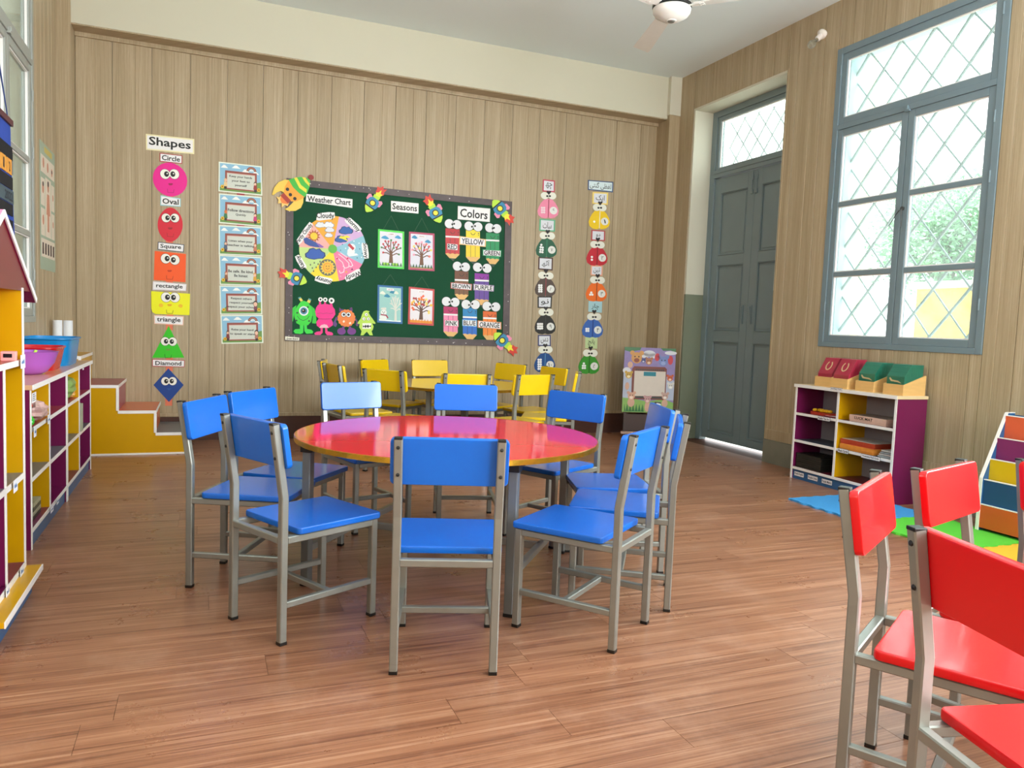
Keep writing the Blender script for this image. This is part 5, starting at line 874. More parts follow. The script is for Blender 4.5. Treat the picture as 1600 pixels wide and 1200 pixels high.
{'n':'rule_poster','l':'laminated class rule sheet reading be safe,be kind,be honest','c':'poster','g':'class rule posters in a column','o':(0.2937,1.4865),'b':0,'parts':[('sheet',None,[('P',[(-0.1769,0.1254),(0.1751,0.1295),(0.1767,-0.1238),(-0.168,-0.1318)],31,1),('P',[(-0.1662,0.1153),(0.1644,0.1193),(0.1661,-0.1139),(-0.1582,-0.1213)],32,2),('P',[(-0.1591,-0.0955),(-0.1194,-0.0586),(-0.0674,-0.0781),(0.0711,-0.0752),(0.1266,-0.0232),(0.1654,-0.0124),(0.1661,-0.1139),(-0.1582,-0.1213)],33,3)],None),('cloud',None,[('P',[(-0.158,0.0769),(-0.1481,0.0899),(-0.1382,0.1028),(-0.1243,0.103),(-0.11,0.0878),(-0.0993,0.0777)],34,3),('P',[(-0.0703,0.0832),(-0.058,0.0962),(-0.0458,0.1091),(-0.029,0.1093),(-0.0118,0.0942),(0.001,0.0842)],34,3),('P',[(0.0128,0.0589),(0.0231,0.0718),(0.0334,0.0846),(0.0475,0.0848),(0.0618,0.0698),(0.0726,0.0598)],34,3),('P',[(0.0939,0.0499),(0.1044,0.0628),(0.1149,0.0756),(0.1291,0.0758),(0.1435,0.0608),(0.1542,0.0508)],34,3)],None),('rainbow',None,[('P',[(0.1309,0.0733),(0.1288,0.0854),(0.1228,0.0963),(0.1137,0.1049),(0.1022,0.1103),(0.0895,0.1121),(0.077,0.11),(0.0657,0.1043),(0.0568,0.0954),(0.0512,0.0844),(0.0495,0.0721)],35,3.1),('P',[(0.1238,0.0732),(0.122,0.0832),(0.1171,0.0922),(0.1095,0.0993),(0.1001,0.1038),(0.0896,0.1053),(0.0792,0.1035),(0.0699,0.0988),(0.0626,0.0915),(0.058,0.0823),(0.0565,0.0722)],36,3.2600000000000002),('P',[(0.1177,0.0731),(0.1163,0.0813),(0.1123,0.0887),(0.1061,0.0945),(0.0983,0.0982),(0.0897,0.0994),(0.0812,0.098),(0.0735,0.0941),(0.0675,0.0881),(0.0637,0.0806),(0.0625,0.0723)],37,3.396),('P',[(0.1113,0.073),(0.1102,0.0793),(0.1071,0.085),(0.1024,0.0895),(0.0964,0.0923),(0.0898,0.0933),(0.0832,0.0922),(0.0774,0.0892),(0.0727,0.0846),(0.0698,0.0788),(0.0689,0.0724)],38,3.54)],None),('board',None,[('P',[(-0.1229,0.0569),(0.1328,0.0606),(0.1344,-0.0994),(-0.1179,-0.1049)],39,4),('P',[(-0.1086,0.0392),(0.1188,0.0427),(0.1203,-0.0895),(-0.1046,-0.0943)],40,4.5),('P',[(-0.1049,0.0341),(0.1153,0.0375),(0.1167,-0.087),(-0.1013,-0.0917)],41,5)],None),('lettering',None,[('T','Be safe. Be kind.',(0.0036,-0.007),0.2083,0.024,42,6,0),('T','Be honest',(0.0044,-0.044),0.1103,0.024,42,6,0)],None),('figure',None,[('D',(-0.1169,-0.0277),0.011,0.0152,59,6),('D',(-0.1167,-0.0328),0.0089,0.0114,44,7),('P',[(-0.1267,-0.0433),(-0.1061,-0.0429),(-0.0998,-0.0813),(-0.1306,-0.082)],60,6),('P',[(-0.1255,-0.0819),(-0.105,-0.0815),(-0.106,-0.1046),(-0.123,-0.105)],46,6),('D',(0.1196,-0.0284),0.0124,0.0169,61,6),('D',(0.1196,-0.0335),0.0101,0.0127,48,7),('P',[(0.1092,-0.0439),(0.1303,-0.0435),(0.136,-0.0815),(0.1044,-0.0822)],62,6),('P',[(0.1097,-0.0821),(0.1307,-0.0816),(0.1292,-0.1046),(0.1117,-0.105)],46,6)],None),('flower',None,[('D',(-0.1389,-0.0873),0.0137,0.0152,50,7),('D',(-0.1389,-0.0873),0.0061,0.0066,51,8),('D',(0.1483,-0.0813),0.0142,0.0155,50,7),('D',(0.1483,-0.0813),0.0064,0.0068,51,8)],None)]},
{'n':'rule_poster','l':'laminated class rule sheet reading respect others and your school','c':'poster','g':'class rule posters in a column','o':(0.3004,1.2305),'b':0,'parts':[('sheet',None,[('P',[(-0.1778,0.1185),(0.1733,0.1306),(0.1802,-0.1168),(-0.1689,-0.1328)],31,1),('P',[(-0.1671,0.1088),(0.1628,0.1204),(0.1693,-0.1073),(-0.1589,-0.1223)],32,2),('P',[(-0.1598,-0.0971),(-0.1198,-0.0601),(-0.0672,-0.0779),(0.0726,-0.0718),(0.1276,-0.0197),(0.1665,-0.0082),(0.1693,-0.1073),(-0.1589,-0.1223)],33,3)],None),('cloud',None,[('P',[(-0.1589,0.0715),(-0.149,0.0844),(-0.139,0.0973),(-0.1252,0.0978),(-0.1108,0.0833),(-0.1001,0.0736)],34,3),('P',[(-0.0711,0.0797),(-0.059,0.0926),(-0.0468,0.1055),(-0.03,0.1061),(-0.0128,0.0918),(0.0002,0.0823)],34,3),('P',[(0.0122,0.0578),(0.0223,0.0707),(0.0325,0.0835),(0.0466,0.084),(0.0612,0.0696),(0.0721,0.0601)],34,3),('P',[(0.0936,0.051),(0.1039,0.0638),(0.1141,0.0765),(0.1284,0.0771),(0.143,0.0628),(0.154,0.0533)],34,3)],None),('rainbow',None,[('P',[(0.1302,0.0747),(0.1279,0.0865),(0.1217,0.097),(0.1124,0.1051),(0.1009,0.1102),(0.0882,0.1116),(0.0757,0.1093),(0.0645,0.1034),(0.0558,0.0946),(0.0504,0.0836),(0.0488,0.0716)],35,3.1),('P',[(0.1231,0.0744),(0.1212,0.0841),(0.1161,0.0928),(0.1084,0.0996),(0.0989,0.1037),(0.0884,0.1049),(0.0781,0.103),(0.0689,0.0982),(0.0616,0.0908),(0.0571,0.0818),(0.0558,0.0719)],36,3.2600000000000002),('P',[(0.1171,0.0742),(0.1155,0.0822),(0.1113,0.0893),(0.105,0.0948),(0.0972,0.0983),(0.0886,0.0992),(0.0801,0.0977),(0.0725,0.0937),(0.0666,0.0877),(0.0629,0.0803),(0.0618,0.0721)],37,3.396),('P',[(0.1107,0.0739),(0.1094,0.0801),(0.1062,0.0856),(0.1014,0.0898),(0.0954,0.0925),(0.0888,0.0932),(0.0822,0.092),(0.0764,0.0889),(0.0719,0.0843),(0.069,0.0786),(0.0682,0.0724)],38,3.54)],None),('board',None,[('P',[(-0.1237,0.0527),(0.1324,0.0624),(0.1369,-0.0939),(-0.1182,-0.1053)],39,4),('P',[(-0.1092,0.0357),(0.1186,0.0445),(0.1224,-0.0846),(-0.1048,-0.0947)],40,4.5),('P',[(-0.1056,0.0309),(0.1152,0.0394),(0.1188,-0.0822),(-0.1014,-0.092)],41,5)],None),('lettering',None,[('T','Respect others',(0.0031,0.0114),0.1718,0.0233,42,6,0),('T','respect yourself',(0.0043,-0.0248),0.1963,0.0233,42,6,0),('T','respect your school.',(0.0054,-0.061),0.2454,0.0233,42,6,0)],None),('figure',None,[('D',(0.1207,-0.025),0.0193,0.0257,47,6),('D',(0.1208,-0.0299),0.0157,0.0192,48,7),('P',[(0.1105,-0.0403),(0.1318,-0.0394),(0.1382,-0.0764),(0.1063,-0.0778)],63,6),('P',[(0.1116,-0.0776),(0.1328,-0.0766),(0.1317,-0.0991),(0.114,-0.0999)],46,6)],None),('flower',None,[('D',(-0.1395,-0.0886),0.0138,0.0148,50,7),('D',(-0.1395,-0.0886),0.0062,0.0064,51,8),('D',(0.1506,-0.0759),0.0142,0.0152,50,7),('D',(0.1506,-0.0759),0.0064,0.0066,51,8)],None)]},
{'n':'rule_poster','l':'laminated class rule sheet reading raise your hand to speak,bottom one of six','c':'poster','g':'class rule posters in a column','o':(0.3119,0.9772),'b':0,'parts':[('sheet',None,[('P',[(-0.1787,0.1161),(0.1726,0.1327),(0.1807,-0.1163),(-0.1677,-0.133)],31,1),('P',[(-0.168,0.1066),(0.1622,0.1223),(0.1697,-0.1068),(-0.1579,-0.1225)],32,2),('P',[(-0.159,-0.0976),(-0.1193,-0.0606),(-0.0666,-0.0781),(0.0729,-0.0714),(0.1277,-0.0189),(0.1664,-0.007),(0.1697,-0.1068),(-0.1579,-0.1225)],33,3)],None),('cloud',None,[('P',[(-0.1594,0.0697),(-0.1496,0.0826),(-0.1398,0.0955),(-0.126,0.0962),(-0.1115,0.0819),(-0.1006,0.0725)],34,3),('P',[(-0.0717,0.0788),(-0.0596,0.0919),(-0.0476,0.1049),(-0.0308,0.1057),(-0.0134,0.0916),(-0.0004,0.0822)],34,3),('P',[(0.0118,0.0579),(0.0219,0.0708),(0.032,0.0838),(0.0461,0.0844),(0.0607,0.0702),(0.0717,0.0608)],34,3),('P',[(0.0933,0.0518),(0.1035,0.0648),(0.1137,0.0777),(0.1279,0.0784),(0.1427,0.0641),(0.1537,0.0547)],34,3)],None),('rainbow',None,[('P',[(0.1298,0.076),(0.1274,0.0878),(0.1212,0.0983),(0.1118,0.1064),(0.1003,0.1113),(0.0876,0.1126),(0.0751,0.1101),(0.0639,0.1041),(0.0552,0.0951),(0.0498,0.0841),(0.0483,0.0721)],35,3.1),('P',[(0.1227,0.0756),(0.1207,0.0854),(0.1156,0.0941),(0.1079,0.1007),(0.0983,0.1048),(0.0878,0.1059),(0.0775,0.1038),(0.0683,0.0989),(0.0611,0.0915),(0.0566,0.0824),(0.0554,0.0724)],36,3.2600000000000002),('P',[(0.1166,0.0753),(0.115,0.0834),(0.1108,0.0905),(0.1045,0.096),(0.0966,0.0993),(0.088,0.1002),(0.0795,0.0985),(0.072,0.0944),(0.0661,0.0883),(0.0624,0.0809),(0.0614,0.0727)],37,3.396),('P',[(0.1102,0.075),(0.109,0.0812),(0.1057,0.0867),(0.1009,0.0909),(0.0948,0.0935),(0.0882,0.0942),(0.0817,0.0929),(0.0759,0.0897),(0.0713,0.085),(0.0685,0.0793),(0.0677,0.073)],38,3.54)],None),('board',None,[('P',[(-0.124,0.0514),(0.132,0.0636),(0.1373,-0.0934),(-0.1174,-0.1056)],39,4),('P',[(-0.1095,0.0347),(0.1184,0.0455),(0.1228,-0.084),(-0.104,-0.0949)],40,4.5),('P',[(-0.1058,0.0299),(0.115,0.0404),(0.1192,-0.0817),(-0.1007,-0.0923)],41,5)],None),('lettering',None,[('T','Raise your hand',(0.0038,-0.0067),0.1832,0.0231,42,6,0),('T','to speak or stand',(0.0052,-0.0428),0.2077,0.0231,42,6,0)],None),('figure',None,[('D',(-0.1171,-0.0306),0.0111,0.0149,64,6),('D',(-0.1169,-0.0355),0.009,0.0111,44,7),('P',[(-0.1268,-0.046),(-0.1061,-0.045),(-0.0994,-0.0822),(-0.1304,-0.0837)],65,6),('P',[(-0.1252,-0.0834),(-0.1045,-0.0824),(-0.1053,-0.105),(-0.1225,-0.1058)],46,6),('D',(0.1208,-0.0242),0.017,0.0226,13,6),('D',(0.1209,-0.0292),0.0139,0.017,48,7),('P',[(0.1107,-0.0396),(0.1319,-0.0386),(0.1385,-0.0758),(0.1067,-0.0773)],66,6),('P',[(0.112,-0.0771),(0.1332,-0.076),(0.1322,-0.0986),(0.1145,-0.0994)],46,6)],None),('flower',None,[('D',(-0.1387,-0.0891),0.0138,0.0149,50,7),('D',(-0.1387,-0.0891),0.0062,0.0065,51,8),('D',(0.1509,-0.0752),0.0143,0.0151,50,7),('D',(0.1509,-0.0752),0.0064,0.0065,51,8)],None)]},
{'n':'backing_strip','l':'red paper tabs behind the rule posters','c':'ribbon','g':None,'o':(0.2937,1.6133),'b':0,'parts':[('strip',None,[('P',[(-0.0371,0.5452),(0.0255,0.5514),(0.0259,0.5132),(-0.0367,0.5071)],67,0.5),('P',[(-0.0344,0.2833),(0.0284,0.2887),(0.0288,0.2503),(-0.034,0.245)],67,0.5)],None)]},
{'n':'green_board','l':'large dark green felt notice board with dark patterned frame','c':'notice board','g':None,'o':(1.6878,1.6098),'b':0,'parts':[('felt',None,[('P',[(-1.0018,0.6964),(1.1017,0.6963),(1.1272,-0.7056),(-0.9935,-0.7091)],68,5)],None),('frame',None,[('P',[(-1.021,0.7105),(1.1254,0.7103),(1.0564,0.6512),(-0.9582,0.6512)],69,12),('P',[(1.1254,0.7103),(1.1517,-0.7201),(1.08,-0.6592),(1.0564,0.6512)],69,12),('P',[(1.1517,-0.7201),(-1.0128,-0.7237),(-0.9501,-0.6624),(1.08,-0.6592)],69,12),('P',[(-1.0128,-0.7237),(-1.021,0.7105),(-0.9582,0.6512),(-0.9501,-0.6624)],69,12)],None),('fleck',None,[('P',[(-0.3869,-0.6819),(-0.3809,-0.6795),(-0.3781,-0.6856),(-0.3837,-0.6884)],70,12.4),('P',[(-0.8471,0.6865),(-0.8397,0.6899),(-0.8364,0.6827),(-0.8433,0.6788)],70,12.4),('P',[(-0.5552,0.681),(-0.5501,0.6833),(-0.5478,0.6784),(-0.5525,0.6758)],70,12.4),('P',[(0.6885,-0.6962),(0.6973,-0.6929),(0.7015,-0.7013),(0.6933,-0.7052)],70,12.4),('P',[(0.6717,0.6721),(0.6798,0.6756),(0.6836,0.6683),(0.6761,0.6642)],70,12.4),('P',[(-0.6535,-0.6977),(-0.646,-0.6947),(-0.6427,-0.7023),(-0.6496,-0.7057)],70,12.4),('P',[(-0.9895,0.5548),(-0.9832,0.5577),(-0.9803,0.5515),(-0.9862,0.5481)],70,12.4),('P',[(-0.6267,-0.6919),(-0.6224,-0.6902),(-0.6204,-0.6946),(-0.6245,-0.6967)],70,12.4),('P',[(-1.002,0.6604),(-0.9955,0.6635),(-0.9927,0.6571),(-0.9986,0.6537)],70,12.4),('P',[(-0.9864,-0.4705),(-0.981,-0.4683),(-0.9786,-0.4738),(-0.9836,-0.4765)],70,12.4),('P',[(-1.0025,0.0938),(-0.9975,0.096),(-0.9953,0.091),(-0.9999,0.0884)],70,12.4),('P',[(-0.8205,0.6844),(-0.8128,0.688),(-0.8093,0.6805),(-0.8165,0.6764)],70,12.4),('P',[(1.1173,-0.2678),(1.1253,-0.2647),(1.129,-0.272),(1.1217,-0.2755)],70,12.4),('P',[(-0.187,0.6933),(-0.1803,0.6963),(-0.1772,0.69),(-0.1834,0.6865)],70,12.4),('P',[(-0.9949,0.4254),(-0.9889,0.4282),(-0.9862,0.4222),(-0.9918,0.4191)],70,12.4),('P',[(0.8614,-0.7031),(0.8663,-0.7012),(0.8686,-0.7059),(0.8641,-0.708)],70,12.4),('P',[(-0.4381,-0.6866),(-0.4305,-0.6836),(-0.4271,-0.6912),(-0.4341,-0.6947)],70,12.4),('P',[(-0.3464,0.6939),(-0.3405,0.6967),(-0.3378,0.691),(-0.3433,0.6879)],70,12.4),('P',[(-0.2974,0.6979),(-0.2893,0.7016),(-0.2857,0.694),(-0.2931,0.6898)],70,12.4),('P',[(-0.9692,-0.3171),(-0.9653,-0.3155),(-0.9635,-0.3194),(-0.9671,-0.3214)],70,12.4),('P',[(-1.0046,0.241),(-0.9983,0.2438),(-0.9955,0.2376),(-1.0014,0.2343)],70,12.4),('P',[(-0.4192,0.6934),(-0.4133,0.6961),(-0.4107,0.6906),(-0.4161,0.6875)],70,12.4),('P',[(-0.489,-0.687),(-0.4843,-0.6852),(-0.4821,-0.6899),(-0.4865,-0.6921)],70,12.4),('P',[(-0.2833,0.684),(-0.2777,0.6865),(-0.2751,0.6812),(-0.2803,0.6784)],70,12.4),('P',[(-0.9829,-0.6742),(-0.9774,-0.6719),(-0.9749,-0.6776),(-0.98,-0.6803)],70,12.4),('P',[(-0.1478,-0.7009),(-0.1433,-0.6992),(-0.1413,-0.7036),(-0.1454,-0.7056)],70,12.4),('P',[(0.4748,0.6797),(0.4835,0.6836),(0.4876,0.6756),(0.4795,0.6713)],70,12.4),('P',[(0.0812,0.6794),(0.0868,0.6819),(0.0894,0.6767),(0.0842,0.6738)],70,12.4),('P',[(-0.7437,0.6818),(-0.7368,0.685),(-0.7336,0.6783),(-0.74,0.6746)],70,12.4),('P',[(1.1154,-0.2019),(1.1211,-0.1997),(1.1238,-0.2049),(1.1185,-0.2074)],70,12.4),('P',[(1.1157,0.1227),(1.1224,0.1254),(1.1255,0.1193),(1.1193,0.1162)],70,12.4),('P',[(0.3081,-0.6918),(0.3135,-0.6898),(0.316,-0.695),(0.311,-0.6974)],70,12.4),('P',[(-0.9001,-0.7003),(-0.8953,-0.6983),(-0.8931,-0.7033),(-0.8976,-0.7056)],70,12.4),('P',[(0.5727,-0.6917),(0.5784,-0.6896),(0.5811,-0.695),(0.5758,-0.6975)],70,12.4),('P',[(-0.9774,0.6018),(-0.9715,0.6046),(-0.9688,0.5987),(-0.9743,0.5955)],70,12.4),('P',[(1.1016,-0.623),(1.1105,-0.6197),(1.1147,-0.628),(1.1065,-0.6318)],70,12.4),('P',[(-0.0236,0.6967),(-0.0185,0.699),(-0.0161,0.6942),(-0.0208,0.6916)],70,12.4),('P',[(-0.3229,-0.6837),(-0.3155,-0.6808),(-0.3121,-0.6882),(-0.319,-0.6916)],70,12.4),('P',[(-0.9866,-0.425),(-0.9803,-0.4223),(-0.9774,-0.4288),(-0.9833,-0.4319)],70,12.4),('P',[(-0.9951,0.2182),(-0.9894,0.2208),(-0.9868,0.2151),(-0.9921,0.2122)],70,12.4),('P',[(-0.9784,-0.6262),(-0.9744,-0.6246),(-0.9726,-0.6287),(-0.9763,-0.6307)],70,12.4),('P',[(0.559,-0.6962),(0.5674,-0.6931),(0.5713,-0.7011),(0.5636,-0.7048)],70,12.4),('P',[(0.3922,-0.69),(0.3987,-0.6875),(0.4018,-0.6938),(0.3957,-0.6967)],70,12.4),('P',[(1.1221,-0.5762),(1.1269,-0.5744),(1.1292,-0.5788),(1.1248,-0.5809)],70,12.4),('P',[(-0.934,-0.6777),(-0.9296,-0.6759),(-0.9277,-0.6804),(-0.9317,-0.6824)],70,12.4),('P',[(1.1038,-0.5074),(1.1127,-0.5041),(1.1169,-0.5124),(1.1087,-0.5163)],70,12.4)],None)]},
{'n':'name_tag','l':'tiny white tag reading Green Board on the lower left frame corner','c':'sign','g':None,'o':(0.7379,0.9077),'b':12,'parts':[('backing',None,[('P',[(-0.0607,0.0186),(0.0618,0.0108),(0.0611,-0.0164),(-0.0614,-0.013)],71,1)],None),('paper',None,[('P',[(-0.0593,0.0169),(0.0603,0.0095),(0.0597,-0.015),(-0.0599,-0.0115)],71,2)],None),('lettering',None,[('T','Green Board',(0.0,0.0),0.0986,0.0174,2,3,0)],None)]},
{'n':'title_card','l':'white strip with black handwriting reading Weather Chart','c':'sign','g':None,'o':(1.0416,2.1607),'b':5,'parts':[('backing',None,[('P',[(-0.2014,0.0394),(0.2082,0.0324),(0.2082,-0.0465),(-0.2058,-0.0257)],72,1)],None),('paper',None,[('P',[(-0.2001,0.0381),(0.2068,0.0308),(0.2068,-0.0448),(-0.2043,-0.0245)],72,2)],None),('lettering',None,[('T','Weather Chart',(0.0,0.0),0.3841,0.0521,2,3,0)],None)]},
{'n':'title_card','l':'white strip with black handwriting reading Seasons','c':'sign','g':None,'o':(1.737,2.1658),'b':5,'parts':[('backing',None,[('P',[(-0.1319,0.047),(0.1317,0.0473),(0.1333,-0.0466),(-0.1294,-0.0479)],72,1)],None),('paper',None,[('P',[(-0.1299,0.0451),(0.1297,0.0455),(0.1312,-0.0447),(-0.1275,-0.046)],72,2)],None),('lettering',None,[('T','Seasons',(0.0,0.0),0.2361,0.0593,2,3,0)],None)]},
{'n':'title_card','l':'white rounded card reading Colors above the paper pencils','c':'sign','g':None,'o':(2.4216,2.1656),'b':5,'parts':[('backing',None,[('P',[(-0.165,0.0613),(0.167,0.067),(0.1667,-0.0634),(-0.1632,-0.065)],73,1)],None),('paper',None,[('P',[(-0.1567,0.0538),(0.1586,0.0591),(0.1584,-0.0556),(-0.1552,-0.0573)],72,2)],None),('lettering',None,[('T','Colors',(0.0,0.0),0.2817,0.0827,2,3,0)],None)]},
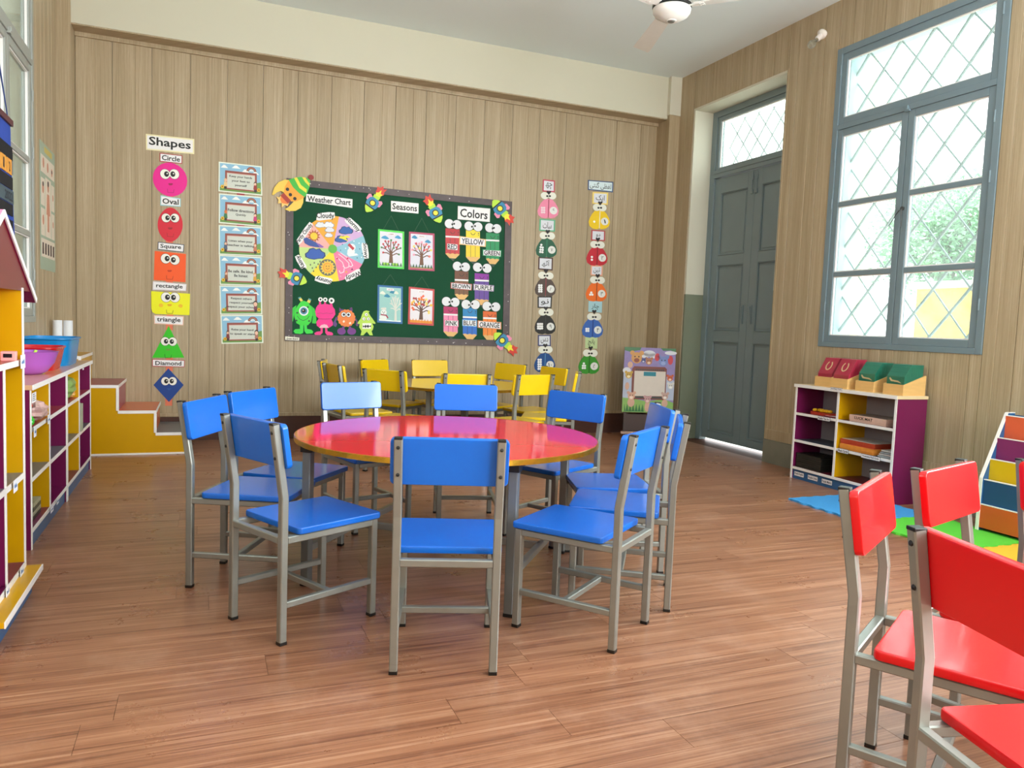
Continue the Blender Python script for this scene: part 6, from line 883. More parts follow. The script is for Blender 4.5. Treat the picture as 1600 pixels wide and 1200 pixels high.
{'n':'weather_chart','l':'round paper weather chart wheel with seven coloured sectors','c':'chart','g':None,'o':(1.0803,1.7332),'b':5,'parts':[('sector',None,[('P',[(0.0,0.0),(0.0512,0.293),(0.0194,0.2945),(-0.0124,0.2927),(-0.0441,0.2875),(-0.0751,0.2791),(-0.1052,0.2676),(-0.134,0.2531),(-0.1612,0.2357),(-0.1865,0.2158)],74,1)],None),('sector',None,[('P',[(0.0,0.0),(0.2756,0.1393),(0.258,0.17),(0.2366,0.1982),(0.2118,0.2233),(0.1839,0.245),(0.1534,0.2631),(0.1208,0.2772),(0.0866,0.2872),(0.0512,0.293)],75,1)],None),('sector',None,[('P',[(0.0,0.0),(0.2712,-0.1208),(0.285,-0.0893),(0.2951,-0.0566),(0.3015,-0.0232),(0.304,0.0105),(0.3026,0.044),(0.2974,0.0769),(0.2883,0.1088),(0.2756,0.1393)],76,1)],None),('sector',None,[('P',[(0.0,0.0),(0.0634,-0.2867),(0.0958,-0.2767),(0.1272,-0.2632),(0.157,-0.2464),(0.185,-0.2264),(0.2107,-0.2036),(0.2339,-0.1782),(0.2541,-0.1505),(0.2712,-0.1208)],77,1)],None),('sector',None,[('P',[(0.0,0.0),(-0.1902,-0.2347),(-0.1635,-0.2534),(-0.1346,-0.269),(-0.1038,-0.2812),(-0.0716,-0.2898),(-0.0383,-0.2947),(-0.0045,-0.2958),(0.0296,-0.2932),(0.0634,-0.2867)],78,1)],None),('sector',None,[('P',[(0.0,0.0),(-0.2943,-0.0063),(-0.2936,-0.0392),(-0.2892,-0.0716),(-0.2811,-0.1031),(-0.2694,-0.1334),(-0.2543,-0.162),(-0.2359,-0.1887),(-0.2145,-0.213),(-0.1902,-0.2347)],79,1)],None),('sector',None,[('P',[(0.0,0.0),(-0.1865,0.2158),(-0.2097,0.1934),(-0.2304,0.169),(-0.2486,0.1426),(-0.2639,0.1147),(-0.2762,0.0855),(-0.2855,0.0554),(-0.2915,0.0247),(-0.2943,-0.0063)],80,1)],None),('hub',None,[('D',(0.0,-0.0017),0.039,0.0391,81,6)],None),('cloud_icon',None,[('P',[(-0.1578,0.1862),(-0.1603,0.2018),(-0.1471,0.212),(-0.1406,0.2262),(-0.1227,0.2323),(-0.1091,0.2266),(-0.0934,0.2325),(-0.0819,0.2199),(-0.0682,0.2142),(-0.0657,0.1985),(-0.0767,0.1861),(-0.0993,0.1833),(-0.1172,0.1782),(-0.1397,0.18)],82,3),('P',[(-0.1523,0.188),(-0.1546,0.2018),(-0.1429,0.2107),(-0.1372,0.2231),(-0.1216,0.2285),(-0.1096,0.2235),(-0.0959,0.2287),(-0.0857,0.2176),(-0.0737,0.2126),(-0.0715,0.1988),(-0.0812,0.188),(-0.101,0.1855),(-0.1167,0.181),(-0.1365,0.1826)],83,3.6),('P',[(-0.0878,0.1912),(-0.0905,0.2081),(-0.0762,0.219),(-0.0692,0.2343),(-0.0499,0.2408),(-0.0352,0.2347),(-0.0183,0.2411),(-0.0058,0.2275),(0.0089,0.2214),(0.0117,0.2045),(-0.0002,0.1912),(-0.0246,0.1882),(-0.0439,0.1827),(-0.0683,0.1846)],82,3.2),('P',[(-0.0819,0.1932),(-0.0843,0.208),(-0.0717,0.2176),(-0.0656,0.231),(-0.0487,0.2367),(-0.0358,0.2314),(-0.0209,0.237),(-0.01,0.225),(0.003,0.2197),(0.0054,0.2048),(-0.0051,0.1932),(-0.0264,0.1906),(-0.0434,0.1857),(-0.0647,0.1874)],84,3.8000000000000003),('P',[(-0.072,0.1513),(-0.0744,0.1659),(-0.062,0.1754),(-0.0559,0.1887),(-0.0392,0.1943),(-0.0264,0.189),(-0.0117,0.1945),(-0.0009,0.1826),(0.0119,0.1773),(0.0143,0.1626),(0.004,0.1511),(-0.0172,0.1486),(-0.034,0.1438),(-0.0551,0.1455)],82,4.2),('P',[(-0.0669,0.153),(-0.069,0.1659),(-0.0581,0.1742),(-0.0528,0.1858),(-0.0381,0.1907),(-0.0269,0.1861),(-0.014,0.1909),(-0.0045,0.1805),(0.0067,0.1758),(0.0088,0.163),(-0.0002,0.1529),(-0.0188,0.1506),(-0.0335,0.1465),(-0.052,0.1479)],85,4.8),('P',[(-0.0732,0.1043),(-0.0752,0.1166),(-0.0647,0.1247),(-0.0595,0.1358),(-0.0454,0.1406),(-0.0346,0.136),(-0.0222,0.1406),(-0.013,0.1306),(-0.0022,0.1261),(-0.0001,0.1136),(-0.0089,0.1039),(-0.0267,0.1018),(-0.041,0.0978),(-0.0588,0.0993)],82,5.4),('P',[(-0.0688,0.1057),(-0.0706,0.1166),(-0.0614,0.1236),(-0.0569,0.1334),(-0.0444,0.1376),(-0.035,0.1336),(-0.0241,0.1376),(-0.016,0.1288),(-0.0065,0.1248),(-0.0047,0.1139),(-0.0124,0.1054),(-0.0281,0.1036),(-0.0406,0.1),(-0.0562,0.1013)],86,6.0)],None),('storm_icon',None,[('P',[(0.0542,0.1481),(0.0506,0.1696),(0.069,0.1836),(0.078,0.203),(0.1028,0.2113),(0.1218,0.2035),(0.1436,0.2116),(0.1597,0.1942),(0.1788,0.1863),(0.1824,0.1647),(0.167,0.1478),(0.1356,0.144),(0.1107,0.137),(0.0793,0.1395)],87,3),('P',[(0.0618,0.1506),(0.0586,0.1695),(0.0748,0.1817),(0.0827,0.1988),(0.1044,0.2061),(0.1211,0.1993),(0.1402,0.2063),(0.1543,0.191),(0.1711,0.1842),(0.1743,0.1652),(0.1608,0.1503),(0.1332,0.147),(0.1113,0.1409),(0.0838,0.1431)],88,3.6),('P',[(0.0193,0.0692),(0.0161,0.0885),(0.0325,0.1009),(0.0405,0.1183),(0.0627,0.1256),(0.0796,0.1186),(0.099,0.1257),(0.1134,0.1101),(0.1304,0.103),(0.1336,0.0836),(0.1199,0.0685),(0.0919,0.0653),(0.0697,0.0591),(0.0417,0.0615)],87,3.2),('P',[(0.0261,0.0715),(0.0233,0.0884),(0.0377,0.0993),(0.0447,0.1145),(0.0641,0.121),(0.079,0.1148),(0.096,0.121),(0.1086,0.1073),(0.1235,0.1011),(0.1263,0.0841),(0.1143,0.0709),(0.0898,0.068),(0.0703,0.0626),(0.0457,0.0647)],88,3.8000000000000003),('P',[(0.0513,0.1001),(0.0851,0.1373),(0.0741,0.1134),(0.1258,0.129),(0.161,0.1144),(0.1147,0.105),(0.1385,0.0779),(0.0802,0.0966)],89,5)],None),('snowman_icon',None,[('D',(0.1746,0.0255),0.0315,0.0314,90,3),('D',(0.1667,-0.0128),0.035,0.029,91,3),('P',[(0.1335,0.0428),(0.1505,0.0615),(0.1982,0.0186),(0.181,-0.0001)],92,4),('P',[(0.1346,-0.0093),(0.1642,-0.0304),(0.2168,-0.0267),(0.2348,-0.0429),(0.1474,-0.0607),(0.1295,-0.0387)],93,4),('D',(0.0871,0.0451),0.0052,0.0052,94,3),('D',(0.0709,-0.0081),0.0052,0.0052,94,3),('D',(0.2451,0.0162),0.0053,0.0052,94,3),('D',(0.2236,-0.0671),0.0052,0.0053,94,3),('D',(0.2696,-0.023),0.0053,0.0053,94,3),('D',(0.1167,0.0126),0.0053,0.0052,95,3),('D',(0.2381,0.0681),0.0052,0.0052,95,3),('D',(0.2803,0.0246),0.0053,0.0052,95,3),('D',(0.1909,0.082),0.0052,0.0052,95,3),('D',(0.2645,-0.0584),0.0053,0.0053,95,3)],None),('wind_icon',None,[('L',[(0.0543,-0.044),(0.1072,-0.0809),(0.1487,-0.1187),(0.1495,-0.1536),(0.1206,-0.1671),(0.0971,-0.1512)],0.007,96,3),('L',[(0.0714,-0.0312),(0.1301,-0.0677),(0.1719,-0.1114),(0.1842,-0.1397),(0.1669,-0.1525),(0.1492,-0.142)],0.0069,96,3),('L',[(0.0377,-0.074),(0.0905,-0.1168),(0.1089,-0.162),(0.104,-0.2031),(0.0753,-0.2165),(0.0633,-0.194)],0.0069,96,3),('P',[(0.0324,-0.0946),(0.0434,-0.0725),(0.0554,-0.0931),(0.0438,-0.0887)],97,4),('P',[(0.1247,-0.0884),(0.1359,-0.0661),(0.148,-0.0868),(0.1362,-0.0824)],97,4),('P',[(0.1676,-0.1845),(0.1788,-0.1622),(0.191,-0.1831),(0.1792,-0.1786)],98,4),('P',[(0.1158,-0.2111),(0.1269,-0.1888),(0.139,-0.2096),(0.1273,-0.2051)],99,4),('P',[(0.0645,-0.2549),(0.0756,-0.2327),(0.0877,-0.2535),(0.076,-0.249)],100,4)],None),('rain_icon',None,[('P',[(-0.2392,-0.0923),(-0.244,-0.062),(-0.2185,-0.0426),(-0.2061,-0.0154),(-0.1717,-0.0041),(-0.1455,-0.0154),(-0.1153,-0.0044),(-0.0931,-0.0292),(-0.0666,-0.0406),(-0.0616,-0.0712),(-0.0831,-0.0948),(-0.1266,-0.0995),(-0.1612,-0.1089),(-0.2045,-0.1048)],101,3),('P',[(-0.2287,-0.0889),(-0.2329,-0.0622),(-0.2105,-0.0453),(-0.1996,-0.0214),(-0.1695,-0.0115),(-0.1465,-0.0214),(-0.12,-0.0118),(-0.1005,-0.0336),(-0.0773,-0.0435),(-0.0729,-0.0703),(-0.0917,-0.091),(-0.1299,-0.0952),(-0.1602,-0.1034),(-0.1982,-0.0999)],102,3.6),('P',[(-0.194,-0.146),(-0.1882,-0.1582),(-0.1937,-0.166),(-0.1994,-0.1589)],103,3),('P',[(-0.1606,-0.1266),(-0.1548,-0.1388),(-0.1602,-0.1466),(-0.166,-0.1396)],103,3),('P',[(-0.1266,-0.1358),(-0.1207,-0.148),(-0.1262,-0.1559),(-0.132,-0.1488)],103,3),('P',[(-0.143,-0.1656),(-0.1371,-0.1778),(-0.1426,-0.1856),(-0.1484,-0.1785)],103,3),('P',[(-0.1767,-0.1735),(-0.1708,-0.1857),(-0.1763,-0.1935),(-0.182,-0.1864)],103,3),('P',[(-0.11,-0.1118),(-0.1041,-0.124),(-0.1097,-0.1318),(-0.1155,-0.1248)],103,3),('P',[(-0.1649,-0.2014),(-0.159,-0.2136),(-0.1645,-0.2214),(-0.1703,-0.2143)],103,3)],None),('sun_icon',None,[('D',(-0.0417,-0.1717),0.0761,0.0748,104,3),('P',[(0.0077,-0.1685),(0.0249,-0.152),(0.0023,-0.1472),(0.011,-0.1251),(-0.0118,-0.1308),(-0.0133,-0.1075),(-0.0317,-0.1225),(-0.0431,-0.1026),(-0.0537,-0.1239),(-0.0726,-0.1115),(-0.0732,-0.1348),(-0.0959,-0.1322),(-0.0865,-0.153),(-0.1085,-0.1606),(-0.0909,-0.1748),(-0.108,-0.1913),(-0.0856,-0.1961),(-0.0943,-0.2181),(-0.0717,-0.2125),(-0.0702,-0.2358),(-0.0518,-0.2209),(-0.0404,-0.2409),(-0.0298,-0.2196),(-0.0107,-0.2322),(-0.0102,-0.2087),(0.0128,-0.2115),(0.0032,-0.1905),(0.0255,-0.1828)],105,4),('D',(-0.0417,-0.1717),0.0434,0.0438,106,5),('D',(-0.0417,-0.1717),0.0342,0.0345,107,6),('L',[(-0.0576,-0.1785),(-0.0431,-0.1891),(-0.0262,-0.1765)],0.0034,108,7),('D',(-0.0545,-0.161),0.004,0.0046,109,7),('D',(-0.0306,-0.1594),0.004,0.0046,109,7)],None),('partly_cloudy_icon',None,[('P',[(-0.131,0.1029),(-0.1108,0.12),(-0.1362,0.1211),(-0.1266,0.1456),(-0.1499,0.1335),(-0.1534,0.1589),(-0.1682,0.137),(-0.1838,0.1564),(-0.1864,0.1306),(-0.2099,0.1388),(-0.1995,0.116),(-0.2246,0.1109),(-0.204,0.0971),(-0.224,0.0801),(-0.1988,0.0791),(-0.2084,0.0546),(-0.1852,0.0666),(-0.1818,0.0412),(-0.1669,0.063),(-0.1512,0.0435),(-0.1487,0.0694),(-0.125,0.061),(-0.1355,0.084),(-0.1102,0.089)],110,3),('D',(-0.1676,0.1),0.0315,0.0318,111,4),('P',[(-0.2593,0.0701),(-0.2317,0.0836),(-0.1922,0.064),(-0.1469,0.0446),(-0.0841,0.0151),(-0.0896,0.0032),(-0.1574,0.0039),(-0.208,0.0115),(-0.2475,0.0313)],112,5),('P',[(-0.1468,0.0389),(-0.1185,0.0354),(-0.0783,0.0098),(-0.1122,0.0015)],113,5.4)],None)]},
{'n':'weather_label','l':'white cut paper label reading Cloudy on the rim of the weather wheel','c':'label','g':'labels around the weather wheel','o':(1.0097,2.0179),'b':7,'parts':[('backing',None,[('P',[(-0.0688,0.0206),(0.0301,0.04),(0.0807,0.0411),(0.0848,-0.0042),(0.0525,-0.0216),(-0.0548,-0.0438),(-0.0804,-0.0373)],114,1)],None),('lettering',None,[('T','Cloudy',(0.0,0.0),0.157,0.0633,115,2,4)],None)]},
{'n':'weather_label','l':'white cut paper label reading Stormy on the rim of the weather wheel','c':'label','g':'labels around the weather wheel','o':(1.259,1.9648),'b':7,'parts':[('backing',None,[('P',[(-0.0322,0.0641),(0.0465,0.0036),(0.0809,-0.0331),(0.0536,-0.0651),(0.0206,-0.0526),(-0.0653,0.0122),(-0.0781,0.0352)],114,1)],None),('lettering',None,[('T','Stormy',(0.0,0.0),0.1597,0.0552,115,2,-43)],None)]},
{'n':'weather_label','l':'white cut paper label reading Snowy on the rim of the weather wheel','c':'label','g':'labels around the weather wheel','o':(1.3758,1.7384),'b':7,'parts':[('backing',None,[('P',[(0.0171,0.0634),(0.033,-0.0237),(0.0339,-0.0687),(-0.0034,-0.0758),(-0.0178,-0.0485),(-0.0362,0.0454),(-0.0309,0.0689)],114,1)],None),('lettering',None,[('T','Snowy',(0.0,0.0),0.1384,0.05,115,2,-83)],None)]},
{'n':'weather_label','l':'white cut paper label reading Windy on the rim of the weather wheel','c':'label','g':'labels around the weather wheel','o':(1.2705,1.5062),'b':7,'parts':[('backing',None,[('P',[(0.0701,0.0092),(-0.0125,-0.0437),(-0.0574,-0.0632),(-0.0774,-0.0282),(-0.0549,-0.0022),(0.0335,0.0563),(0.0593,0.0608)],114,1)],None),('lettering',None,[('T','Windy',(0.0,0.0),0.1504,0.0562,115,2,208)],None)]},
{'n':'weather_label','l':'white cut paper label reading Sunny on the rim of the weather wheel','c':'label','g':'labels around the weather wheel','o':(1.0065,1.447),'b':7,'parts':[('backing',None,[('P',[(0.0551,-0.0382),(-0.0369,-0.0233),(-0.0809,-0.0086),(-0.0725,0.0292),(-0.04,0.0336),(0.0599,0.019),(0.081,0.0058)],114,1)],None),('lettering',None,[('T','Sunny',(0.0,0.0),0.1454,0.0513,115,2,166)],None)]},
{'n':'weather_label','l':'white cut paper label reading Rainy on the rim of the weather wheel','c':'label','g':'labels around the weather wheel','o':(0.8023,1.5936),'b':7,'parts':[('backing',None,[('P',[(0.0059,-0.0604),(-0.0371,0.0083),(-0.0526,0.0462),(-0.0221,0.0658),(-0.0003,0.0479),(0.0475,-0.0259),(0.0506,-0.048)],114,1)],None),('lettering',None,[('T','Rainy',(0.0,0.0),0.1257,0.0474,115,2,119)],None)]},
{'n':'weather_label','l':'white cut paper label reading Partly Cloudy on the rim of the weather wheel','c':'label','g':'labels around the weather wheel','o':(0.8285,1.8492),'b':7,'parts':[('backing',None,[('P',[(-0.0681,-0.0648),(0.0031,0.0519),(0.0441,0.1072),(0.0722,0.0899),(0.0551,0.0465),(-0.0214,-0.0808),(-0.0462,-0.1055)],114,1)],None),('lettering',None,[('T','Partly Cloudy',(0.0,0.0),0.2113,0.0445,115,2,55)],None)]},
{'n':'season_picture','l':'season picture in lime green frame,tree with red fruit','c':'picture','g':'framed season pictures','o':(1.6167,1.767),'b':5,'parts':[('frame',None,[('P',[(-0.1265,0.1776),(0.1211,0.1737),(0.1298,-0.1758),(-0.1211,-0.1769)],116,3)],None),('sheet',None,[('P',[(-0.1091,0.1596),(0.104,0.1565),(0.1116,-0.1583),(-0.1041,-0.159)],117,4)],None),('hanging_string',None,[('L',[(-0.0775,0.1768),(-0.0061,0.3086),(0.0711,0.1744)],0.003,118,0.5)],None),('cloud',None,[('P',[(-0.0983,0.096),(-0.0828,0.1135),(-0.0593,0.122),(-0.0394,0.1129),(-0.0193,0.0951),(-0.0469,0.0884)],119,5),('P',[(0.0302,0.1086),(0.0427,0.1259),(0.062,0.1344),(0.0785,0.1255),(0.0952,0.1078),(0.0725,0.1011)],119,5)],None),('title_slip',None,[('P',[(-0.0376,0.1516),(0.0318,0.1488),(0.0322,0.1278),(-0.0373,0.1305)],120,6),('P',[(-0.0326,0.148),(0.0269,0.1454),(0.0272,0.1314),(-0.0324,0.1339)],121,6.4)],None),('lettering',None,[('T','SUMMER',(-0.0028,0.1391),0.0501,0.0092,122,7,0)],None),('tree',None,[('P',[(-0.0175,-0.1269),(-0.0118,-0.0352),(-0.0146,-0.0175),(0.0153,-0.0177),(0.0132,-0.0353),(0.0226,-0.1269)],123,4),('L',[(-0.0068,-0.0352),(-0.0497,0.0003),(-0.0895,0.0111)],0.0091,123,4),('L',[(-0.0497,0.0003),(-0.0752,0.0428)],0.009,123,4),('L',[(-0.0044,-0.0281),(-0.0304,0.0284),(-0.0559,0.0709)],0.0091,123,4),('L',[(-0.0019,-0.0282),(-0.0058,0.0423),(-0.0017,0.0844)],0.009,123,4),('L',[(0.0031,-0.0282),(0.0244,0.028),(0.0435,0.0699)],0.009,123,4),('L',[(0.0244,0.028),(0.0187,0.0631)],0.0091,123,4),('L',[(0.0082,-0.0352),(0.05,-0.0003),(0.0898,0.017)],0.0091,123,4),('L',[(0.05,-0.0003),(0.0689,0.0487)],0.0091,123,4),('L',[(-0.0065,-0.0493),(-0.0392,-0.0351),(-0.0739,-0.0349)],0.0091,123,4),('L',[(0.0111,-0.0564),(0.0508,-0.0354),(0.076,-0.0425)],0.0091,123,4),('L',[(-0.0304,0.0284),(-0.0262,0.0706)],0.0091,123,4)],None),('fruit',None,[('P',[(-0.0821,0.0117),(-0.081,0.0203),(-0.0897,0.0184),(-0.0984,0.019),(-0.0969,0.0106),(-0.098,0.0019),(-0.0893,0.0039),(-0.0806,0.0032)],124,6.0),('P',[(-0.0714,0.0492),(-0.0781,0.0544),(-0.0815,0.0463),(-0.0872,0.0393),(-0.0791,0.0364),(-0.0723,0.0312),(-0.0689,0.0394),(-0.0632,0.0463)],125,6.3),('P',[(-0.0592,0.0772),(-0.0676,0.0742),(-0.0626,0.0673),(-0.06,0.0592),(-0.0527,0.0645),(-0.0442,0.0675),(-0.0493,0.0744),(-0.0519,0.0825)],125,6.6),('P',[(-0.0091,0.0848),(-0.0114,0.0763),(-0.0025,0.0771),(0.006,0.0753),(0.0057,0.0839),(0.0081,0.0924),(-0.0008,0.0917),(-0.0094,0.0935)],124,6.0),('P',[(0.0387,0.064),(0.0447,0.0578),(0.0493,0.0656),(0.0559,0.0717),(0.0482,0.0758),(0.0422,0.082),(0.0377,0.0742),(0.031,0.0681)],125,6.3),('P',[(0.021,0.0563),(0.0298,0.0582),(0.0258,0.0657),(0.0243,0.0742),(0.0163,0.0699),(0.0076,0.0681),(0.0115,0.0605),(0.013,0.052)],125,6.6),('P',[(0.097,0.0155),(0.1006,0.0237),(0.0917,0.0242),(0.0834,0.0272),(0.0825,0.0185),(0.0789,0.0103),(0.0878,0.0098),(0.0961,0.0067)],124,6.0),('P',[(0.0745,0.0539),(0.0695,0.0609),(0.0639,0.0538),(0.0564,0.0486),(0.0634,0.0434),(0.0684,0.0364),(0.074,0.0435),(0.0815,0.0488)],125,6.3),('P',[(-0.0752,-0.0278),(-0.084,-0.0284),(-0.0812,-0.0365),(-0.081,-0.0452),(-0.0726,-0.0421),(-0.0638,-0.0415),(-0.0666,-0.0334),(-0.0668,-0.0247)],125,6.6),('P',[(0.0691,-0.04),(0.0644,-0.0476),(0.0731,-0.0494),(0.0808,-0.0536),(0.083,-0.045),(0.0877,-0.0374),(0.079,-0.0356),(0.0713,-0.0314)],124,6.0),('P',[(-0.0324,0.0661),(-0.0285,0.0585),(-0.022,0.0648),(-0.014,0.069),(-0.0201,0.075),(-0.024,0.0826),(-0.0304,0.0764),(-0.0384,0.0722)],125,6.3),('P',[(-0.0202,0.021),(-0.0114,0.0204),(-0.013,0.0289),(-0.012,0.0376),(-0.0207,0.0356),(-0.0295,0.0362),(-0.0279,0.0277),(-0.029,0.019)],125,6.6),('P',[(0.0311,0.0105),(0.0368,0.0175),(0.0285,0.0204),(0.0216,0.0256),(0.0183,0.0174),(0.0126,0.0104),(0.0208,0.0075),(0.0277,0.0022)],124,6.0),('P',[(-0.0434,0.0215),(-0.0461,0.0296),(-0.0533,0.0243),(-0.0618,0.0212),(-0.0567,0.0144),(-0.054,0.0062),(-0.0468,0.0116),(-0.0383,0.0146)],125,6.3),('P',[(0.0504,0.0281),(0.0417,0.0299),(0.0421,0.0212),(0.0398,0.0127),(0.0487,0.0135),(0.0573,0.0116),(0.057,0.0203),(0.0593,0.0289)],125,6.6)],None),('grass',None,[('P',[(-0.0723,-0.127),(-0.0175,-0.1269),(-0.0169,-0.1552),(-0.0718,-0.1554)],126,5),('P',[(0.0151,-0.1269),(0.0729,-0.1268),(0.0736,-0.1549),(0.0156,-0.1551)],126,5),('P',[(-0.1016,-0.1555),(-0.1022,-0.12),(-0.0905,-0.1554)],127,7),('P',[(-0.0875,-0.1554),(-0.0756,-0.1199),(-0.0763,-0.1554)],127,7),('P',[(-0.0733,-0.1554),(-0.0739,-0.1199),(-0.0621,-0.1554)],127,7),('P',[(-0.059,-0.1553),(-0.0472,-0.1199),(-0.0478,-0.1553)],127,7),('P',[(-0.0448,-0.1553),(-0.0454,-0.1199),(-0.0336,-0.1553)],127,7),('P',[(-0.0305,-0.1553),(-0.0187,-0.1199),(-0.0193,-0.1552)],127,7),('P',[(-0.0162,-0.1552),(-0.0169,-0.1199),(-0.005,-0.1552)],127,7),('P',[(-0.0019,-0.1552),(0.0099,-0.1198),(0.0094,-0.1551)],127,7),('P',[(0.0124,-0.1551),(0.0117,-0.1198),(0.0237,-0.1551)],127,7),('P',[(0.0268,-0.1551),(0.0386,-0.1198),(0.0381,-0.155)],127,7),('P',[(0.0411,-0.155),(0.0404,-0.1198),(0.0525,-0.155)],127,7),('P',[(0.0555,-0.155),(0.0674,-0.1198),(0.0669,-0.1549)],127,7),('P',[(0.0699,-0.1549),(0.0692,-0.1198),(0.0813,-0.1549)],127,7),('P',[(0.0844,-0.1549),(0.0962,-0.1197),(0.0958,-0.1548)],127,7),('P',[(0.0988,-0.1548),(0.098,-0.1197),(0.1103,-0.1548)],127,7)],None)]},
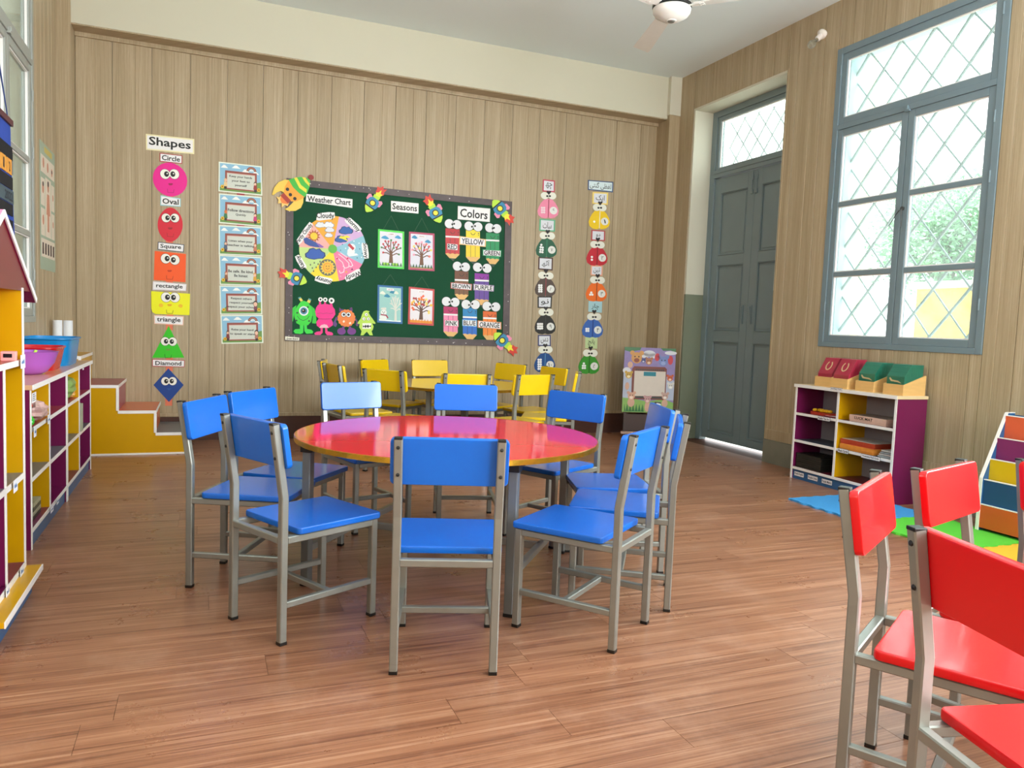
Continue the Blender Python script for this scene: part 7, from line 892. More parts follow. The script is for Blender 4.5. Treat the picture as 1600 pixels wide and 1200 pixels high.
{'n':'season_picture','l':'season picture in maroon pink frame,tree with pink blossom','c':'picture','g':'framed season pictures','o':(1.911,1.768),'b':5,'parts':[('frame',None,[('P',[(-0.1272,0.1764),(0.1212,0.1779),(0.1325,-0.1774),(-0.1231,-0.1784)],128,3)],None),('sheet',None,[('P',[(-0.1098,0.1588),(0.1041,0.1601),(0.1139,-0.1597),(-0.1057,-0.1605)],129,4)],None),('hanging_string',None,[('L',[(-0.078,0.1767),(-0.0067,0.3113),(0.071,0.1776)],0.003,118,0.5)],None),('cloud',None,[('P',[(-0.1019,0.12),(-0.0903,0.1377),(-0.0726,0.1467),(-0.0576,0.1379),(-0.0424,0.1203),(-0.0632,0.1131)],130,5),('P',[(0.0256,0.0888),(0.0383,0.1066),(0.0576,0.1156),(0.0742,0.1068),(0.0911,0.0892),(0.0683,0.082)],130,5)],None),('title_slip',None,[('P',[(-0.0381,0.1522),(0.0317,0.1508),(0.0322,0.1296),(-0.0377,0.131)],120,6),('P',[(-0.033,0.1487),(0.0268,0.1473),(0.0271,0.1331),(-0.0328,0.1345)],121,6.4)],None),('lettering',None,[('T','SPRING',(-0.003,0.1404),0.05,0.0093,122,7,0)],None),('tree',None,[('P',[(-0.0176,-0.1281),(-0.0119,-0.0356),(-0.0147,-0.0178),(0.0155,-0.0177),(0.0134,-0.0355),(0.0232,-0.1279)],123,4),('L',[(-0.0068,-0.0356),(-0.0503,-0.0002),(-0.0904,0.0102)],0.0093,123,4),('L',[(-0.0503,-0.0002),(-0.076,0.0422)],0.0093,123,4),('L',[(-0.0044,-0.0284),(-0.0307,0.0282),(-0.0565,0.0707)],0.0093,123,4),('L',[(-0.0019,-0.0284),(-0.0059,0.0426),(-0.0018,0.0851)],0.0094,123,4),('L',[(0.0031,-0.0284),(0.0246,0.0285),(0.0437,0.0712)],0.0094,123,4),('L',[(0.0246,0.0285),(0.0187,0.064)],0.0093,123,4),('L',[(0.0084,-0.0355),(0.0505,0.0002),(0.0906,0.0182)],0.0093,123,4),('L',[(0.0505,0.0002),(0.0695,0.05)],0.0094,123,4),('L',[(-0.0065,-0.0498),(-0.0396,-0.0357),(-0.0748,-0.0359)],0.0093,123,4),('L',[(0.0114,-0.0568),(0.0514,-0.0353),(0.0771,-0.0423)],0.0093,123,4),('L',[(-0.0307,0.0282),(-0.0266,0.0708)],0.0093,123,4)],None),('blossom',None,[('P',[(-0.0815,0.0109),(-0.0802,0.0212),(-0.0907,0.0189),(-0.1013,0.0196),(-0.0994,0.0096),(-0.1007,-0.0008),(-0.0902,0.0015),(-0.0796,0.0007)],131,6.0),('P',[(-0.0713,0.0499),(-0.0796,0.0561),(-0.0837,0.0463),(-0.0905,0.038),(-0.0806,0.0345),(-0.0724,0.0283),(-0.0683,0.0381),(-0.0614,0.0464)],132,6.3),('P',[(-0.0605,0.0783),(-0.0707,0.0746),(-0.0646,0.0664),(-0.0613,0.0567),(-0.0525,0.0631),(-0.0423,0.0667),(-0.0484,0.0749),(-0.0517,0.0846)],133,6.6),('P',[(-0.0108,0.0857),(-0.0136,0.0755),(-0.0029,0.0764),(0.0076,0.0742),(0.0072,0.0846),(0.01,0.0947),(-0.0008,0.0938),(-0.0112,0.096)],134,6.0),('P',[(0.0379,0.0642),(0.0452,0.0568),(0.0507,0.066),(0.0588,0.0734),(0.0494,0.0782),(0.0421,0.0856),(0.0366,0.0764),(0.0286,0.069)],135,6.3),('P',[(0.0215,0.0558),(0.0322,0.058),(0.0273,0.0671),(0.0255,0.0773),(0.0159,0.0721),(0.0052,0.0699),(0.0101,0.0609),(0.0119,0.0507)],131,6.6),('P',[(0.0995,0.0164),(0.1038,0.0262),(0.0929,0.0268),(0.0829,0.0304),(0.0818,0.02),(0.0775,0.0102),(0.0883,0.0096),(0.0984,0.006)],132,6.0),('P',[(0.0762,0.0563),(0.07,0.0646),(0.0633,0.0562),(0.0543,0.0499),(0.0628,0.0438),(0.0689,0.0355),(0.0757,0.0439),(0.0847,0.0502)],133,6.3),('P',[(-0.0763,-0.0274),(-0.087,-0.0281),(-0.0836,-0.0378),(-0.0833,-0.0481),(-0.0732,-0.0444),(-0.0625,-0.0437),(-0.0659,-0.034),(-0.0662,-0.0236)],134,6.6),('P',[(0.0687,-0.0392),(0.063,-0.0484),(0.0736,-0.0505),(0.0829,-0.0556),(0.0855,-0.0453),(0.0912,-0.0361),(0.0806,-0.034),(0.0713,-0.029)],135,6.0),('P',[(-0.034,0.0655),(-0.0293,0.0564),(-0.0214,0.0639),(-0.0117,0.0689),(-0.0191,0.0761),(-0.0238,0.0852),(-0.0317,0.0777),(-0.0413,0.0727)],131,6.3),('P',[(-0.0204,0.0196),(-0.0097,0.0189),(-0.0117,0.029),(-0.0104,0.0394),(-0.021,0.037),(-0.0317,0.0377),(-0.0297,0.0276),(-0.031,0.0172)],132,6.6),('P',[(0.0327,0.0102),(0.0396,0.0186),(0.0295,0.022),(0.0212,0.0283),(0.0171,0.0184),(0.0102,0.0101),(0.0203,0.0066),(0.0286,0.0004)],133,6.0),('P',[(-0.0425,0.0217),(-0.0458,0.0315),(-0.0546,0.0251),(-0.0648,0.0215),(-0.0586,0.0133),(-0.0553,0.0035),(-0.0466,0.0099),(-0.0363,0.0135)],134,6.3),('P',[(0.051,0.0303),(0.0405,0.0325),(0.0409,0.0221),(0.0382,0.0119),(0.049,0.0128),(0.0595,0.0106),(0.059,0.021),(0.0618,0.0312)],135,6.6)],None),('grass',None,[('P',[(-0.1058,-0.1498),(0.1135,-0.149),(0.1139,-0.1597),(-0.1057,-0.1605)],136,5),('P',[(-0.1032,-0.1569),(-0.1037,-0.1213),(-0.0919,-0.1569)],137,7),('P',[(-0.0888,-0.1569),(-0.0767,-0.1212),(-0.0774,-0.1568)],137,7),('P',[(-0.0743,-0.1568),(-0.0749,-0.1212),(-0.0629,-0.1568)],137,7),('P',[(-0.0599,-0.1567),(-0.0478,-0.1211),(-0.0484,-0.1567)],137,7),('P',[(-0.0454,-0.1567),(-0.046,-0.1211),(-0.0339,-0.1567)],137,7),('P',[(-0.0308,-0.1566),(-0.0188,-0.121),(-0.0194,-0.1566)],137,7),('P',[(-0.0163,-0.1566),(-0.017,-0.121),(-0.0048,-0.1565)],137,7),('P',[(-0.0017,-0.1565),(0.0102,-0.1209),(0.0098,-0.1565)],137,7),('P',[(0.0129,-0.1565),(0.0121,-0.1209),(0.0244,-0.1564)],137,7),('P',[(0.0275,-0.1564),(0.0394,-0.1207),(0.039,-0.1564)],137,7),('P',[(0.0421,-0.1564),(0.0412,-0.1207),(0.0536,-0.1563)],137,7),('P',[(0.0568,-0.1563),(0.0686,-0.1206),(0.0683,-0.1563)],137,7),('P',[(0.0714,-0.1563),(0.0705,-0.1206),(0.083,-0.1562)],137,7),('P',[(0.0861,-0.1562),(0.098,-0.1205),(0.0977,-0.1562)],137,7),('P',[(0.1008,-0.1561),(0.0998,-0.1205),(0.1125,-0.1561)],137,7)],None)]},
{'n':'season_picture','l':'season picture in blue frame,white tree and snowman','c':'picture','g':'framed season pictures','o':(1.6213,1.2541),'b':5,'parts':[('frame',None,[('P',[(-0.1217,0.1771),(0.1175,0.173),(0.1243,-0.1788),(-0.1171,-0.1727)],138,3)],None),('sheet',None,[('P',[(-0.1049,0.1594),(0.1009,0.1558),(0.1069,-0.1607),(-0.1006,-0.1556)],139,4)],None),('hanging_string',None,[('L',[(-0.0743,0.1763),(-0.0046,0.2797),(0.0692,0.1738)],0.003,118,0.5)],None),('cloud',None,[('P',[(-0.1017,0.0965),(-0.0905,0.1138),(-0.0736,0.1222),(-0.0592,0.1132),(-0.0446,0.0954),(-0.0645,0.0888)],140,5),('P',[(-0.0609,0.0713),(-0.0488,0.0885),(-0.0303,0.0969),(-0.0146,0.0879),(0.0013,0.0701),(-0.0204,0.0635)],141,5),('P',[(-0.009,0.1087),(0.0032,0.126),(0.0218,0.1344),(0.0376,0.1254),(0.0535,0.1076),(0.0317,0.101)],141,5),('P',[(0.0319,0.1045),(0.0412,0.1218),(0.0555,0.1303),(0.0677,0.1213),(0.0801,0.1036),(0.0633,0.0969)],142,5)],None),('title_slip',None,[('P',[(-0.0359,0.1512),(0.0312,0.1482),(0.0315,0.1272),(-0.0356,0.1302)],120,6),('P',[(-0.0311,0.1476),(0.0264,0.1448),(0.0266,0.1308),(-0.0309,0.1336)],121,6.4)],None),('lettering',None,[('T','WINTER',(-0.0023,0.1387),0.0481,0.0091,122,7,0)],None),('tree',None,[('P',[(0.0437,-0.1521),(0.0461,-0.0361),(0.0443,-0.0185),(0.0623,-0.0189),(0.0611,-0.0364),(0.0677,-0.1527)],143,5),('L',[(0.0491,-0.0362),(0.0231,-0.0005),(-0.0009,0.0105)],0.0092,143,5),('L',[(0.0231,-0.0005),(0.0075,0.0419)],0.0092,143,5),('L',[(0.0505,-0.0292),(0.0346,0.0273),(0.0189,0.0697)],0.0092,143,5),('L',[(0.052,-0.0292),(0.0493,0.0411),(0.0515,0.0831)],0.0092,143,5),('L',[(0.055,-0.0293),(0.0675,0.0267),(0.0787,0.0685)],0.0092,143,5),('L',[(0.0675,0.0267),(0.0639,0.0618)],0.0092,143,5),('L',[(0.0581,-0.0364),(0.083,-0.0018),(0.1068,0.0153)],0.0092,143,5),('L',[(0.083,-0.0018),(0.0941,0.0472)],0.0093,143,5),('L',[(0.0494,-0.0502),(0.0297,-0.0357),(0.0088,-0.0353)],0.0092,143,5),('L',[(0.06,-0.0575),(0.0837,-0.0369),(0.0989,-0.0443)],0.0092,143,5),('L',[(0.0346,0.0273),(0.0368,0.0694)],0.0091,143,5)],None),('snow',None,[('P',[(-0.1009,-0.138),(-0.0217,-0.1435),(0.0508,-0.1523),(0.1066,-0.1466),(0.1069,-0.1607),(-0.1006,-0.1556)],144,6)],None),('snowman',None,[('D',(-0.0605,-0.1214),0.0359,0.0297,145,7),('D',(-0.0588,-0.0759),0.0287,0.0245,145,7),('P',[(-0.0902,-0.0506),(-0.0809,-0.0333),(-0.0379,-0.0307),(-0.0352,-0.0518)],146,8),('P',[(-0.0872,-0.0927),(-0.0321,-0.0975),(-0.0124,-0.1261),(-0.0219,-0.1329),(-0.0391,-0.1079),(-0.0846,-0.1033)],147,8),('D',(-0.0708,-0.0721),0.0036,0.0035,13,8),('D',(-0.0516,-0.0725),0.0036,0.0035,13,8),('D',(-0.0587,-0.0829),0.0048,0.0042,148,8)],None)]},
{'n':'season_picture','l':'season picture in red orange frame,tree with autumn leaves','c':'picture','g':'framed season pictures','o':(1.9233,1.2495),'b':5,'parts':[('frame',None,[('P',[(-0.1259,0.1808),(0.1257,0.1696),(0.1285,-0.1796),(-0.125,-0.1723)],149,3)],None),('sheet',None,[('P',[(-0.1084,0.1625),(0.108,0.153),(0.1104,-0.1615),(-0.1075,-0.1551)],150,4)],None),('hanging_string',None,[('L',[(-0.0761,0.1786),(-0.0015,0.2801),(0.0748,0.1719)],0.0031,118,0.5)],None),('title_slip',None,[('P',[(-0.036,0.1523),(0.0345,0.1475),(0.0346,0.1265),(-0.0359,0.1312)],120,6),('P',[(-0.0309,0.1486),(0.0295,0.1442),(0.0296,0.1302),(-0.0309,0.1345)],121,6.4)],None),('lettering',None,[('T','AUTUMN',(-0.0007,0.1388),0.0497,0.0091,122,7,0)],None),('tree',None,[('P',[(-0.0196,-0.126),(-0.0124,-0.0347),(-0.0151,-0.017),(0.0153,-0.0181),(0.0128,-0.0356),(0.0209,-0.1272)],151,4),('L',[(-0.0074,-0.0349),(-0.0504,0.0019),(-0.0905,0.0139)],0.0094,151,4),('L',[(-0.0504,0.0019),(-0.0756,0.045)],0.0094,151,4),('L',[(-0.0049,-0.0279),(-0.0304,0.0292),(-0.0557,0.0724)],0.0094,151,4),('L',[(-0.0024,-0.028),(-0.0053,0.0423),(-0.0004,0.0842)],0.0094,151,4),('L',[(0.0027,-0.0282),(0.0251,0.0271),(0.0451,0.0684)],0.0094,151,4),('L',[(0.0251,0.0271),(0.0199,0.0624)],0.0095,151,4),('L',[(0.0078,-0.0354),(0.0506,-0.0019),(0.0912,0.0141)],0.0094,151,4),('L',[(0.0506,-0.0019),(0.0706,0.0464)],0.0095,151,4),('L',[(-0.0073,-0.0489),(-0.0402,-0.0337),(-0.0753,-0.0325)],0.0094,151,4),('L',[(0.0104,-0.0566),(0.0509,-0.0369),(0.0764,-0.0448)],0.0095,151,4),('L',[(-0.0304,0.0292),(-0.0256,0.0712)],0.0094,151,4)],None),('leaf',None,[('P',[(-0.0815,0.0143),(-0.0802,0.0247),(-0.0908,0.0226),(-0.1014,0.0237),(-0.0995,0.0135),(-0.1008,0.0031),(-0.0903,0.0052),(-0.0796,0.0041)],152,6.0),('P',[(-0.071,0.0526),(-0.0792,0.0591),(-0.0833,0.0494),(-0.0902,0.0412),(-0.0803,0.0375),(-0.072,0.031),(-0.0679,0.0407),(-0.0611,0.0488)],153,6.3),('P',[(-0.0597,0.0801),(-0.0699,0.0768),(-0.0638,0.0683),(-0.0605,0.0585),(-0.0517,0.0646),(-0.0414,0.068),(-0.0476,0.0764),(-0.0509,0.0863)],154,6.6),('P',[(-0.0094,0.085),(-0.0122,0.0748),(-0.0015,0.0755),(0.009,0.073),(0.0086,0.0834),(0.0114,0.0936),(0.0006,0.0929),(-0.0099,0.0954)],155,6.0),('P',[(0.0394,0.0614),(0.0467,0.0538),(0.0522,0.063),(0.0602,0.0702),(0.0509,0.0753),(0.0436,0.0829),(0.0381,0.0738),(0.03,0.0666)],156,6.3),('P',[(0.0227,0.0541),(0.0334,0.056),(0.0285,0.0653),(0.0267,0.0756),(0.017,0.0706),(0.0064,0.0687),(0.0112,0.0595),(0.013,0.0492)],152,6.6),('P',[(0.1001,0.0121),(0.1044,0.0218),(0.0935,0.0227),(0.0835,0.0267),(0.0824,0.0162),(0.0781,0.0064),(0.0889,0.0055),(0.099,0.0016)],153,6.0),('P',[(0.0773,0.0525),(0.0712,0.061),(0.0644,0.0527),(0.0554,0.0467),(0.0639,0.0403),(0.0701,0.0317),(0.0769,0.04),(0.0859,0.0461)],154,6.3),('P',[(-0.0769,-0.0239),(-0.0876,-0.0243),(-0.0842,-0.0341),(-0.084,-0.0446),(-0.0738,-0.0411),(-0.063,-0.0406),(-0.0665,-0.0308),(-0.0667,-0.0204)],155,6.6),('P',[(0.0679,-0.0415),(0.0623,-0.0506),(0.0728,-0.053),(0.0822,-0.0583),(0.0848,-0.0481),(0.0905,-0.039),(0.0799,-0.0366),(0.0706,-0.0313)],156,6.0),('P',[(-0.033,0.0661),(-0.0283,0.0568),(-0.0204,0.0641),(-0.0107,0.0689),(-0.0181,0.0763),(-0.0228,0.0856),(-0.0307,0.0783),(-0.0404,0.0735)],152,6.3),('P',[(-0.02,0.0201),(-0.0093,0.0191),(-0.0113,0.0293),(-0.01,0.0397),(-0.0206,0.0376),(-0.0313,0.0386),(-0.0294,0.0284),(-0.0306,0.018)],153,6.6),('P',[(0.033,0.0087),(0.0399,0.017),(0.0299,0.0207),(0.0215,0.0272),(0.0174,0.0175),(0.0105,0.0092),(0.0206,0.0055),(0.0289,-0.001)],154,6.0),('P',[(-0.0424,0.0235),(-0.0457,0.0334),(-0.0545,0.0272),(-0.0647,0.0238),(-0.0585,0.0154),(-0.0552,0.0055),(-0.0464,0.0117),(-0.0362,0.0151)],155,6.3),('P',[(0.0515,0.0279),(0.041,0.0304),(0.0414,0.0199),(0.0387,0.0098),(0.0495,0.0104),(0.0601,0.0079),(0.0596,0.0184),(0.0624,0.0286)],156,6.6),('P',[(-0.099,0.0238),(-0.1069,0.0166),(-0.0977,0.0115),(-0.0904,0.004),(-0.085,0.0131),(-0.0771,0.0202),(-0.0864,0.0253),(-0.0936,0.0329)],152,6.0),('P',[(-0.0986,0.0298),(-0.0968,0.0195),(-0.0872,0.0244),(-0.0766,0.0264),(-0.0815,0.0356),(-0.0833,0.0458),(-0.0929,0.0409),(-0.1034,0.0389)],153,6.3),('P',[(-0.0777,0.0646),(-0.0678,0.0607),(-0.0667,0.0711),(-0.0626,0.0808),(-0.0732,0.0816),(-0.0831,0.0854),(-0.0842,0.0751),(-0.0884,0.0654)],154,6.6),('P',[(0.0217,0.0919),(0.0307,0.098),(0.0222,0.1044),(0.0161,0.1128),(0.0094,0.1045),(0.0004,0.0984),(0.0089,0.0921),(0.015,0.0836)],155,6.0),('P',[(0.0563,0.0659),(0.056,0.0764),(0.0457,0.0728),(0.0349,0.0723),(0.0384,0.0624),(0.0387,0.052),(0.049,0.0556),(0.0599,0.0561)],156,6.3),('P',[(0.0048,0.0755),(-0.0045,0.0807),(-0.0071,0.0705),(-0.0126,0.0614),(-0.0022,0.0592),(0.0071,0.054),(0.0097,0.0642),(0.0153,0.0732)],152,6.6),('P',[(0.0943,0.0226),(0.0845,0.0178),(0.092,0.0103),(0.0968,0.001),(0.1048,0.0083),(0.1146,0.0132),(0.107,0.0207),(0.1022,0.03)],153,6.0),('P',[(0.0706,0.0575),(0.0694,0.047),(0.0801,0.0492),(0.0909,0.0482),(0.0889,0.0585),(0.0901,0.069),(0.0794,0.0668),(0.0685,0.0677)],154,6.3),('P',[(-0.0905,-0.026),(-0.0822,-0.0324),(-0.0781,-0.0227),(-0.0714,-0.0145),(-0.0813,-0.0108),(-0.0896,-0.0043),(-0.0936,-0.0141),(-0.1004,-0.0223)],155,6.6),('P',[(0.0809,-0.0675),(0.0912,-0.0641),(0.0849,-0.0556),(0.0815,-0.0456),(0.0726,-0.0518),(0.0622,-0.0553),(0.0686,-0.0638),(0.072,-0.0737)],156,6.0),('P',[(-0.0129,0.0607),(-0.0102,0.0709),(-0.0209,0.0701),(-0.0314,0.0726),(-0.0309,0.0621),(-0.0336,0.052),(-0.0228,0.0527),(-0.0124,0.0503)],152,6.3),('P',[(-0.0193,0.0273),(-0.0266,0.0349),(-0.032,0.0257),(-0.0399,0.0185),(-0.0306,0.0134),(-0.0233,0.0059),(-0.0179,0.015),(-0.01,0.0223)],153,6.6),('P',[(0.0061,0.0293),(-0.0045,0.0273),(0.0004,0.0181),(0.0023,0.0078),(0.012,0.0128),(0.0226,0.0148),(0.0177,0.024),(0.0158,0.0343)],154,6.0),('P',[(-0.0522,0.0132),(-0.0563,0.0035),(-0.0456,0.0027),(-0.0357,-0.0012),(-0.0346,0.0093),(-0.0305,0.019),(-0.0412,0.0198),(-0.0511,0.0236)],155,6.3),('P',[(0.0406,0.0276),(0.0468,0.019),(0.0535,0.0274),(0.0624,0.0335),(0.0539,0.0399),(0.0477,0.0484),(0.041,0.04),(0.0321,0.0339)],156,6.6)],None),('grass',None,[('P',[(-0.1076,-0.1303),(0.1102,-0.137),(0.1104,-0.1615),(-0.1075,-0.1551)],157,5),('P',[(-0.105,-0.1516),(-0.1051,-0.1162),(-0.0938,-0.1519)],158,7),('P',[(-0.0907,-0.152),(-0.0783,-0.1171),(-0.0794,-0.1524)],158,7),('P',[(-0.0764,-0.1525),(-0.0765,-0.1171),(-0.065,-0.1528)],158,7),('P',[(-0.062,-0.1529),(-0.0495,-0.118),(-0.0506,-0.1532)],158,7),('P',[(-0.0476,-0.1533),(-0.0477,-0.118),(-0.0362,-0.1537)],158,7),('P',[(-0.0332,-0.1537),(-0.0207,-0.1189),(-0.0218,-0.1541)],158,7),('P',[(-0.0187,-0.1542),(-0.0189,-0.1189),(-0.0073,-0.1545)],158,7),('P',[(-0.0043,-0.1546),(0.0082,-0.1198),(0.0072,-0.1549)],158,7),('P',[(0.0102,-0.155),(0.01,-0.1198),(0.0217,-0.1554)],158,7),('P',[(0.0247,-0.1555),(0.0372,-0.1207),(0.0362,-0.1558)],158,7),('P',[(0.0393,-0.1559),(0.0391,-0.1207),(0.0507,-0.1562)],158,7),('P',[(0.0538,-0.1563),(0.0663,-0.1216),(0.0653,-0.1567)],158,7),('P',[(0.0684,-0.1568),(0.0682,-0.1217),(0.0799,-0.1571)],158,7),('P',[(0.083,-0.1572),(0.0955,-0.1225),(0.0945,-0.1576)],158,7),('P',[(0.0976,-0.1576),(0.0973,-0.1226),(0.1091,-0.158)],158,7)],None)]},
{'n':'paper_pencil','l':'red paper pencil with big round eyes and a RED name card','c':'cut-out','g':'paper pencils with eyes','o':(2.215,1.8643),'b':5,'parts':[('body',None,[('P',[(-0.0754,0.1412),(0.0662,0.1431),(0.0746,-0.0986),(-0.0674,-0.0994)],159,2)],None),('eraser',None,[('P',[(-0.0754,0.1412),(0.0662,0.1431),(0.0685,0.0755),(-0.073,0.0704)],160,3)],None),('ferrule',None,[('P',[(-0.073,0.0704),(0.0685,0.0755),(0.0691,0.0597),(-0.0725,0.0547)],114,3.4)],None),('line',None,[('L',[(-0.0258,0.0498),(-0.0208,-0.0961)],0.0032,161,2.5),('L',[(0.0216,0.0535),(0.0266,-0.0928)],0.0032,161,2.5)],None),('wood_tip',None,[('P',[(-0.0674,-0.0994),(-0.0443,-0.0917),(-0.0207,-0.0998),(0.0031,-0.0908),(0.0268,-0.0977),(0.0501,-0.0911),(0.0746,-0.0986),(0.0346,-0.1394),(-0.025,-0.1398)],162,3)],None),('lead',None,[('P',[(-0.025,-0.1398),(0.0346,-0.1394),(0.0122,-0.1679)],163,3)],None),('mouth',None,[('L',[(-0.0257,0.1119),(-0.0135,0.0946),(0.007,0.0957),(0.0193,0.1149)],0.0045,164,4),('D',(0.053,0.1122),0.0045,0.006,165,4),('D',(0.0536,0.0957),0.0039,0.0043,165,4),('D',(-0.0471,-0.1285),0.0057,0.0067,165,4)],None),('eye',None,[('D',(-0.0398,0.1866),0.0487,0.0465,166,4),('D',(-0.0398,0.1866),0.0449,0.0429,167,4.5),('D',(-0.0101,0.183),0.009,0.0097,13,6.6)],None),('eye',None,[('D',(0.0375,0.1847),0.0491,0.0467,166,5),('D',(0.0375,0.1847),0.0453,0.043,167,5.5),('D',(0.0077,0.1894),0.009,0.0097,13,6.6)],None),('name_card',None,[('P',[(-0.0599,0.0034),(0.0516,0.0027),(0.054,-0.0663),(-0.0577,-0.0634)],159,7),('P',[(-0.0552,-0.0033),(0.0474,-0.0042),(0.0493,-0.0593),(-0.0534,-0.0568)],168,7.5)],None),('lettering','name_card',[('T','RED',(-0.0031,-0.0309),0.093,0.0476,169,8.5,0)],None)]},
{'n':'paper_pencil','l':'yellow paper pencil with big round eyes and a YELLOW name card','c':'cut-out','g':'paper pencils with eyes','o':(2.4227,1.8593),'b':5,'parts':[('body',None,[('P',[(-0.0767,0.1529),(0.0659,0.1547),(0.0759,-0.1112),(-0.0672,-0.1118)],170,2)],None),('eraser',None,[('P',[(-0.0767,0.1529),(0.0659,0.1547),(0.0687,0.0803),(-0.0739,0.0752)],171,3)],None),('ferrule',None,[('P',[(-0.0739,0.0752),(0.0687,0.0803),(0.0693,0.0642),(-0.0733,0.0593)],114,3.4)],None),('line',None,[('L',[(-0.0262,0.0544),(-0.0203,-0.1085)],0.0032,161,2.5),('L',[(0.0215,0.0581),(0.0275,-0.1052)],0.0033,161,2.5)],None),('wood_tip',None,[('P',[(-0.0672,-0.1118),(-0.044,-0.104),(-0.0202,-0.1122),(0.0038,-0.1032),(0.0277,-0.1102),(0.0511,-0.1036),(0.0759,-0.1112),(0.0356,-0.1511),(-0.0245,-0.1514)],162,3)],None),('lead',None,[('P',[(-0.0245,-0.1514),(0.0356,-0.1511),(0.0132,-0.1799)],163,3)],None),('mouth',None,[('L',[(-0.0268,0.1232),(-0.0144,0.1057),(0.0066,0.1068),(0.0191,0.1263)],0.0045,164,4),('D',(0.0525,0.1234),0.0046,0.0062,165,4),('D',(0.0531,0.1068),0.004,0.0043,165,4),('D',(-0.0465,-0.1412),0.0059,0.0068,165,4)],None),('eye',None,[('D',(-0.0484,0.1858),0.0497,0.0471,166,4),('D',(-0.0484,0.1858),0.0457,0.0434,167,4.5),('D',(-0.0182,0.1822),0.0092,0.0098,13,6.6)],None),('eye',None,[('D',(0.0436,0.1862),0.0501,0.0472,166,5),('D',(0.0436,0.1862),0.0462,0.0435,167,5.5),('D',(0.0131,0.191),0.0092,0.0098,13,6.6)],None),('name_card',None,[('P',[(-0.1418,0.0821),(0.1308,0.0727),(0.1297,-0.0018),(-0.143,0.0025)],172,7),('P',[(-0.1312,0.0738),(0.1197,0.0656),(0.1187,0.0058),(-0.1321,0.0103)],168,7.5)],None),('lettering','name_card',[('T','YELLOW',(-0.007,0.0389),0.226,0.0541,169,8.5,0)],None)]},
{'n':'paper_pencil','l':'green paper pencil with big round eyes and a GREEN name card','c':'cut-out','g':'paper pencils with eyes','o':(2.6282,1.8457),'b':5,'parts':[('body',None,[('P',[(-0.0751,0.1508),(0.0638,0.152),(0.0739,-0.1017),(-0.0655,-0.1018)],173,2)],None),('eraser',None,[('P',[(-0.0751,0.1508),(0.0638,0.152),(0.0662,0.0911),(-0.0727,0.0865)],174,3)],None),('ferrule',None,[('P',[(-0.0727,0.0865),(0.0662,0.0911),(0.0669,0.0749),(-0.0721,0.0705)],114,3.4)],None),('line',None,[('L',[(-0.0262,0.0653),(-0.0198,-0.0987)],0.0034,161,2.5),('L',[(0.0203,0.0688),(0.0268,-0.0955)],0.0033,161,2.5)],None),('wood_tip',None,[('P',[(-0.0655,-0.1018),(-0.0429,-0.0941),(-0.0197,-0.1024),(0.0037,-0.0934),(0.027,-0.1005),(0.0498,-0.094),(0.0739,-0.1017),(0.0351,-0.1488),(-0.0234,-0.1489)],162,3)],None),('lead',None,[('P',[(-0.0234,-0.1489),(0.0351,-0.1488),(0.0137,-0.1778)],163,3)],None),('mouth',None,[('L',[(-0.0275,0.1205),(-0.0148,0.1029),(0.0067,0.1039),(0.0194,0.1236)],0.0047,164,4),('D',(0.0502,0.1204),0.0047,0.0062,165,4),('D',(0.0508,0.1036),0.0041,0.0044,165,4),('D',(-0.0442,-0.1316),0.006,0.0069,165,4)],None),('eye',None,[('D',(-0.0403,0.2007),0.0507,0.0476,166,4),('D',(-0.0403,0.2007),0.0467,0.0439,167,4.5),('D',(-0.0094,0.1971),0.0094,0.0099,13,6.6)],None),('eye',None,[('D',(0.0349,0.1983),0.0512,0.0477,166,5),('D',(0.0349,0.1983),0.0471,0.044,167,5.5),('D',(0.0038,0.2031),0.0094,0.0099,13,6.6)],None),('name_card',None,[('P',[(-0.1062,-0.0127),(0.0918,-0.0071),(0.0898,-0.0749),(-0.1039,-0.0746)],175,7),('P',[(-0.0981,-0.0187),(0.0836,-0.0141),(0.0822,-0.0681),(-0.0964,-0.0684)],168,7.5)],None),('lettering','name_card',[('T','GREEN',(-0.0076,-0.0423),0.1641,0.0464,169,8.5,0)],None)]},
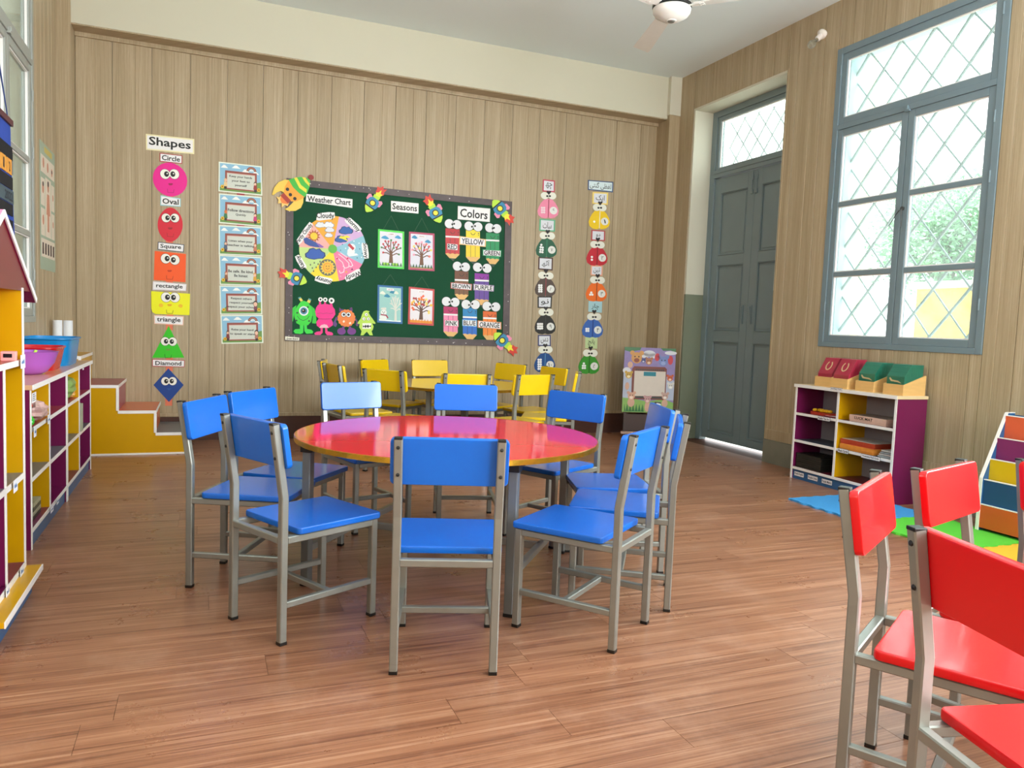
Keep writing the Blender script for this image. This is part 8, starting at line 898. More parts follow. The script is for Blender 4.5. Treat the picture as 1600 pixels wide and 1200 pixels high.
{'n':'paper_pencil','l':'brown paper pencil with big round eyes and a BROWN name card','c':'cut-out','g':'paper pencils with eyes','o':(2.3198,1.4707),'b':5,'parts':[('body',None,[('P',[(-0.0742,0.1392),(0.0649,0.1381),(0.0732,-0.0923),(-0.0663,-0.09)],176,2)],None),('eraser',None,[('P',[(-0.0742,0.1392),(0.0649,0.1381),(0.0677,0.0596),(-0.0714,0.0576)],177,3)],None),('ferrule',None,[('P',[(-0.0714,0.0576),(0.0677,0.0596),(0.0683,0.0435),(-0.0708,0.0417)],114,3.4)],None),('line',None,[('L',[(-0.0249,0.0357),(-0.0206,-0.0877)],0.0033,161,2.5),('L',[(0.0216,0.0383),(0.026,-0.0853)],0.0033,161,2.5)],None),('wood_tip',None,[('P',[(-0.0663,-0.09),(-0.0437,-0.0827),(-0.0205,-0.0914),(0.0029,-0.0828),(0.0262,-0.0903),(0.0491,-0.0842),(0.0732,-0.0923),(0.0341,-0.1365),(-0.0245,-0.1356)],162,3)],None),('lead',None,[('P',[(-0.0245,-0.1356),(0.0341,-0.1365),(0.0124,-0.1648)],163,3)],None),('mouth',None,[('L',[(-0.026,0.1084),(-0.0136,0.0906),(0.0072,0.0913),(0.0196,0.1105)],0.0046,164,4),('D',(0.0516,0.1069),0.0046,0.0062,165,4),('D',(0.0522,0.0902),0.0039,0.0044,165,4),('D',(-0.0457,-0.1199),0.0058,0.0068,165,4)],None),('eye',None,[('D',(-0.0504,0.1819),0.0494,0.0472,166,4),('D',(-0.0504,0.1819),0.0455,0.0435,167,4.5),('D',(-0.0203,0.1777),0.0091,0.0098,13,6.6)],None),('eye',None,[('D',(0.0326,0.1793),0.0498,0.0474,166,5),('D',(0.0326,0.1793),0.0458,0.0437,167,5.5),('D',(0.0023,0.1847),0.0091,0.0099,13,6.6)],None),('name_card',None,[('P',[(-0.1136,0.0244),(0.1061,0.0196),(0.1045,-0.044),(-0.1116,-0.0369)],178,7),('P',[(-0.1047,0.0181),(0.0971,0.0134),(0.0959,-0.0373),(-0.1032,-0.0311)],168,7.5)],None),('lettering','name_card',[('T','BROWN',(-0.0043,-0.0092),0.1846,0.0444,169,8.5,0)],None)]},
{'n':'paper_pencil','l':'purple paper pencil with big round eyes and a PURPLE name card','c':'cut-out','g':'paper pencils with eyes','o':(2.5297,1.4426),'b':5,'parts':[('body',None,[('P',[(-0.0793,0.1553),(0.0681,0.1543),(0.0781,-0.1036),(-0.0698,-0.1014)],179,2)],None),('eraser',None,[('P',[(-0.0793,0.1553),(0.0681,0.1543),(0.0704,0.0963),(-0.077,0.0939)],180,3)],None),('ferrule',None,[('P',[(-0.077,0.0939),(0.0704,0.0963),(0.071,0.08),(-0.0764,0.0778)],114,3.4)],None),('line',None,[('L',[(-0.0278,0.0719),(-0.0214,-0.099)],0.0034,161,2.5),('L',[(0.0216,0.0747),(0.0281,-0.0966)],0.0033,161,2.5)],None),('wood_tip',None,[('P',[(-0.0698,-0.1014),(-0.0458,-0.094),(-0.0212,-0.1028),(0.0035,-0.0941),(0.0283,-0.1016),(0.0525,-0.0954),(0.0781,-0.1036),(0.0369,-0.1527),(-0.0253,-0.1518)],162,3)],None),('lead',None,[('P',[(-0.0253,-0.1518),(0.0369,-0.1527),(0.0135,-0.1814)],163,3)],None),('mouth',None,[('L',[(-0.0273,0.1242),(-0.0147,0.1063),(0.0066,0.1069),(0.0193,0.1264)],0.0046,164,4),('D',(0.0546,0.1229),0.0047,0.0062,165,4),('D',(0.0552,0.106),0.004,0.0044,165,4),('D',(-0.0488,-0.1316),0.006,0.0068,165,4)],None),('eye',None,[('D',(-0.0522,0.2129),0.0504,0.0477,166,4),('D',(-0.0522,0.2129),0.0464,0.044,167,4.5),('D',(-0.0215,0.2086),0.0093,0.01,13,6.6)],None),('eye',None,[('D',(0.0459,0.2092),0.0509,0.0479,166,5),('D',(0.0459,0.2092),0.0469,0.0442,167,5.5),('D',(0.0149,0.2147),0.0093,0.01,13,6.6)],None),('name_card',None,[('P',[(-0.0907,0.0515),(0.1256,0.0467),(0.1239,-0.0132),(-0.0884,-0.0119)],181,7),('P',[(-0.0819,0.045),(0.1167,0.0409),(0.1154,-0.0072),(-0.0802,-0.0056)],168,7.5)],None),('lettering','name_card',[('T','PURPLE',(0.017,0.0183),0.1801,0.044,169,8.5,0)],None)]},
{'n':'paper_pencil','l':'pink paper pencil with big round eyes and a PINK name card','c':'cut-out','g':'paper pencils with eyes','o':(2.221,1.115),'b':5,'parts':[('body',None,[('P',[(-0.076,0.1451),(0.0668,0.1416),(0.0753,-0.1043),(-0.0679,-0.0996)],182,2)],None),('eraser',None,[('P',[(-0.076,0.1451),(0.0668,0.1416),(0.069,0.0766),(-0.0737,0.0768)],183,3)],None),('ferrule',None,[('P',[(-0.0737,0.0768),(0.069,0.0766),(0.0696,0.0604),(-0.0732,0.0608)],114,3.4)],None),('line',None,[('L',[(-0.0261,0.0541),(-0.021,-0.0981)],0.0033,161,2.5),('L',[(0.0217,0.056),(0.0269,-0.0965)],0.0032,161,2.5)],None),('wood_tip',None,[('P',[(-0.0679,-0.0996),(-0.0447,-0.0927),(-0.0208,-0.1018),(0.0032,-0.0936),(0.0271,-0.1015),(0.0506,-0.0958),(0.0753,-0.1043),(0.0349,-0.1417),(-0.0253,-0.1398)],162,3)],None),('lead',None,[('P',[(-0.0253,-0.1398),(0.0349,-0.1417),(0.0123,-0.1698)],163,3)],None),('mouth',None,[('L',[(-0.0259,0.1134),(-0.0136,0.0954),(0.0071,0.0957),(0.0195,0.1148)],0.0046,164,4),('D',(0.0535,0.1107),0.0045,0.0062,165,4),('D',(0.0541,0.0939),0.0039,0.0044,165,4),('D',(-0.0475,-0.13),0.0058,0.0068,165,4)],None),('eye',None,[('D',(-0.0499,0.1937),0.0491,0.0473,166,4),('D',(-0.0499,0.1937),0.0452,0.0437,167,4.5),('D',(-0.02,0.189),0.009,0.0098,13,6.6)],None),('eye',None,[('D',(0.0371,0.1898),0.0495,0.0476,166,5),('D',(0.0371,0.1898),0.0456,0.0439,167,5.5),('D',(0.007,0.1958),0.0091,0.0099,13,6.6)],None),('name_card',None,[('P',[(-0.0653,0.0185),(0.0776,0.0185),(0.0799,-0.0487),(-0.0633,-0.0444)],184,7),('P',[(-0.0595,0.0122),(0.0721,0.0118),(0.0739,-0.0418),(-0.0578,-0.0383)],168,7.5)],None),('lettering','name_card',[('T','PINK',(0.007,-0.014),0.1201,0.0455,169,8.5,0)],None)]},
{'n':'paper_pencil','l':'blue paper pencil with big round eyes and a BLUE name card','c':'cut-out','g':'paper pencils with eyes','o':(2.4182,1.104),'b':5,'parts':[('body',None,[('P',[(-0.0782,0.1569),(0.0674,0.1534),(0.0772,-0.1095),(-0.0689,-0.1047)],185,2)],None),('eraser',None,[('P',[(-0.0782,0.1569),(0.0674,0.1534),(0.0706,0.0695),(-0.0751,0.0699)],186,3)],None),('ferrule',None,[('P',[(-0.0751,0.0699),(0.0706,0.0695),(0.0712,0.0532),(-0.0745,0.0537)],114,3.4)],None),('line',None,[('L',[(-0.0264,0.0468),(-0.021,-0.1032)],0.0033,161,2.5),('L',[(0.0223,0.0488),(0.0278,-0.1016)],0.0033,161,2.5)],None),('wood_tip',None,[('P',[(-0.0689,-0.1047),(-0.0452,-0.0977),(-0.0209,-0.1069),(0.0036,-0.0986),(0.028,-0.1066),(0.0519,-0.1009),(0.0772,-0.1095),(0.0363,-0.1536),(-0.0251,-0.1516)],162,3)],None),('lead',None,[('P',[(-0.0251,-0.1516),(0.0363,-0.1536),(0.0132,-0.1819)],163,3)],None),('mouth',None,[('L',[(-0.027,0.1249),(-0.0144,0.1067),(0.0067,0.1069),(0.0193,0.1262)],0.0046,164,4),('D',(0.054,0.1221),0.0046,0.0062,165,4),('D',(0.0546,0.1052),0.004,0.0044,165,4),('D',(-0.048,-0.1353),0.0059,0.0068,165,4)],None),('eye',None,[('D',(-0.0463,0.1857),0.0501,0.0478,166,4),('D',(-0.0463,0.1857),0.0461,0.0441,167,4.5),('D',(-0.0158,0.1809),0.0092,0.0099,13,6.6)],None),('eye',None,[('D',(0.0482,0.1876),0.0506,0.048,166,5),('D',(0.0482,0.1876),0.0466,0.0443,167,5.5),('D',(0.0175,0.1936),0.0092,0.01,13,6.6)],None),('name_card',None,[('P',[(-0.0805,0.0385),(0.0697,0.0381),(0.0722,-0.0291),(-0.0783,-0.0257)],187,7),('P',[(-0.0743,0.0321),(0.0639,0.0314),(0.0659,-0.0222),(-0.0725,-0.0194)],168,7.5)],None),('lettering','name_card',[('T','BLUE',(-0.0045,0.0055),0.1258,0.0462,169,8.5,0)],None)]},
{'n':'paper_pencil','l':'orange paper pencil with big round eyes and a ORANGE name card','c':'cut-out','g':'paper pencils with eyes','o':(2.6277,1.0873),'b':5,'parts':[('body',None,[('P',[(-0.0763,0.1453),(0.0657,0.1412),(0.0752,-0.0991),(-0.0672,-0.094)],188,2)],None),('eraser',None,[('P',[(-0.0763,0.1453),(0.0657,0.1412),(0.0679,0.0849),(-0.074,0.0856)],189,3)],None),('ferrule',None,[('P',[(-0.074,0.0856),(0.0679,0.0849),(0.0686,0.0685),(-0.0734,0.0692)],114,3.4)],None),('line',None,[('L',[(-0.0265,0.0622),(-0.0206,-0.0925)],0.0033,161,2.5),('L',[(0.021,0.0641),(0.027,-0.091)],0.0034,161,2.5)],None),('wood_tip',None,[('P',[(-0.0672,-0.094),(-0.0442,-0.0869),(-0.0204,-0.0963),(0.0034,-0.088),(0.0272,-0.0961),(0.0506,-0.0903),(0.0752,-0.0991),(0.0354,-0.1416),(-0.0244,-0.1396)],162,3)],None),('lead',None,[('P',[(-0.0244,-0.1396),(0.0354,-0.1416),(0.0134,-0.1702)],163,3)],None),('mouth',None,[('L',[(-0.0273,0.1127),(-0.0145,0.0943),(0.0072,0.0945),(0.0199,0.114)],0.0047,164,4),('D',(0.052,0.1096),0.0047,0.0064,165,4),('D',(0.0527,0.0926),0.004,0.0044,165,4),('D',(-0.0459,-0.125),0.0061,0.007,165,4)],None),('eye',None,[('D',(-0.0379,0.1948),0.0512,0.0483,166,4),('D',(-0.0379,0.1948),0.0472,0.0446,167,4.5),('D',(-0.0067,0.1899),0.0095,0.0101,13,6.6)],None),('eye',None,[('D',(0.0542,0.1914),0.0517,0.0486,166,5),('D',(0.0542,0.1914),0.0476,0.0448,167,5.5),('D',(0.0228,0.1975),0.0094,0.0101,13,6.6)],None),('name_card',None,[('P',[(-0.131,0.0507),(0.1194,0.0437),(0.1224,-0.0301),(-0.1283,-0.0203)],190,7),('P',[(-0.1208,0.0433),(0.1096,0.0366),(0.1119,-0.0223),(-0.1187,-0.0136)],168,7.5)],None),('lettering','name_card',[('T','ORANGE',(-0.0052,0.0111),0.2113,0.0519,169,8.5,0)],None)]},
{'n':'monster_cutout','l':'bright green one-eyed paper monster with two small horns','c':'cut-out','g':'paper monsters along the board foot','o':(0.8272,1.1125),'b':5,'parts':[('horn',None,[('P',[(-0.044,0.1645),(-0.0232,0.1726),(0.0004,0.1394),(-0.0204,0.1298)],191,1),('P',[(-0.044,0.1645),(-0.0232,0.1726),(-0.0167,0.1615),(-0.0375,0.1533)],192,1.5)],None),('horn',None,[('P',[(0.0505,0.1634),(0.0732,0.1544),(0.0598,0.1178),(0.0336,0.1288)],191,1)],None),('horn',None,[('P',[(0.0505,0.1634),(0.0732,0.1544),(0.0692,0.1427),(0.0465,0.1502)],192,1.5)],None),('arm',None,[('P',[(-0.0568,0.0959),(-0.1013,0.0617),(-0.1213,0.0108),(-0.117,-0.0462),(-0.0857,-0.0508),(-0.076,-0.0016),(-0.0597,0.0635)],193,2)],None),('arm',None,[('P',[(0.0657,0.1015),(0.103,0.0707),(0.1168,0.0134),(0.1222,-0.0443),(0.1182,-0.0626),(0.0828,-0.0603),(0.0902,-0.0021),(0.0628,0.0689)],193,2)],None),('body',None,[('P',[(-0.0463,0.0928),(-0.019,0.1299),(0.0088,0.1384),(0.0441,0.1271),(0.0731,0.0838),(0.085,0.0121),(0.0754,-0.0461),(0.0478,-0.0797),(-0.0154,-0.0841),(-0.0541,-0.0654),(-0.0725,-0.0087),(-0.0678,0.0488)],194,3)],None),('leg',None,[('P',[(-0.024,-0.0715),(0.0096,-0.0702),(0.0077,-0.1208),(0.0068,-0.1497),(-0.0141,-0.1612),(-0.0631,-0.1577),(-0.0787,-0.1381),(-0.0637,-0.1196),(-0.0233,-0.1146)],195,2.4)],None),('leg',None,[('P',[(0.0124,-0.0701),(0.037,-0.0692),(0.0399,-0.1125),(0.0767,-0.1185),(0.0955,-0.136),(0.088,-0.1529),(0.035,-0.1575),(0.0171,-0.1349)],195,2.4)],None),('eye',None,[('D',(0.0083,0.0471),0.0416,0.0425,196,4),('D',(0.0083,0.0478),0.0303,0.0311,197,5),('D',(0.0069,0.0492),0.0179,0.0184,198,6),('D',(0.0019,0.0533),0.005,0.0052,12,7)],None),('mouth',None,[('L',[(-0.0482,-0.0005),(-0.0304,-0.0249),(0.0049,-0.0401),(0.0397,-0.0222),(0.0569,0.0037)],0.0039,199,4)],None),('spot',None,[('D',(0.0435,0.0839),0.009,0.0081,200,4.5),('D',(-0.0487,0.0282),0.0089,0.008,200,4.5),('D',(-0.1038,-0.0013),0.0089,0.008,200,4.5),('D',(-0.0545,-0.041),0.0089,0.0081,200,4.5),('D',(0.0563,-0.0411),0.009,0.0081,200,4.5)],None)]},
{'n':'monster_cutout','l':'hot pink paper monster with three eyes on stalks','c':'cut-out','g':'paper monsters along the board foot','o':(1.0226,1.1204),'b':5,'parts':[('stalk',None,[('P',[(-0.0538,0.1296),(-0.0382,0.1303),(-0.0341,0.1016),(-0.0553,0.0934)],201,2)],None),('stalk',None,[('P',[(-0.0083,0.1318),(0.0074,0.1325),(0.0094,0.1036),(-0.0091,0.1027)],201,2)],None),('stalk',None,[('P',[(0.042,0.1254),(0.0607,0.1263),(0.07,0.0918),(0.0468,0.098)],201,2)],None),('body',None,[('P',[(-0.0625,0.1003),(-0.0306,0.1054),(-0.0022,0.1118),(0.0265,0.1102),(0.0627,0.0987),(0.0886,0.0635),(0.0946,0.0199),(0.0721,-0.0139),(0.0594,-0.0253),(0.073,-0.054),(0.0735,-0.0796),(0.0344,-0.108),(-0.0053,-0.0934),(-0.0408,-0.1106),(-0.0697,-0.0884),(-0.0745,-0.0559),(-0.0531,-0.0239),(-0.0784,-0.0017),(-0.0863,0.0414),(-0.0784,0.0742)],202,3)],None),('belly',None,[('P',[(-0.0494,-0.108),(-0.0341,-0.0835),(-0.0057,-0.0737),(0.0194,-0.0779),(0.0365,-0.105)],203,4),('L',[(-0.0602,-0.0256),(0.0005,-0.0262),(0.0579,-0.021)],0.0034,204,4),('L',[(-0.0717,0.0203),(-0.0434,0.0273),(-0.0147,0.0227),(0.0137,0.0297),(0.0497,0.0253),(0.0712,0.0321)],0.0029,205,4)],None),('leg',None,[('P',[(-0.0374,-0.0981),(-0.0159,-0.101),(-0.0171,-0.1521),(-0.0395,-0.1746),(-0.0823,-0.1745),(-0.0911,-0.1581),(-0.0687,-0.1428),(-0.0345,-0.1381)],206,2.4)],None),('leg',None,[('P',[(0.0034,-0.1003),(0.022,-0.0982),(0.0256,-0.1361),(0.0676,-0.1457),(0.0788,-0.1622),(0.0681,-0.1728),(0.0249,-0.1741),(0.0065,-0.1513)],206,2.4)],None),('eye',None,[('D',(-0.0421,0.1497),0.0199,0.0202,207,4),('D',(-0.0421,0.1497),0.0079,0.0091,165,5)],None),('eye',None,[('D',(0.0007,0.1489),0.02,0.0202,207,4),('D',(0.0007,0.1489),0.008,0.0091,165,5)],None),('eye',None,[('D',(0.0567,0.1436),0.0259,0.0261,207,4),('D',(0.0567,0.1436),0.0104,0.0118,165,5)],None)]},
{'n':'monster_cutout','l':'fluffy orange paper monster with purple horns,arms and feet','c':'cut-out','g':'paper monsters along the board foot','o':(1.2172,1.0871),'b':5,'parts':[('horn',None,[('P',[(-0.0652,0.1205),(-0.0481,0.1029),(-0.0241,0.104),(-0.0332,0.0838),(-0.0658,0.078)],208,1)],None),('horn',None,[('P',[(0.0282,0.1173),(0.05,0.1256),(0.0581,0.0892),(0.0362,0.0868)],208,1)],None),('arm',None,[('P',[(-0.0938,0.0315),(-0.0755,0.0213),(-0.0943,-0.0124),(-0.0816,-0.0339),(-0.0918,-0.0621),(-0.1123,-0.0533),(-0.12,-0.028),(-0.1089,-0.0056)],209,1)],None),('arm',None,[('P',[(0.0852,0.0313),(0.106,-0.0048),(0.1162,-0.0303),(0.1019,-0.0509),(0.0867,-0.0351),(0.0935,-0.009),(0.076,0.0162)],210,1)],None),('body',None,[('P',[(0.0786,0.0259),(0.0834,0.0422),(0.072,0.0547),(0.07,0.0714),(0.0546,0.0786),(0.0462,0.0932),(0.029,0.094),(0.0156,0.1042),(-0.0007,0.0984),(-0.0171,0.1027),(-0.0301,0.0914),(-0.047,0.0892),(-0.0547,0.074),(-0.0696,0.0656),(-0.0708,0.0489),(-0.0814,0.0356),(-0.076,0.0198),(-0.0807,0.0036),(-0.0696,-0.0088),(-0.0677,-0.0255),(-0.0524,-0.0327),(-0.0441,-0.0473),(-0.0271,-0.0482),(-0.0137,-0.0585),(0.0026,-0.0529),(0.0191,-0.0574),(0.0321,-0.0461),(0.0493,-0.0439),(0.057,-0.0287),(0.0721,-0.0203),(0.0733,-0.0034),(0.0841,0.01)],211,2)],None),('foot',None,[('D',(-0.0416,-0.1),0.0385,0.0317,212,2)],None),('foot',None,[('D',(0.0513,-0.097),0.0401,0.0319,212,2),('P',[(-0.0353,-0.0542),(-0.0156,-0.0535),(-0.015,-0.083),(-0.0347,-0.0836)],212,1),('P',[(0.0246,-0.0521),(0.0451,-0.0514),(0.0458,-0.0809),(0.0252,-0.0816)],212,1)],None),('eye',None,[('D',(-0.0253,0.0548),0.0234,0.0235,11,3),('D',(-0.0253,0.0548),0.0204,0.0205,196,4),('D',(-0.0231,0.0549),0.0111,0.0112,213,5)],None),('eye',None,[('D',(0.0185,0.0552),0.0235,0.0235,11,3),('D',(0.0185,0.0552),0.0206,0.0205,196,4),('D',(0.0185,0.0552),0.0112,0.0111,213,5)],None),('tooth',None,[('P',[(-0.0334,-0.0064),(-0.0191,0.0051),(-0.0114,-0.0129),(-0.0273,-0.0216)],214,3)],None),('tooth',None,[('P',[(0.0238,-0.019),(0.0398,-0.0088),(0.0475,-0.0255),(0.03,-0.0335)],214,3)],None)]},
{'n':'monster_cutout','l':'small lime paper monster with three eyes and zigzag teeth','c':'cut-out','g':'paper monsters along the board foot','o':(1.4037,1.0705),'b':5,'parts':[('body',None,[('P',[(-0.0286,0.1086),(-0.0028,0.1186),(0.0287,0.1111),(0.0162,0.1009),(0.0357,0.0683),(0.0589,0.0394),(0.0861,0.0032),(0.0788,-0.0045),(0.0523,0.0019),(0.0681,-0.0273),(0.0613,-0.0574),(0.0504,-0.0727),(0.0626,-0.1111),(0.0341,-0.112),(0.0056,-0.0779),(-0.0271,-0.1139),(-0.0531,-0.1147),(-0.0429,-0.0758),(-0.066,-0.0395),(-0.063,-0.0097),(-0.0852,-0.0069),(-0.0746,0.0135),(-0.0531,0.0425),(-0.0428,0.0799)],215,2)],None),('eye',None,[('D',(-0.0034,0.0793),0.0167,0.0166,216,3),('D',(-0.0034,0.0793),0.0143,0.0142,217,4),('D',(-0.0019,0.0779),0.0048,0.0047,13,5)],None),('eye',None,[('D',(-0.0248,0.0391),0.0167,0.0166,216,3),('D',(-0.0248,0.0391),0.0143,0.0143,217,4),('D',(-0.0233,0.0377),0.0048,0.0048,13,5)],None),('eye',None,[('D',(0.0162,0.0407),0.0167,0.0167,216,3),('D',(0.0162,0.0407),0.0143,0.0143,217,4),('D',(0.0177,0.0393),0.0048,0.0048,13,5)],None),('mouth',None,[('P',[(-0.0372,-0.0014),(0.0448,0.0017),(0.0424,-0.0506),(-0.0375,-0.0533)],218,3),('P',[(-0.033,-0.022),(-0.018,-0.0274),(-0.0071,-0.0136),(0.0021,-0.0259),(0.0152,-0.0128),(0.0245,-0.0259),(0.0415,-0.0171),(0.042,-0.0342),(0.0246,-0.0304),(0.016,-0.0441),(0.0022,-0.0311),(-0.0079,-0.0449),(-0.0178,-0.0333),(-0.0326,-0.0398)],13,4)],None)]},
{'n':'paper_rocket','l':'paper rocket at top of board between weather and season titles,nose down','c':'cut-out','g':'small paper rockets on the board','o':(1.4315,2.1746),'b':12.6,'parts':[('fin',None,[('P',[(-0.0403,0.0127),(-0.0588,0.042),(-0.0356,0.0818),(-0.0139,0.083),(0.001,0.0535)],219,1)],None),('fin',None,[('P',[(0.029,-0.0298),(0.065,-0.0337),(0.0935,0.0032),(0.0854,0.0226),(0.0507,0.0233)],219,1)],None),('flame',None,[('P',[(0.0434,0.0819),(0.026,0.1044),(0.0399,0.1321),(0.0406,0.1557),(0.0684,0.145),(0.0982,0.1633),(0.1004,0.1318),(0.1328,0.1365),(0.1055,0.1046),(0.1039,0.0814),(0.0824,0.0703)],220,1),('P',[(0.022,0.0708),(0.0326,0.1004),(0.0533,0.1),(0.0817,0.1249),(0.0732,0.0879),(0.0927,0.0822),(0.0642,0.0572)],221,2),('P',[(-0.0007,0.0509),(0.0162,0.0863),(0.0431,0.064),(0.0737,0.0575),(0.049,0.0207)],222,2.6)],None),('body',None,[('P',[(-0.0651,-0.0105),(-0.0551,0.0217),(-0.0257,0.0517),(0.0039,0.0577),(0.0536,0.0275),(0.0603,-0.0007),(0.0439,-0.0389),(0.0172,-0.0611)],223,3)],None),('nose',None,[('P',[(-0.0651,-0.0105),(-0.0696,-0.0413),(-0.0626,-0.0793),(-0.0495,-0.0874),(-0.0104,-0.0779),(0.0172,-0.0611)],224,3)],None),('band',None,[('P',[(-0.065,-0.0034),(-0.0685,-0.0156),(0.0138,-0.0663),(0.024,-0.0581)],225,4)],None),('porthole',None,[('D',(0.0,0.0),0.0308,0.0301,225,4),('D',(0.0,0.0),0.0219,0.0215,226,5)],None)]},
{'n':'paper_rocket','l':'paper rocket right of the Seasons title,nose down right','c':'cut-out','g':'small paper rockets on the board','o':(2.0336,2.1387),'b':12.6,'parts':[('fin',None,[('P',[(-0.0341,-0.0318),(-0.0726,-0.037),(-0.0985,0.0),(-0.0879,0.0202),(-0.0513,0.0221)],219,1)],None),('fin',None,[('P',[(0.0446,0.0146),(0.0679,0.0459),(0.0472,0.0863),(0.024,0.0866),(0.0047,0.0553)],219,1)],None),('flame',None,[('P',[(-0.0559,0.0717),(-0.087,0.0648),(-0.1061,0.0882),(-0.1283,0.0981),(-0.1032,0.1189),(-0.1046,0.1528),(-0.0733,0.1426),(-0.0603,0.1735),(-0.0444,0.1366),(-0.0229,0.1262),(-0.0237,0.1025)],220,1),('P',[(-0.0567,0.048),(-0.0796,0.0692),(-0.068,0.0877),(-0.0767,0.1231),(-0.0457,0.101),(-0.0296,0.1164),(-0.0209,0.0809)],221,2),('P',[(-0.0497,0.0196),(-0.0749,0.0488),(-0.0388,0.0644),(-0.016,0.0896),(0.0063,0.0527)],222,2.6)],None),('body',None,[('P',[(-0.025,-0.0637),(-0.0509,-0.0416),(-0.0641,-0.0029),(-0.0539,0.0264),(0.0022,0.0596),(0.0332,0.0546),(0.0616,0.0246),(0.0689,-0.0086)],223,3)],None),('nose',None,[('P',[(-0.025,-0.0637),(0.0026,-0.0803),(0.0435,-0.0891),(0.0586,-0.0803),(0.0703,-0.0406),(0.0689,-0.0086)],224,3)],None),('band',None,[('P',[(-0.0319,-0.0608),(-0.0219,-0.0689),(0.072,-0.0138),(0.0695,-0.0012)],225,4)],None),('porthole',None,[('D',(0.0,0.0),0.0328,0.0311,225,4),('D',(0.0,0.0),0.0233,0.0222,226,5)],None)]},
{'n':'paper_rocket','l':'paper rocket at the top right corner of the board,nose up left','c':'cut-out','g':'small paper rockets on the board','o':(2.6863,2.241),'b':12.6,'parts':[('fin',None,[('P',[(0.0278,0.0393),(0.0673,0.0535),(0.1049,0.0227),(0.0989,0.0002),(0.0602,-0.0102)],219,1)],None),('fin',None,[('P',[(-0.0431,-0.0245),(-0.0593,-0.0605),(-0.0273,-0.0959),(-0.0028,-0.0911),(0.0094,-0.0558)],219,1)],None),('flame',None,[('P',[(0.0782,-0.0586),(0.1098,-0.0447),(0.1367,-0.0638),(0.1635,-0.0688),(0.1417,-0.0954),(0.1524,-0.1291),(0.1157,-0.1258),(0.11,-0.1597),(0.0831,-0.1261),(0.0573,-0.1204),(0.052,-0.0964)],220,1),('P',[(0.0728,-0.0347),(0.103,-0.0508),(0.0954,-0.0719),(0.1142,-0.1055),(0.075,-0.0902),(0.0619,-0.1091),(0.0432,-0.0756)],221,2),('P',[(0.0579,-0.008),(0.0925,-0.0314),(0.058,-0.0552),(0.0403,-0.0854),(0.0071,-0.0536)],222,2.6)],None),('body',None,[('P',[(0.0098,0.0688),(0.043,0.053),(0.0672,0.0176),(0.0641,-0.0139),(0.0132,-0.0595),(-0.0207,-0.0615),(-0.0582,-0.0382),(-0.0743,-0.0072)],223,3)],None),('nose',None,[('P',[(0.0098,0.0688),(-0.0235,0.0785),(-0.0685,0.0776),(-0.0819,0.0654),(-0.0839,0.0238),(-0.0743,-0.0072)],224,3)],None),('band',None,[('P',[(0.0178,0.0674),(0.0052,0.0732),(-0.0789,-0.0028),(-0.073,-0.0146)],225,4)],None),('porthole',None,[('D',(0.0,0.0),0.035,0.0321,225,4),('D',(0.0,0.0),0.0249,0.0229,226,5)],None)]},
{'n':'paper_rocket','l':'paper rocket at the bottom right corner of the board','c':'cut-out','g':'small paper rockets on the board','o':(2.7613,0.9485),'b':12.6,'parts':[('fin',None,[('P',[(0.0233,0.0415),(0.0619,0.0577),(0.1042,0.0279),(0.101,0.0045),(0.0628,-0.0078)],219,1)],None),('fin',None,[('P',[(-0.0408,-0.027),(-0.0528,-0.0646),(-0.0155,-0.0995),(0.0088,-0.0935),(0.0168,-0.0568)],219,1)],None),('flame',None,[('P',[(0.0874,-0.0566),(0.1179,-0.0409),(0.1478,-0.0594),(0.1758,-0.0633),(0.1571,-0.0915),(0.1724,-0.1257),(0.1344,-0.1238),(0.133,-0.1589),(0.1011,-0.1256),(0.074,-0.1209),(0.0655,-0.0966)],220,1),('P',[(0.0788,-0.0324),(0.1117,-0.0475),(0.1067,-0.0695),(0.1303,-0.1031),(0.0882,-0.0891),(0.0773,-0.1091),(0.0539,-0.0755)],221,2),('P',[(0.0601,-0.0057),(0.0985,-0.0281),(0.0664,-0.054),(0.0522,-0.0857),(0.0141,-0.0546)],222,2.6)],None),('body',None,[('P',[(0.0012,0.0708),(0.0371,0.0562),(0.0664,0.021),(0.0672,-0.0114),(0.0212,-0.0604),(-0.0133,-0.0639),(-0.0545,-0.0417),(-0.0749,-0.0106)],223,3)],None),('nose',None,[('P',[(0.0012,0.0708),(-0.0341,0.0793),(-0.0799,0.0764),(-0.092,0.0634),(-0.0888,0.0207),(-0.0749,-0.0106)],224,3)],None),('band',None,[('P',[(0.0095,0.0698),(-0.0041,0.0751),(-0.0802,-0.0063),(-0.0727,-0.0182)],225,4)],None),('porthole',None,[('D',(0.0,0.0),0.0357,0.0332,225,4),('D',(0.0,0.0),0.0254,0.0236,226,5)],None)]},
